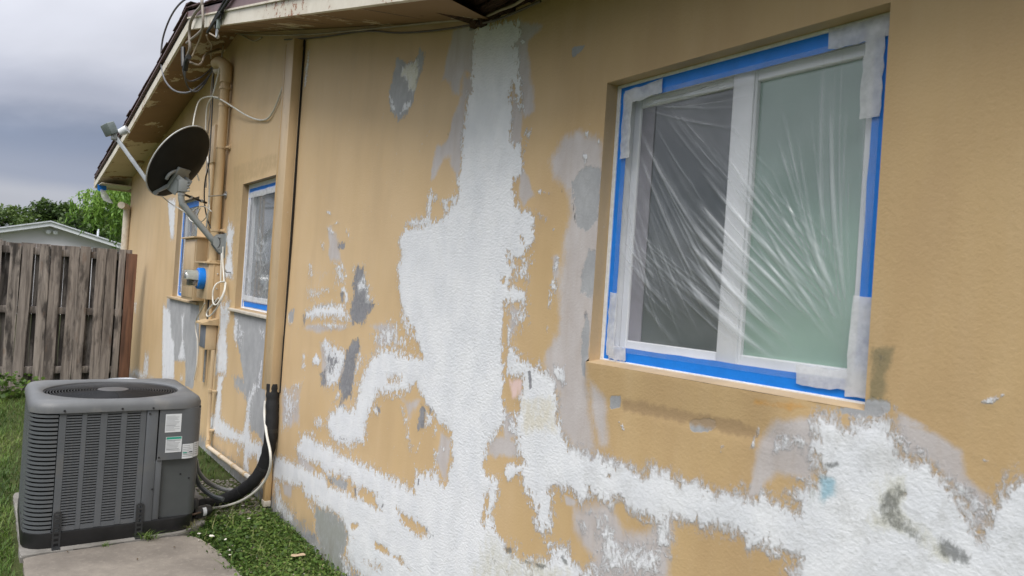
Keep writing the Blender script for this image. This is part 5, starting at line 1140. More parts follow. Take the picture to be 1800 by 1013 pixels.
# bracket behind the reflector
bc = dc_ - n_ * .085 - up * .10
rot = Matrix((rt, up, n_)).transposed()
bm = BM()
box(bm, (-.075, -.13, -.012), (.075, .08, .012), .004)
for sx_ in (-.05, .05):
    box(bm, (sx_ - .004, -.14, -.09), (sx_ + .004, .02, 0), .002)
box(bm, (-.06, -.02, -.06), (.06, .0, -.02), .003)
bmesh.ops.transform(bm, matrix=Matrix.Translation(bc) @ rot.to_4x4(), verts=bm.verts)
obj('back_bracket', bm, M_DISHG, dish)
bm = BM(); prev = None; pts = []
for a in np.linspace(-.3, PI + .3, 16): pts.append(dc_ - n_ * .075 - up * .13 + rt * (.12 * math.cos(a)) + up * (.085 * math.sin(a)))
tube(bm, pts, .014, 8); obj('bracket_arch', bm, M_DISHG, dish)
bm = BM(); box(bm, (-6.56, -.405, 2.25), (-6.475, -.335, 2.35), .006); obj('mast_clamp', bm, M_DISHG, dish)
for k in range(4):
    bm = BM(); z = 2.262 + .025 * k; tube(bm, [(-6.48, -.335, z), (-6.462, -.322, z)], .006, 8); obj('clamp_bolt', bm, M_STEEL, dish)
elb = Vector(PATHX['arm_elbow']); lnb = Vector(PATHX['lnb'])
bm = BM()
d = (lnb - elb).normalized()
def beam(bm, a, b, w, h):
    a = Vector(a); b = Vector(b); d = (b - a); L = d.length; q = d.to_track_quat('X', 'Z').to_matrix()
    for v in box(bm, (-L / 2, -w / 2, -h / 2), (L / 2, w / 2, h / 2), .003): v.co = q @ v.co + (a + b) / 2
beam(bm, elb - d * .03, lnb, .022, .030); beam(bm, bc - n_ * .02 - up * .03, elb, .024, .034)
obj('feed_arm', bm, simple('feed_arm_paint', (.33, .35, .37), .4), dish)
lb = obj('feed_horn', (lambda b: (tube(b, [lnb + Vector((.02, .03, .035)), lnb + Vector((.05, .08, .07))], [.03, .036], 14), b)[1])(BM()), simple('horn_white', (.62, .64, .66), .35), dish)
bm = BM(); box(bm, (-.055, -.035, -.05), (.055, .035, .05), .008); bmesh.ops.transform(bm, matrix=Matrix.Translation(lnb + Vector((-.01, -.045, .055))) @ Matrix.Rotation(.5, 4, 'X') @ Matrix.Rotation(.4, 4, 'Z'), verts=bm.verts); obj('lnb_head', bm, simple('lnb_grey', (.17, .20, .20), .35), dish)
bm = BM(); box(bm, (-.03, -.02, -.03), (.03, .02, .03), .005); bmesh.ops.transform(bm, matrix=Matrix.Translation(lnb + Vector((0, -.01, -.0))), verts=bm.verts); obj('lnb_bracket', bm, M_DISHG, dish)

# ------------------------------------------------------------------ cables
M_CWHITE = simple('white_cable', (.66, .64, .58), .45, var=.08); M_CTAN = simple('weathered_tan_cable', (.40, .33, .25), .6, var=.15)
M_CGREY = simple('grey_cable', (.13, .13, .14), .5); M_CBLK = simple('black_cable', (.02, .02, .02), .45); M_CDIRT = simple('dusty_grey_cable', (.30, .26, .22), .6)
M_FLEX = simple('grey_flex_conduit', (.24, .245, .25), .45, var=.08)
def cable(key, r_, mat, label, name='cable', group=None, n=8, extra=(), cat='cable'):
    o = None
    if not extra:
        bm = BM(); tube(bm, smooth_path(PATH[key], 6), r_, n); o = obj(name, bm, mat); tag(o, label, cat, group); return o
    t = thing(name, label, cat, PATH[key][0], group)
    for kk in (key,) + tuple(extra):
        bm = BM(); tube(bm, smooth_path(PATH[kk], 6), r_, n); obj('strand', bm, mat, t)
    return t
cable('loop_a', .0085, M_CGREY, 'thick dark grey service cable looping out past the roof peak against the sky')
cable('loop_b', .0075, M_CGREY, 'dark service loop nearest the plug sagging under the soffit')
cable('loop_c', .0075, M_CGREY, 'lowest dark loop crossing to the riser top under the soffit')
cable('plug', .018, M_CBLK, 'black sleeve splice hanging below the roof peak at the loops', 'cable_splice', cat='cable splice')
cable('splice', .022, M_CBLK, 'second black splice lump beside the tan drop wires', 'cable_splice', cat='cable splice')
cable('drop_a', .012, M_CDIRT, 'thick dusty drop wire coming down over the roof peak')
cable('drop_b', .010, M_CDIRT, 'dusty drop wire curving over the rake board beside the peak')
cable('drop_c', .007, M_CTAN, 'thin brown wire slanting down under the peak soffit')
cable('drop_d', .007, M_CTAN, 'kinked tan wire under the soffit just above the riser top')
cable('drop_e', .006, M_CTAN, 'short tan wire hooked under the rake board clamp')
cable('link_wire', .009, M_CTAN, 'pale tan wire linking the black splice to the white cable')
cable('white_main', .007, M_CWHITE, 'long white cable running from the eave down the riser to the dish foot')
cable('white_loop', .0065, M_CWHITE, 'white cable loop hanging in front of the dark dish')
cable('white_right', .0065, M_CWHITE, 'white cable sagging right of the riser to the tall cover')
cable('black_drop', .006, M_CBLK, 'black cable down the riser with a loop above the dish foot')
cable('riser_shadow', .005, M_CBLK, 'thin dark line modelling the shadow along the right side of the riser')  # dark tube stands in for the shadow line beside the riser
cable('grey_strand', .006, M_CDIRT, 'dusty grey strand beside the riser')
cable('eave_a', .0055, M_CTAN, 'tan cable stapled along the eave junction towards the primer column')
cable('eave_b', .005, simple('brown_cable', (.10, .08, .06), .6), 'dark brown cable sagging below the eave junction')
cable('eave_c', .006, M_CTAN, 'short tan cable tail under the eave left of the tall cover')
cable('dish_wire', .0045, M_CWHITE, 'thin white wire following the dish mast down to the wall')
cable('coil', .0045, M_CWHITE, 'small coiled white wire in front of the far window', extra=('coil_tail',))
cable('cable_ties', .006, M_CWHITE, 'pair of white wires dropping from the dish foot to the wall hook', extra=('cable_ties_b',))
cable('bundle', .0065, M_CWHITE, 'tied bundle of spare white cable beside the meter box', extra=('bundle_b',))
cable('tail', .0055, M_CWHITE, 'white cable tail hanging below the meter box')
cable('whip_a', .015, M_FLEX, 'upper grey flexible conduit from the air conditioner to the wall', cat='conduit', name='flexible_conduit')
cable('whip_b', .015, simple('dark_flex_conduit', (.09, .10, .105), .4), 'lower dark flexible conduit curving to the ground by the air conditioner', cat='conduit', name='flexible_conduit')
M_FOAM = simple('black_foam_insulation', (.010, .010, .011), .75, var=.25, scale=30, bump=.5, bscale=60)
ls = thing('line_set', 'thick black insulated refrigerant line from the tan cover to the air conditioner', 'insulated pipe', PATH['line_black'][0])
pp = smooth_path(PATH['line_black'], 6); rr_ = [.042 + .0015 * math.sin(i * 1.7) + .001 * math.sin(i * 4.1) - .012 * max(0, (i / len(pp)) - .6) for i in range(len(pp))]
bm = BM(); tube(bm, pp, rr_, 14); obj('insulation', bm, M_FOAM, ls)
for i_ in (14, 25, 36):
    bm = BM(); tube(bm, [pp[i_], pp[i_ + 1]], rr_[i_] + .0008, 14); obj('tape_wrap', bm, M_CBLK, ls)
cable('line_white', .0085, M_CWHITE, 'white control cable following the black insulated line to the air conditioner')
bm = BM(); tube(bm, PATH['crack'], .0016, 5); obj('crack', bm, M_DKM, house, False)
bm = BM(); tube(bm, [PATH['crack'][3], Vector(PATH['crack'][3]) + Vector((.05, 0, -.14)), Vector(PATH['crack'][3]) + Vector((.02, 0, -.26))], .0013, 5); obj('crack', bm, M_DKM, house, False)
# service drop clamps at the rake board
sc_ = thing('service_clamp', 'weathered metal cable clamps holding black overhead wires at the rake board', 'cable clamp', PATHX['clamp0'])
c0 = Vector(PATHX['clamp0']); c1 = Vector(PATHX['clamp1']); c2_ = Vector(PATHX['clamp2'])
bm = BM(); beam(bm, c0, c1, .03, .035); obj('clamp_body', bm, M_STEEL, sc_)
bm = BM(); beam(bm, c1 + Vector((.03, 0, .01)), c2_ + Vector((.02, 0, 0)), .022, .028); obj('clamp_body', bm, simple('verdigris_metal', (.26, .31, .29), .5), sc_)
bm = BM(); beam(bm, c1 + Vector((-.05, 0, .03)), c2_ + Vector((-.06, 0, .02)), .015, .02); obj('clamp_wedge', bm, M_CBLK, sc_)
bm = BM(); beam(bm, c0 + Vector((.05, 0, .02)), c1 + Vector((.09, 0, -.02)), .015, .02); obj('clamp_wedge', bm, M_CBLK, sc_)
bm = BM(); tube(bm, [c2_ + Vector((.02 * math.cos(a), 0, .045 * math.sin(a) - .01)) for a in np.linspace(0, 2 * PI, 13)], .006, 6); obj('hook', bm, M_STEEL, sc_)
for k, (e0, e1) in enumerate((('ohA0', 'ohA1'), ('ohB0', 'ohB1'))):
    a = Vector(PATHX[e0]); b = Vector(PATHX[e1]); dd = (b - a).normalized()
    bm = BM(); tube(bm, smooth_path([a, b, b + dd * 6 + Vector((0, 0, -.3)), b + dd * 14 + Vector((0, 0, -.2))], 5), .011, 8)
    tag(obj('overhead_wire', bm, M_CBLK), ['left black overhead service wire rising from the clamps', 'right black overhead service wire rising from the clamps'][k], 'wire')
bm = BM(); p0 = Vector(PATH['loop_a'][0]); tube(bm, smooth_path([Vector(PATH['drop_a'][0]), Vector(PATH['drop_a'][0]) + Vector((.05, -.1, .8)), Vector(PATH['drop_a'][0]) + Vector((1.0, -3, 3.2))], 6), .014, 8)
tag(obj('overhead_wire', bm, M_CDIRT), 'dusty thick overhead wire above the roof peak', 'wire')
# wall hook
hk = BM(); tube(hk, [(x_, y_, z_) for x_, y_, z_ in ((-6.22, -.002, 1.60), (-6.22, -.04, 1.60), (-6.22, -.05, 1.615))], .006, 8)
tag(obj('wall_hook', hk, M_STEEL), 'small steel hook in the wall holding the white cable bundle', 'hook')

# ------------------------------------------------------------------ air conditioner
def ay(y): return -1.6 + (y + 1.6) * .966
def az(z): return 1.6 - (1.6 - z) * .966
AX0, AX1, AY0, AY1 = -5.42, -4.56, -1.405, -.535
M_AC = simple('ac_grey_paint', (.10, .107, .116), .42, var=.06, scale=5, bump=.04, bscale=300, grime=(.125, .122, .115), gscale=5)
M_ACD = simple('ac_dark_inside', (.012, .012, .013), .7); M_ACB = simple('ac_black_base', (.012, .012, .013), .5, var=.2)
M_ACT = simple('ac_top_plastic', (.125, .13, .136), .5, var=.08, scale=6, grime=(.19, .185, .175), gscale=7)
M_ACP = simple('ac_panel_grey', (.07, .076, .078), .42, var=.05)
M_GRL = simple('fan_grille_black', (.03, .031, .034), .4)
ac = thing('air_conditioner', 'grey louvred outdoor air conditioner on the concrete pad in front of the wall', 'air conditioner', ((AX0 + AX1) / 2, (AY0 + AY1) / 2, .035))
def rrect(x0, x1, y0, y1, r_, n=6, inset=0):
    x0 += inset; x1 -= inset; y0 += inset; y1 -= inset; r_ = max(r_ - inset, .004); o = []
    for cx_, cy_, a0 in ((x1 - r_, y1 - r_, 0), (x0 + r_, y1 - r_, 90), (x0 + r_, y0 + r_, 180), (x1 - r_, y0 + r_, 270)):
        for k in range(n + 1):
            a = math.radians(a0 + 90 * k / n); o.append((cx_ + r_ * math.cos(a), cy_ + r_ * math.sin(a)))
    return o
def loft(bm, rings, cap0=True, cap1=True):
    R_ = [[bm.verts.new(p) for p in r_] for r_ in rings]; n = len(R_[0])
    for a, b in zip(R_, R_[1:]):
        for k in range(n): bm.faces.new((a[k], a[(k + 1) % n], b[(k + 1) % n], b[k]))
    if cap0: bm.faces.new(R_[0][::-1])
    if cap1: bm.faces.new(R_[-1])
RC = .115
ANG = [math.radians(5 * k) for k in range(72)]
def lay(z, inset=0, r_=RC, n=8):
    cx_, cy_ = (AX0 + AX1) / 2, (AY0 + AY1) / 2; h = (AX1 - AX0) / 2 - inset; rr = max(r_ - inset, .01); o = []
    for a in ANG:
        c, s = math.cos(a), math.sin(a); t_ = h / max(abs(c), abs(s)); x, y = abs(c) * t_, abs(s) * t_
        if x > h - rr and y > h - rr:      # inside the corner square: meet the arc
            q = h - rr; b = abs(c) * q + abs(s) * q; t_ = b + math.sqrt(max(b * b - 2 * q * q + rr * rr, 0))
        o.append((cx_ + c * t_, cy_ + s * t_, z))
    return o
bm = BM(); loft(bm, [lay(.036, -.004), lay(.042, -.008), lay(.118, -.008), lay(.122, .004), lay(.122, .03)]); obj('base_pan', bm, M_ACB, ac)
bm = BM(); loft(bm, [lay(.12, .05), lay(.775, .05)]); obj('coil_core', bm, M_ACD, ac)
# top cap with the round opening
R_ = .365; fc = ((AX0 + AX1) / 2, (AY0 + AY1) / 2)
def circ(z, r_): return [(fc[0] + r_ * math.cos(a), fc[1] + r_ * math.sin(a), z) for a in ANG]
bm = BM(); loft(bm, [lay(.772, .006), lay(.772, -.012), lay(.800, -.013), lay(.822, -.004), lay(.834, .012), lay(.838, .035), circ(.834, R_ + .012), circ(.826, R_), circ(.80, R_ - .004)], False, False); obj('top_cap', bm, M_ACT, ac)
bm = BM(); loft(bm, [circ(.70, R_ - .006), circ(.80, R_ - .004)], True, False); obj('fan_shroud', bm, M_ACD, ac)
fan = None
for k in range(4):
    bm = BM(); a = k * PI / 2 + .3
    for j in range(1):
        p = []
        for rr, dz, da in ((.06, .0, 0), (.33, .0, -.12), (.34, .035, .55), (.06, .02, .5)): p.append((fc[0] + rr * math.cos(a + da), fc[1] + rr * math.sin(a + da), .735 + dz))
        quad(bm, *p)
    obj('fan_blade', bm, M_ACB, ac, False)
bm = BM(); lathe(bm, [(.07, 0), (.07, .05), (.06, .06)], (fc[0], fc[1], .72), 'Z', 20); obj('fan_motor', bm, M_ACB, ac)
for k in range(19):
    r_ = .085 + k * (R_ - .09) / 18.0; z = .828 - .014 * (r_ / R_) ** 2 + .002
    bm = BM(); tube(bm, [(fc[0] + r_ * math.cos(a), fc[1] + r_ * math.sin(a), z) for a in np.linspace(0, 2 * PI, 49)], .0036, 4, False); obj('grille_ring', bm, M_GRL, ac)
for k in range(12):
    a = k * PI / 6 + .1; bm = BM(); tube(bm, [(fc[0] + r_ * math.cos(a), fc[1] + r_ * math.sin(a), .8245 - .014 * (r_ / R_) ** 2) for r_ in (.08, .2, .3, R_)], .0026, 5); obj('grille_spoke', bm, M_GRL, ac)
bm = BM(); lathe(bm, [(.084, 0), (.084, .004), (.03, .006)], (fc[0], fc[1], .828), 'Z', 28); obj('grille_disc', bm, simple('grille_disc_grey', (.09, .09, .095), .4), ac)
# +x face: vertical ribs, top and bottom bands, then each louver blade
zb0, zt0 = az(.088), az(.728)
bands = [(ay(-1.262), ay(-1.226)), (ay(-1.150), ay(-1.124)), (ay(-1.057), ay(-1.021)), (ay(-.951), ay(-.919)), (ay(-.849), ay(-.817))]
zlo, zhi = .122, .773
xf = AX1
for a, b in bands:
    bm = BM(); box(bm, (xf - .016, a, zlo), (xf, b, zhi), .002, seg=1); obj('rib', bm, M_AC, ac)
cols = [(bands[i][1], bands[i + 1][0]) for i in range(4)]
for a, b in cols:
    for p, q in ((zlo, zb0 + .004), (zt0, zhi)):
        bm = BM(); box(bm, (xf - .016, a, p), (xf - .0005, b, q)); obj('panel_band', bm, M_AC, ac)
NL = 41
pitch = (zt0 - zb0) / NL
bm = BM(); prism(bm, [(0, -.5, 0), (-.013, -.5, .0035), (-.013, -.5, .0085), (0, -.5, .0088)], (0, 1, 0))
louv = bpy.data.meshes.new('louver'); bmesh.ops.recalc_face_normals(bm, faces=bm.faces); bm.to_mesh(louv); bm.free(); louv.materials.append(M_AC)
for a, b in cols:
    for k in range(NL):
        o = bpy.data.objects.new('louver', louv); COL.objects.link(o); o.parent = ac
        o.location = Vector((xf - .0008, (a + b) / 2, zb0 + k * pitch)) - ac.location; o.scale = (1, b - a, 1)
# rounded near-left corner: longer curved blades
NC = 27; pc_ = (az(.735) - az(.085)) / NC
def arc_blade(h, thick=.014, n=10):
    bm = BM(); cxx, cyy = AX1 - RC, AY0 + RC; P = []
    P.append((AX1, ay(-1.266)))
    for k in range(n + 1):
        a = -math.radians(90 * k / n); P.append((cxx + RC * math.cos(a), cyy + RC * math.sin(a)))
    rings = []
    for i, (x, y) in enumerate(P):
        if i == 0: nx__, ny__ = 1, 0
        else: nx__, ny__ = (x - cxx) / RC, (y - cyy) / RC
        rings.append([bm.verts.new(q) for q in ((x, y, 0), (x, y, h), (x - nx__ * thick, y - ny__ * thick, h * .8), (x - nx__ * thick, y - ny__ * thick, h * .2))])
    for a, b in zip(rings, rings[1:]):
        for k in range(4): bm.faces.new((a[k], a[(k + 1) % 4], b[(k + 1) % 4], b[k]))
    bm.faces.new(rings[0]); bm.faces.new(rings[-1][::-1]); return bm
bm = arc_blade(.0145); bmesh.ops.recalc_face_normals(bm, faces=bm.faces); cb = bpy.data.meshes.new('corner_louver'); bm.to_mesh(cb); bm.free(); cb.materials.append(M_AC); cb.shade_smooth(); cb.set_sharp_from_angle(angle=.6)
for k in range(NC + 1):
    o = bpy.data.objects.new('corner_louver', cb); COL.objects.link(o); o.parent = ac; o.location = Vector((0, 0, az(.085) - .016 + k * pc_)) - ac.location
# -y face (seen at a graze) and the hidden faces
bm = BM()
xa_, xb_ = AX0 + RC, AX1 - RC
for k in range(7):
    x = xa_ + (xb_ - xa_) * k / 6; box(bm, (x - .015, AY0, zlo), (x + .015, AY0 + .015, zhi))
o = obj('rib', bm, M_AC, ac)
bm = BM()
for k in range(NL + 1): box(bm, (xa_, AY0 + .001, zb0 + k * pitch), (xb_, AY0 + .013, zb0 + k * pitch + .0085))
o = obj('louver_set', bm, M_AC, ac, False); o['kind'] = 'stuff'
bm = BM(); L0 = [p for p in rrect(AX0, AX1, AY0, AY1, RC, 8, .004)]
# wrap for back (-x) and wall side (+y): indices of the corners 0..26 belong to +x+y, -x+y, -x-y corners
W_ = L0[6:27]
va = [bm.verts.new((x, y, zlo)) for x, y in W_]; vb = [bm.verts.new((x, y, zhi)) for x, y in W_]
for k in range(len(W_) - 1): bm.faces.new((va[k], va[k + 1], vb[k + 1], vb[k]))
obj('wrap_panel', bm, M_AC, ac)
# post, control box cover (upper right) and recessed access panel (lower right)
bm = BM(); box(bm, (xf - .02, ay(-.815), .118), (xf + .002, ay(-.752), zhi), .004); obj('corner_post', bm, M_AC, ac)
zc0 = az(.432)
def wrap(y_start, r_, zz0, zz1, xoff, thick=.02, n=8, tail=.05):
    bm = BM(); cxx, cyy = AX1 + xoff - r_, AY1 - r_ + (xoff if xoff > 0 else 0); P = [(AX1 + xoff, y_start)]
    for k in range(n + 1):
        a = math.radians(90 * k / n); P.append((cxx + r_ * math.cos(a), cyy + r_ * math.sin(a)))
    P.append((cxx - tail, cyy + r_)); Q = [(x - thick, y) if i == 0 else (x - thick * .7, y - thick * .7) for i, (x, y) in enumerate(P)]
    A = [bm.verts.new((x, y, zz0)) for x, y in P]; B = [bm.verts.new((x, y, zz1)) for x, y in P]
    C = [bm.verts.new((x, y, zz0)) for x, y in Q]; D_ = [bm.verts.new((x, y, zz1)) for x, y in Q]
    for k in range(len(P) - 1):
        bm.faces.new((A[k], A[k + 1], B[k + 1], B[k])); bm.faces.new((C[k], D_[k], D_[k + 1], C[k + 1]))
        bm.faces.new((A[k], C[k], C[k + 1], A[k + 1])); bm.faces.new((B[k], B[k + 1], D_[k + 1], D_[k]))
    bm.faces.new((A[0], B[0], D_[0], C[0])); bm.faces.new((A[-1], C[-1], D_[-1], B[-1])); return bm, P
bm, PW = wrap(ay(-.745), .09, zc0, zhi, .004); obj('control_cover', bm, M_AC, ac)
bm, _ = wrap(ay(-.748), .05, .122, zc0 - .001, -.028); obj('access_panel', bm, M_ACP, ac)
bm = BM(); box(bm, (xf - .03, ay(-.752), .122), (xf - .004, ay(-.715), zc0), .003); obj('corner_post', bm, M_AC, ac)
for (y, z) in ((-1.24, .745), (-.785, .742), (-.52, .74), (-.95, .745)):
    bm = BM(); lathe(bm, [(.006, 0), (.006, .003)], (xf + .0125, ay(y), az(z) + .012), 'X', 8); obj('screw', bm, M_ACD, ac)
for (y, z) in ((-.735, .45), (-.80, .72), (-.76, .26), (-.60, .33), (-.55, .30)):
    bm = BM(); lathe(bm, [(.0055, 0), (.0055, .003)], (xf + (.004 if z > .4 or y < -.7 else -.027), ay(y), az(z)), 'X', 8); obj('screw', bm, M_ACD, ac)
# printed labels: flat stickers with print
def sticker(name, y0, y1, z0, z1, rows, header=None, seed=0):
    """sticker following the cover; y as measured, wraps round the corner"""
    r = random.Random(seed)
    def pos(y, z, d=.0055):
        yy = ay(y); cy_ = AY1 - .09 + .004
        if yy <= cy_: return (AX1 + .004 + d - .004, yy, z)
        a = min((yy - cy_) / .09 * 1.15, 1.5); return (AX1 + .004 - .09 + (.09 + d - .004) * math.cos(a), cy_ + (.09 + d - .004) * math.sin(a), z)
    def patch(ya, yb, za, zb, mat, nm, par, d):
        bm = BM(); n = 8; A = []
        for k in range(n + 1):
            y = ya + (yb - ya) * k / n; A.append((bm.verts.new(pos(y, az(za), d)), bm.verts.new(pos(y, az(zb), d))))
        for p, q in zip(A, A[1:]): bm.faces.new((p[0], q[0], q[1], p[1]))
        return obj(nm, bm, mat, par)
    base = patch(y0, y1, z0, z1, M_STK, name, ac, .0056)
    H = z1 - z0
    if header: patch(y0 + .003, y1 - .003, z1 - H * .16, z1 - .002, header, 'header', base, .0060)
    for k in range(rows):
        z = z1 - H * (.22 if header else .10) - k * H * (.72 if header else .84) / rows
        wdt = (y1 - y0) * r.uniform(.5, .9); ys = y0 + (y1 - y0) * .05
        patch(ys, min(ys + wdt, y1 - .004), z - H * .25 / rows, z, M_PRINT if r.random() < .85 else M_PRINTD, 'print_line', base, .0062)
    return base
M_STK = simple('sticker_paper', (.62, .64, .66), .4, var=.03); M_PRINT = simple('grey_print', (.30, .31, .33), .5); M_PRINTD = simple('dark_print', (.06, .07, .08), .5)
M_GRN = simple('green_print', (.02, .28, .20), .45)
sticker('rating_label', -.712, -.622, .600, .712, 13, None, 1)
sticker('warning_label', -.703, -.612, .476, .572, 9, M_GRN, 2)
s3 = sticker('warning_label', -.606, -.545, .432, .522, 7, None, 3)
sticker('warning_label', -.543, -.500, .436, .526, 6, None, 4)
# green and dark block on the third label
def blk(ya, yb, za, zb, mat):
    bm = BM(); quad(bm, (AX1 + .0105, ay(ya), az(za)), (AX1 + .0105, ay(yb), az(za)), (AX1 + .0105, ay(yb), az(zb)), (AX1 + .0105, ay(ya), az(zb))); obj('print_block', bm, mat, s3, False)
blk(-.603, -.58, .466, .473, M_GRN); blk(-.566, -.548, .47, .477, M_PRINTD)
# hold-down straps with real holes
def strap(y, zt, zb):
    bm = BM(); x0, x1 = xf + .009, xf + .012
    box(bm, (x0, y - .020, zb), (x1, y - .011, zt)); box(bm, (x0, y + .011, zb), (x1, y + .020, zt))
    n = 7
    for k in range(n + 1):
        z = zb + (zt - zb) * k / n; box(bm, (x0 + .0002, y - .0112, z - .006), (x1 - .0002, y + .0112, z + .006))
    box(bm, (x0, y - .02, zb - .004), (x1 + .035, y + .02, zb))
    obj('strap', bm, simple('strap_dark_steel', (.05, .052, .055), .4, .5), ac, False)
strap(ay(-1.238), az(.18), .040); strap(ay(-.82), az(.178), .040)
# service valves
bm = BM(); lathe(bm, [(.022, 0), (.022, .05), (.016, .06)], (-4.90 + .22, -.52, .125), 'Z', 14); obj('valve_cap', bm, M_CBLK, ac)
bm = BM(); tube(bm, [(-4.66, -.60, .09), (-4.66, -.52, .095), (-4.70, -.47, .09)], .007, 8); obj('liquid_line', bm, simple('dull_copper', (.16, .11, .08), .4, .6), ac)
bm = BM(); box(bm, (-4.70, -.62, .07), (-4.65, -.57, .11), .006); tube(bm, [(-4.672, -.595, .11), (-4.672, -.595, .13)], .012, 10); obj('valve', bm, simple('dull_brass', (.20, .17, .10), .4, .6), ac)
fd = thing('filter_drier', 'black cylinder with a small white tag on the line beside the air conditioner', 'filter', (-4.72, -.46, .08))
bm = BM(); tube(bm, smooth_path([(-4.70, -.53, .085), (-4.71, -.515, .085), (-4.74, -.43, .085), (-4.76, -.40, .085)], 3), [.008, .016, .034, .036, .036, .036, .036, .03, .016, .010], 16) ; obj('shell', bm, M_CBLK, fd)
bm = BM(); prev = None
for a in np.linspace(-.6, .9, 6):
    d_ = Vector((.9, .35, 0)) * math.cos(a) * .0372 + Vector((0, 0, 1)) * math.sin(a) * .0372
    cur = [bm.verts.new(Vector((-4.722, -.475, .085)) + d_), bm.verts.new(Vector((-4.730, -.452, .085)) + d_)]
    if prev: bm.faces.new((prev[0], prev[1], cur[1], cur[0]))
    prev = cur
obj('tag', bm, M_STK, fd)
# pail with lid behind the unit
pl = thing('paint_pail', 'grey lidded pail standing behind the air conditioner', 'pail', (-8.6, -.40, 0))
bm = BM(); lathe(bm, [(.14, 0), (.165, .34), (.165, .35)], (-8.6, -.42, 0), 'Z', 28); obj('bucket', bm, simple('pail_grey', (.35, .37, .40), .4), pl)
bm = BM(); lathe(bm, [(.175, .33), (.178, .362), (.172, .372), (.160, .373), (.155, .366), (0.01, .366)], (-8.6, -.42, 0), 'Z', 28, False); obj('lid', bm, simple('pail_lid', (.42, .45, .49), .35), pl)
# ------------------------------------------------------------------ ground, slabs
def ground_mat():
    t = NT('lawn_soil'); a = t.noise(5, 6, .65); b = t.noise(60, 4, .7)
    c = t.mix(t.rng(a, .35, .65), (.045, .065, .018), (.07, .09, .028)); c = t.mix(t.rng(b, .45, .7, 0, .7), c, (.085, .065, .04))
    t.bsdf(c, .95, 0, t.bump(b, .8, .02), .15); return t.m
def concrete_mat(name, base, dark, sc=1.):
    t = NT(name); a = t.noise(2.2 * sc, 7, .68); b = t.noise(28, 5, .7); f = t.noise(220, 3, .7)
    c = t.mix(t.rng(a, .35, .68), base, dark); c = t.mix(t.rng(b, .5, .75, 0, .4), c, tuple(q * 1.25 for q in base)); c = t.mix(t.rng(f, .55, .75, 0, .45), c, tuple(q * .55 for q in dark))
    cr_ = t.n('ShaderNodeTexVoronoi'); cr_.feature = 'DISTANCE_TO_EDGE'; cr_.inputs['Scale'].default_value = 1.1; t.l(t.co, cr_.inputs['Vector'])
    t.bsdf(c, .85, 0, t.bump(t.math('ADD', b, t.math('MULTIPLY', f, .4)), .35, .004), .25); return t.m
G = BM(); quad(G, (-400, -400, 0), (400, -400, 0), (400, 400, 0), (-400, 400, 0)); tag(obj('ground', G, ground_mat(), None, False), kind='structure')
M_CON = concrete_mat('slab_concrete', (.27, .24, .205), (.17, .15, .13)); M_CON2 = concrete_mat('pad_concrete', (.27, .255, .235), (.17, .16, .145), 2)
def slab(name, P, z, mat, seed):
    """polygon slab with chipped, slightly wandering edges"""
    r = random.Random(seed); Q = []
    for i in range(len(P)):
        a, b = Vector((*P[i], 0)), Vector((*P[(i + 1) % len(P)], 0)); n = max(2, int((b - a).length / .06))
        for k in range(n):
            p = a.lerp(b, k / n); Q.append((p.x + r.gauss(0, .0035), p.y + r.gauss(0, .0035)))
    bm = BM(); top = [bm.verts.new((x, y, z + r.gauss(0, .0006))) for x, y in Q]; low = [bm.verts.new((x, y, -.06)) for x, y in Q]
    f = bm.faces.new(top); 
    for k in range(len(Q)): bm.faces.new((top[k], top[(k + 1) % len(Q)], low[(k + 1) % len(Q)], low[k]))
    es = [e for e in f.edges]; bmesh.ops.bevel(bm, geom=es, offset=.006, segments=2, affect='EDGES')
    return obj(name, bm, mat, None, True, 50)
tag(slab('concrete_pad', [(-5.75, -1.42), (-4.50, -1.41), (-4.515, -.62), (-4.66, -.46), (-5.05, -.36), (-5.75, -.34)], .036, M_CON2, 1), kind='structure')
tag(slab('concrete_path', [(-4.492, -1.395), (-1.6, -1.40), (-1.6, -.50), (-3.75, -.475), (-4.2, -.50), (-4.44, -.555), (-4.50, -.62)], .030, M_CON, 2), kind='structure')
# ------------------------------------------------------------------ grass: every blade a small bent strip, all joined
def grass_mat(name, cols):
    t = NT(name); a = t.attr('tone'); cr_ = t.n('ShaderNodeValToRGB'); t.l(a, cr_.inputs[0]); e = cr_.color_ramp.elements
    while len(e) < len(cols): e.new(.5)
    for k, c in enumerate(cols): e[k].position = k / (len(cols) - 1); e[k].color = (*c, 1)
    b = t.bsdf(cr_.outputs[0], .5, 0, None, .3)
    tl = t.n('ShaderNodeBsdfTranslucent'); t.l(cr_.outputs[0], tl.inputs[0]); mx = t.n('ShaderNodeMixShader'); mx.inputs[0].default_value = .3
    t.l(b.outputs[0], mx.inputs[1]); t.l(tl.outputs[0], mx.inputs[2]); t.l(mx.outputs[0], t.out.inputs[0]); return t.m
M_GRASS = grass_mat('grass_blades', [(.035, .07, .014), (.085, .155, .028), (.15, .225, .045), (.30, .29, .13)])
def mesh_np(name, V, Fq, tone, mat, kind=None, parent=None):
    me = bpy.data.meshes.new(name); me.vertices.add(len(V)); me.vertices.foreach_set('co', V.astype(np.float32).ravel())
    me.loops.add(Fq.size); me.loops.foreach_set('vertex_index', Fq.astype(np.int32).ravel()); me.polygons.add(len(Fq))
    me.polygons.foreach_set('loop_start', np.arange(0, Fq.size, Fq.shape[1], dtype=np.int32)); me.update(calc_edges=True)
    a = me.attributes.new('tone', 'FLOAT', 'POINT'); a.data.foreach_set('value', np.clip(tone, 0, 1).astype(np.float32)); me.materials.append(mat)
    o = link(name, me, parent)
    if kind: o['kind'] = kind
    return o
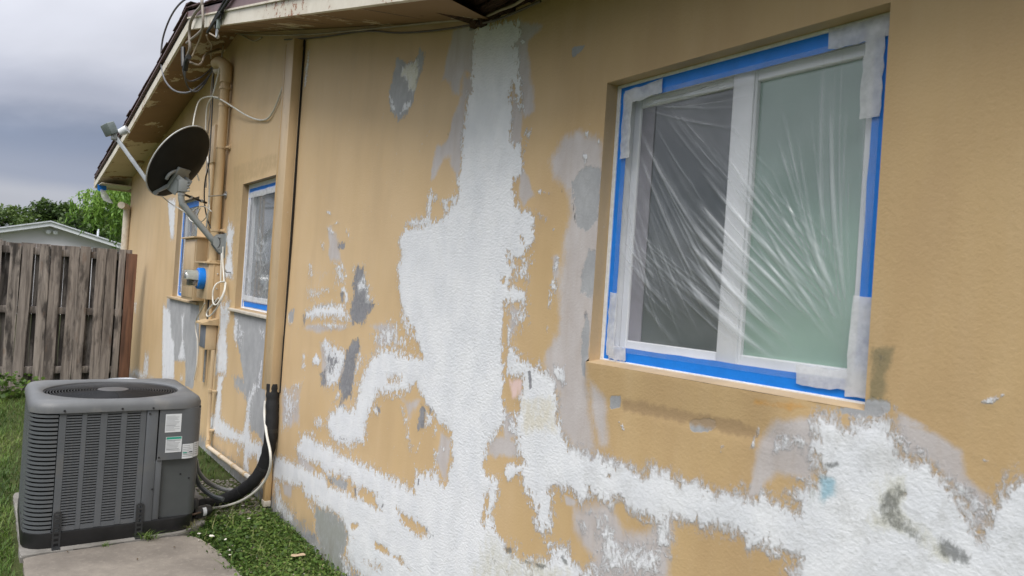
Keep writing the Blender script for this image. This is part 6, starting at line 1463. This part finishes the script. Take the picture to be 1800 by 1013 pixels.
def blades(P, h, w, lean, rng):
    """two stacked quads per blade"""
    n = len(P); an = rng.uniform(0, 2 * PI, n); l = lean * rng.uniform(.2, 1.2, n) * h; hh = h * rng.uniform(.5, 1.2, n); ww = w * rng.uniform(.6, 1.2, n)
    dx, dy = np.cos(an), np.sin(an); px_, py_ = -dy, dx; V = np.zeros((n, 6, 3))
    for i, (f, wf) in enumerate(((0, 1), (.55, .8), (1, .12))):
        c = P + np.stack([dx * l * f * f, dy * l * f * f, hh * f * (1 - .25 * f)], 1)
        V[:, i * 2] = c + np.stack([px_ * ww * wf, py_ * ww * wf, 0 * ww], 1); V[:, i * 2 + 1] = c - np.stack([px_ * ww * wf, py_ * ww * wf, 0 * ww], 1)
    b = (np.arange(n) * 6)[:, None]; F_ = np.concatenate([b + np.array([0, 1, 3, 2]), b + np.array([2, 3, 5, 4])]); return V.reshape(-1, 3), F_
def leaves(P, size, rng, up=.35, asp=.45):
    n = len(P); d = rng.normal(size=(n, 3)); d[:, 2] *= up; d /= np.linalg.norm(d, axis=1)[:, None]
    nn = rng.normal(size=(n, 3)) * .5 + np.array([0, 0, 1.]); s = np.cross(d, nn); s /= np.linalg.norm(s, axis=1)[:, None]
    L = (size * rng.uniform(.6, 1.3, n))[:, None]; nn = np.cross(s, d)
    V = np.stack([P, P + d * L * .45 + s * L * asp + nn * L * .08, P + d * L - nn * L * .08, P + d * L * .45 - s * L * asp + nn * L * .08], 1)
    return V.reshape(-1, 3), np.arange(n * 4).reshape(-1, 4)
def scatter(rng, n, x0, x1, y0, y1, near_bias=1.0):
    x = x0 + (x1 - x0) * rng.uniform(0, 1, n) ** near_bias; return np.stack([x, rng.uniform(y0, y1, n), np.zeros(n)], 1)
rg = np.random.default_rng(5)
def clump(P):   # slow tone variation over the ground
    return .5 + .22 * np.sin(P[:, 0] * 3.1 + np.sin(P[:, 1] * 5)) + .18 * np.sin(P[:, 1] * 9.3 + P[:, 0] * 2.2)
Pg = scatter(rg, 42000, -3.2, -12.0, -3.2, -1.43, 1.35); Pg2 = scatter(rg, 9000, -12.0, -5.75, -1.45, -.02); Pg3 = scatter(rg, 5000, -1.6, -6, -6, -3.2)
Pa = np.concatenate([Pg, Pg2, Pg3]); V, Fq = blades(Pa, .055, .0032, .9, rg)
tone = np.repeat(clump(Pa) * .75 + rg.normal(0, .16, len(Pa)), 6)
tag(mesh_np('lawn_grass', V, Fq, tone, M_GRASS, 'stuff'), 'green lawn grass left of the air conditioner and round the pad', 'grass')
# weedy strip between path and wall: blades and broad small leaves
def inpatch(P):
    lim = np.interp(P[:, 0], [-5.4, -5.0, -4.66, -4.5, -4.2, -3.75, -1.6], [-.42, -.35, -.44, -.53, -.47, -.45, -.47]); edge = .035 * np.sin(P[:, 0] * 23) - .02 + rg.normal(0, .035, len(P))
    return (P[:, 1] > lim + edge) & (P[:, 1] < -.01)
Pw = scatter(rg, 52000, -1.6, -5.3, -.62, -.005); Pw = Pw[inpatch(Pw)]
dens = clump(Pw * np.array([1.7, 2.0, 1])) + rg.normal(0, .35, len(Pw)); bare = (Pw[:, 0] < -4.75)
Pw = Pw[(dens > .22) & (~bare | (rg.uniform(size=len(Pw)) < .12))]
k = len(Pw) // 2
V1, F1 = blades(Pw[:k], .045, .0028, 1.3, rg); Pl = Pw[k:].copy(); Pl[:, 2] = rg.uniform(.006, .045, len(Pl)); V2, F2 = leaves(Pl, .021, rg, .5); V2[:, 2] = np.maximum(V2[:, 2], .002)
t1 = np.repeat(clump(Pw[:k]) * .6 + .08 + rg.normal(0, .24, k), 6); t2 = np.repeat(clump(Pl) * .7 + .04 + rg.normal(0, .22, len(Pl)), 4)
tag(mesh_np('weeds', np.concatenate([V1, V2]), np.concatenate([F1, F2 + len(V1)]), np.concatenate([t1, t2]), M_GRASS, 'stuff'), 'low green weeds and clover between the path and the wall foot', 'weeds')
# weed tufts growing from the slab joint and at the fence foot
def tuft(x, y, z, n, h, label, mat=None, leafy=False, rad=.03, tonec=.45):
    P = np.stack([rg.normal(x, rad, n), rg.normal(y, rad, n), np.full(n, z)], 1)
    if leafy:
        P[:, 2] = z + rg.uniform(.02, h, n); V, F_ = leaves(P, .05, rg, .6, .5); k_ = 4
    else: V, F_ = blades(P, h, .0022, 1.6, rg); k_ = 6
    t_ = thing('weed_tuft', label, 'weed', (x, y, z)); o = mesh_np('foliage', V, F_, np.repeat(rg.normal(tonec, .15, n), k_), mat or M_GRASS, 'stuff', t_)
tuft(-4.50, -.80, .036, 70, .05, 'grassy tuft in the slab joint beside the right-hand air conditioner strap', rad=.018)
tuft(-4.49, -1.02, .03, 16, .025, 'tiny weed in the slab joint under the middle of the air conditioner', rad=.01)
tuft(-4.60, -.55, .03, 26, .07, 'thin dry weed at the right corner of the pad', rad=.02, tonec=.9)
tuft(-9.9, -1.42, .0, 260, .28, 'leafy weed at the foot of the wooden fence', leafy=True, rad=.13, tonec=.3)
# paint chips and cardboard on the ground
M_CHIP = simple('paint_chip', (.66, .63, .56), .6, var=.1); M_CARD = simple('cardboard', (.50, .37, .24), .7, var=.12, scale=20)
def chip(x, y, z, s, mat, label, seed, name='paint_chip', grp=None, cat='paint chip', asp=.6):
    r = random.Random(seed); n = 9; bm = BM(); a0 = r.uniform(0, 6)
    P = []
    for k in range(n):
        a = 2 * PI * k / n; q = s * r.uniform(.55, 1.05); u, v = q * math.cos(a), q * asp * math.sin(a)
        P.append(Vector((x + u * math.cos(a0) - v * math.sin(a0), y + u * math.sin(a0) + v * math.cos(a0), z + .004 + r.uniform(0, .006) + .15 * u * math.sin(seed))))
    prism(bm, P, (0, 0, .0016)); return tag(obj(name, bm, mat, None, False), label, cat, grp)
chip(-3.86, -.15, .045, .052, M_CARD, 'torn tan cardboard scrap lying in the weeds near the wall', 3, 'cardboard_scrap', cat='cardboard')
chip(-4.40, -.475, .028, .026, M_CHIP, 'largest cream paint chip on the edge of the concrete path', 4)
CHL = ['ragged cream chip on the slab just left of the largest chip', 'cream chip in the weeds right of the largest chip', 'cream chip at the path edge, third down from the pad', 'lowest cream chip along the path edge', 'cream chip in the weeds below the drain stub', 'cream chip on bare soil by the filter cylinder']
for k, (x, y, z, s) in enumerate(((-4.46, -.535, .032, .018), (-4.28, -.43, .04, .016), (-4.12, -.45, .035, .014), (-4.05, -.465, .034, .013), (-4.62, -.20, .03, .016), (-4.9, -.32, .01, .018), (-5.0, -.25, .01, .014), (-5.08, -.2, .012, .012), (-4.55, -.36, .03, .012), (-4.72, -.30, .03, .011), (-4.35, -.56, .033, .008), (-4.95, -.15, .012, .013), (-4.7, -.12, .02, .010), (-5.15, -.32, .01, .012))):
    chip(x, y, z, s, M_CHIP, CHL[k] if k < len(CHL) else 'tiny cream paint chip fallen on the ground near the wall foot', 10 + k, grp='paint chips fallen below the wall')
P_ = scatter(rg, 900, -1.6, -5.3, -.6, -.01); P_ = P_[inpatch(P_)]; V_, F_ = blades(P_, .10, .0022, 1.5, rg)
tag(mesh_np('tall_grass', V_, F_, np.repeat(rg.uniform(.5, 1.0, len(P_)), 6), M_GRASS, 'stuff'), 'sparse taller dry grass stems among the weeds by the wall', 'grass')
P_ = scatter(rg, 2600, -1.6, -5.3, -.62, -.01); P_ = P_[inpatch(P_)]; P_[:, 2] = rg.uniform(.002, .03, len(P_)); V_, F_ = leaves(P_, .016, rg, .2)
tag(mesh_np('leaf_litter', V_, F_, rg.uniform(0, 1, len(V_)), grass_mat('dead_leaves', [(.10, .065, .035), (.20, .14, .08), (.36, .31, .24), (.5, .46, .40)]), 'stuff'), 'brown leaf litter and flecks scattered through the weeds', 'litter')
# rubble of flaked render behind the hoses
bm = BM(); r = random.Random(4)
for k in range(420):
    x, y, s = r.uniform(-5.7, -4.75), r.uniform(-.34, -.02), r.uniform(.003, .012)
    box(bm, (x - s, y - s * r.uniform(.4, 1), .0), (x + s, y + s, s * .6), 0, Matrix.Rotation(r.uniform(0, 3), 3, 'Z'))
o = tag(obj('flaked_render', bm, simple('grey_rubble', (.22, .20, .17), .8, var=.5, scale=60), None, False), 'flaked render and grit on bare soil by the wall foot', 'rubble', kind='stuff')
# leaf litter on the path
for k, (x, y) in enumerate(((-4.2, -.9), (-4.0, -1.2), (-4.3, -.7), (-4.47, -1.2))):
    chip(x, y, .031, .008, simple('dry_leaf', (.10, .07, .04), .8), 'tiny dry leaf fragment on the concrete path', 40 + k, 'dry_leaf', 'dry leaf bits on the path', 'leaf')

# ------------------------------------------------------------------ wooden fence
def wood_mat():
    t = NT('weathered_fence_wood')
    oi = t.n('ShaderNodeObjectInfo').outputs['Random']
    off = t.n('ShaderNodeCombineXYZ'); t.l(t.math('MULTIPLY', oi, 13), off.inputs[0]); t.l(t.math('MULTIPLY', oi, 37), off.inputs[2])
    va = t.n('ShaderNodeVectorMath', operation='ADD'); t.l(t.co, va.inputs[0]); t.l(off.outputs[0], va.inputs[1]); v = va.outputs[0]
    g = t.noise(34, 6, .65, vec=v, stretch=(1, 1, .06), dist=.6); b = t.noise(3.2, 5, .65, vec=v, stretch=(2, 2, .5)); k = t.noise(9, 3, .5, vec=v, stretch=(1, 1, .4))
    c = t.mix(t.rng(g, .3, .7), (.115, .10, .09), (.36, .315, .28)); c = t.mix(t.rng(b, .46, .6, 0, .85), c, (.03, .027, .026)); c = t.mix(t.rng(k, .62, .75, 0, .5), c, (.17, .10, .065))
    c = t.mix(t.rng(oi, .0, 1, 0, .35), c, (.16, .135, .12))
    t.bsdf(c, .85, 0, t.bump(g, .7, .006), .15); return t.m
M_WOOD = wood_mat(); M_REDW = simple('red_brown_wood', (.13, .062, .036), .75, var=.45, scale=22, stretch=(1, 1, .08), bump=.4, bscale=60)
FX = -10.35
fence = thing('wooden_fence', 'weathered grey shadowbox fence closing the yard beyond the air conditioner', 'fence', (FX, -2.5, 0))
r = random.Random(12)
def board(y, w, x, top, mat=M_WOOD, name='board', z0=.02, th=.019, lean=0.):
    bm = BM(); n = 7; A = []; cup = r.uniform(-.004, .004); wb = r.uniform(-.006, .006)
    for k in range(n + 1):
        f = k / n; z = z0 + (top - z0) * f; s = wb * math.sin(f * 5 + y * 9) + lean * (f - .5)
        A.append([bm.verts.new(p) for p in ((x, y - w / 2 + s, z), (x + cup, y + s, z), (x, y + w / 2 + s, z), (x - th, y + w / 2 + s, z), (x - th, y - w / 2 + s, z))])
    for a, b in zip(A, A[1:]):
        for q in range(5): bm.faces.new((a[q], a[(q + 1) % 5], b[(q + 1) % 5], b[q]))
    bm.faces.new(A[0][::-1]); bm.faces.new(A[-1])
    return obj(name, bm, mat, fence, True, 25)
y = -.36
while y > -9:
    tp = 1.80 + r.uniform(-.02, .02)
    board(y - .055, .108, FX + .045, tp, lean=r.uniform(-.01, .01)); board(y - .167, .105, FX + .045 + r.uniform(-.004, .004), tp + r.uniform(-.012, .006), lean=r.uniform(-.01, .01))
    y -= .298
y = -.21
while y > -9: board(y - .04, .146, FX - .045, 1.79 + r.uniform(-.02, .02)); y -= .298 / 2 + .0
for z in (.22, .95, 1.66):
    for k in range(4):
        bm = BM(); box(bm, (FX - .036, -.16 - 2.4 * (k + 1), z), (FX + .036 - .012, -.165 - 2.4 * k, z + .085), .003); obj('rail', bm, M_WOOD, fence)
for k in range(1, 4):
    bm = BM(); box(bm, (FX - .14, -.2 - 2.4 * k, 0), (FX - .05, -.11 - 2.4 * k, 1.74), .004); obj('post', bm, M_WOOD, fence)
bm = BM(); box(bm, (FX - .06, -.25, .0), (FX + .06, -.13, 1.755), .006); obj('post', bm, M_REDW, fence)
bm = BM(); box(bm, (FX - .05, -.335, .0), (FX + .04, -.262, 1.80), .004); obj('post', bm, M_WOOD, fence)
# chips of plastic and tape hanging at the far eave
hp = thing('hanging_scrap', 'scrap of plastic and blue tape hanging below the far corner of the eave', 'plastic scrap', (-12.6, -.38, 2.80))
def ragged(pts, x, nm, mat):
    bm = BM(); prism(bm, [(x + .03 * math.sin(9 * z + y), y, z) for y, z in pts], (.002, 0, 0)); obj(nm, bm, mat, hp, False)
ragged([(-.42, 2.81), (-.30, 2.81), (-.29, 2.74), (-.34, 2.70), (-.41, 2.72)], -12.55, 'blue_tape', M_BLUE)
ragged([(-.38, 2.74), (-.31, 2.73), (-.24, 2.62), (-.19, 2.54), (-.26, 2.55), (-.33, 2.58), (-.36, 2.64)], -12.54, 'plastic_shred', M_WTAPE)

# ------------------------------------------------------------------ neighbour house
NX = -25.0
nb = thing('neighbour_house', 'low grey neighbour house with a white gable board beyond the fence', 'house', (NX, -.39, 0))
ya_, sl, hw = -.39, .268, 5.2
M_NW = simple('neighbour_wall', (.68, .66, .69), .8, var=.05, scale=1); M_NF = simple('white_fascia', (.72, .74, .76), .6, var=.05); M_NR = simple('pale_roof', (.55, .57, .6), .7)
zr = 2.62
bm = BM(); prism(bm, [(NX, ya_ - hw, 0), (NX, ya_ + hw, 0), (NX, ya_ + hw, zr - sl * hw), (NX, ya_, zr), (NX, ya_ - hw, zr - sl * hw)], (-9, 0, 0)); obj('wall', bm, M_NW, nb, False)
for s_ in (-1, 1):
    L = hw + .4
    bm = BM(); prism(bm, [(NX + .35, ya_, zr + .10), (NX + .35, ya_ + s_ * L, zr + .10 - sl * L), (NX + .35, ya_ + s_ * L, zr - .02 - sl * L), (NX + .35, ya_, zr - .02)], (-.04, 0, 0)); obj('fascia', bm, M_NF, nb, False)
    bm = BM(); prism(bm, [(NX + .40, ya_, zr + .135), (NX + .40, ya_ + s_ * L, zr + .135 - sl * L), (NX + .40, ya_ + s_ * L, zr + .10 - sl * L), (NX + .40, ya_, zr + .10)], (-9.5, 0, 0)); obj('roof', bm, M_NR, nb, False)
fl = thing('floodlight', 'white twin floodlight under the neighbour gable peak', 'light', (NX + .03, -.3, 2.44))
for dy in (-.1, .08):
    bm = BM(); lathe(bm, [(.03, 0), (.06, .09), (.065, .11), (.05, .12)], (NX + .05, -.32 + dy, 2.43), 'X', 12); obj('lamp_head', bm, M_NF, fl)
bm = BM(); box(bm, (NX, -.38, 2.44), (NX + .05, -.28, 2.52), .008); obj('mount', bm, M_NF, fl)
bm = BM(); tube(bm, [(NX - 2, 1.05, 2.4), (NX - 2, 1.05, 2.74)], .03, 8); tag(obj('vent_pipe', bm, M_NR), 'small vent pipe on the neighbour roof slope', 'pipe')

# ------------------------------------------------------------------ trees
M_LEAFD = grass_mat('tree_leaves', [(.025, .045, .012), (.05, .09, .02), (.085, .135, .028), (.12, .17, .04)])
M_LEAFB = grass_mat('bright_leaves', [(.05, .11, .016), (.10, .20, .028), (.17, .30, .045), (.25, .38, .08)])
M_BARK = simple('bark', (.11, .085, .065), .9, var=.3, scale=14, stretch=(1, 1, .2), bump=.6, bscale=30)
def tree(x, y, h, rad, label, seed, mat=M_LEAFD, size=.16, n=7000, trunk=.14, group=None):
    rng = np.random.default_rng(seed); t = thing('broadleaf_tree', label, 'tree', (x, y, 0), group)
    bm = BM(); tube(bm, [(x, y, 0), (x + .05, y + .04, h * .3), (x, y - .05, h * .6)], [trunk, trunk * .75, trunk * .5], 8); obj('trunk', bm, M_BARK, t)
    L = 16; cs = []
    for k in range(L):
        a = rng.uniform(0, 2 * PI); q = rng.uniform(0, 1) ** .5; zz = h * rng.uniform(.42, .86); rr = rad * q * (1.15 - abs(zz / h - .6))
        cs.append((x + rr * math.cos(a), y + rr * math.sin(a), zz, rad * rng.uniform(.28, .5)))
    for c in cs[:7]:
        bm = BM(); tube(bm, smooth_path([(x, y, h * .35), ((x + c[0]) / 2, (y + c[1]) / 2, (h * .35 + c[2]) / 2 + .1), c[:3]], 3), [trunk * .4] * 3 + [trunk * .25] * 4, 6); obj('limb', bm, M_BARK, t)
    P = []
    for c in cs:
        m_ = n // L; d = rng.normal(size=(m_, 3)); d /= np.linalg.norm(d, axis=1)[:, None]; r_ = c[3] * rng.uniform(.35, 1.08, m_) ** .6
        P.append(np.array(c[:3]) + d * r_[:, None] * np.array([1, 1, .75]))
    P = np.concatenate(P); V, F_ = leaves(P, size, rng, .9, .4)
    tone = np.repeat(np.clip(.45 + .2 * np.sin(P[:, 1] * 2.3 + P[:, 2] * 3) + rng.normal(0, .2, len(P)), 0, 1), 4)
    mesh_np('crown', V, F_, tone, mat, None, t); return t
TR = [(-35, -3.6, 3.7, 1.7, 'dark broadleaf tree at the left edge beyond the neighbour roof'), (-36, -1.9, 3.95, 1.6, 'second dark tree from the left beyond the neighbour roof'),
      (-34, .35, 4.25, 1.5, 'taller rounded tree behind the neighbour gable peak'), (-37, 1.6, 4.3, 1.5, 'dark tree right of the gable peak, beside the bright weeping tree'),
      (-34, 3.0, 4.3, 1.5, 'dark tree behind the bright weeping tree'), (-38, -6.5, 4.1, 2.2, 'dark tree beyond the left edge of the fence line'), (-36, 5.5, 4.6, 2, 'dark tree hidden beyond the house corner')]
for k, (x, y, h, rd, lb_) in enumerate(TR): tree(x, y, h, rd, lb_, 50 + k, size=.15, n=9000)
# bright weeping tree close behind the fence
wt = thing('weeping_tree', 'bright green weeping tree drooping over the neighbour roof beside the house corner', 'tree', (-15.6, .55, 0))
bm = BM(); tube(bm, smooth_path([(-15.0, .95, 0), (-15.1, .9, 1.2), (-15.2, .85, 1.9), (-15.5, .6, 2.5), (-15.7, .45, 2.9)], 4), [.07] * 8 + [.05] * 9, 8); obj('trunk', bm, M_BARK, wt)
for p in ((-15.6, -.1, 2.9), (-15.3, 1.0, 3.1), (-15.9, .3, 3.2), (-15.4, .5, 2.5)):
    bm = BM(); tube(bm, smooth_path([(-15.3, .75, 2.1), (-15.45, .6, 2.6), p], 3), .022, 6); obj('limb', bm, M_BARK, wt)
rw = np.random.default_rng(9); PV = []; 
for k in range(330):
    y0 = rw.normal(.42, .36); x0_ = rw.normal(-15.6, .35); z0_ = 2.95 + .30 * math.exp(-((y0 - .45) / .35) ** 2) + rw.uniform(-.25, .12); L = rw.uniform(.35, .95) * (1.25 - abs(y0 - .35)); 
    m_ = 26; f = np.linspace(0, 1, m_); out_ = rw.uniform(.05, .22); a = rw.uniform(0, 2 * PI)
    PV.append(np.stack([x0_ + math.cos(a) * out_ * np.sqrt(f), y0 + math.sin(a) * out_ * np.sqrt(f), z0_ + .06 * np.sin(f * 2) - L * f ** 1.3], 1) + rw.normal(0, .012, (m_, 3)))
PV = np.concatenate(PV); PV = PV[(PV[:, 2] > 1.75)]
n = len(PV); d = rw.normal(size=(n, 3)) * .55 + np.array([0, 0, -1.]); d /= np.linalg.norm(d, axis=1)[:, None]; s = np.cross(d, rw.normal(size=(n, 3))); s /= np.linalg.norm(s, axis=1)[:, None]; Lf = rw.uniform(.06, .13, n)[:, None]
V = np.stack([PV, PV + d * Lf * .5 + s * Lf * .14, PV + d * Lf, PV + d * Lf * .5 - s * Lf * .14], 1).reshape(-1, 3)
mesh_np('crown', V, np.arange(n * 4).reshape(-1, 4), np.repeat(np.clip(rw.normal(.5, .25, n) + .5 * (PV[:, 2] - 2.6), 0, 1), 4), M_LEAFB, None, wt)
# hedge across the yard: what the near window mirrors
def hedge(x0, x1, y, h, seed, label):
    rng = np.random.default_rng(seed); n = 16000; P = np.stack([rng.uniform(x0, x1, n), y + rng.normal(0, .35, n), h * rng.uniform(0, 1, n) ** .7], 1)
    P[:, 2] *= 1 + .12 * np.sin(P[:, 0] * 1.7); V, F_ = leaves(P, .2, rng, .9, .45)
    tag(mesh_np('hedge', V, F_, np.repeat(rng.uniform(.1, .8, n), 4), M_LEAFD), label, 'hedge')
hedge(-4, 16, -9.5, 2.4, 3, 'tall green hedge across the yard behind the camera')
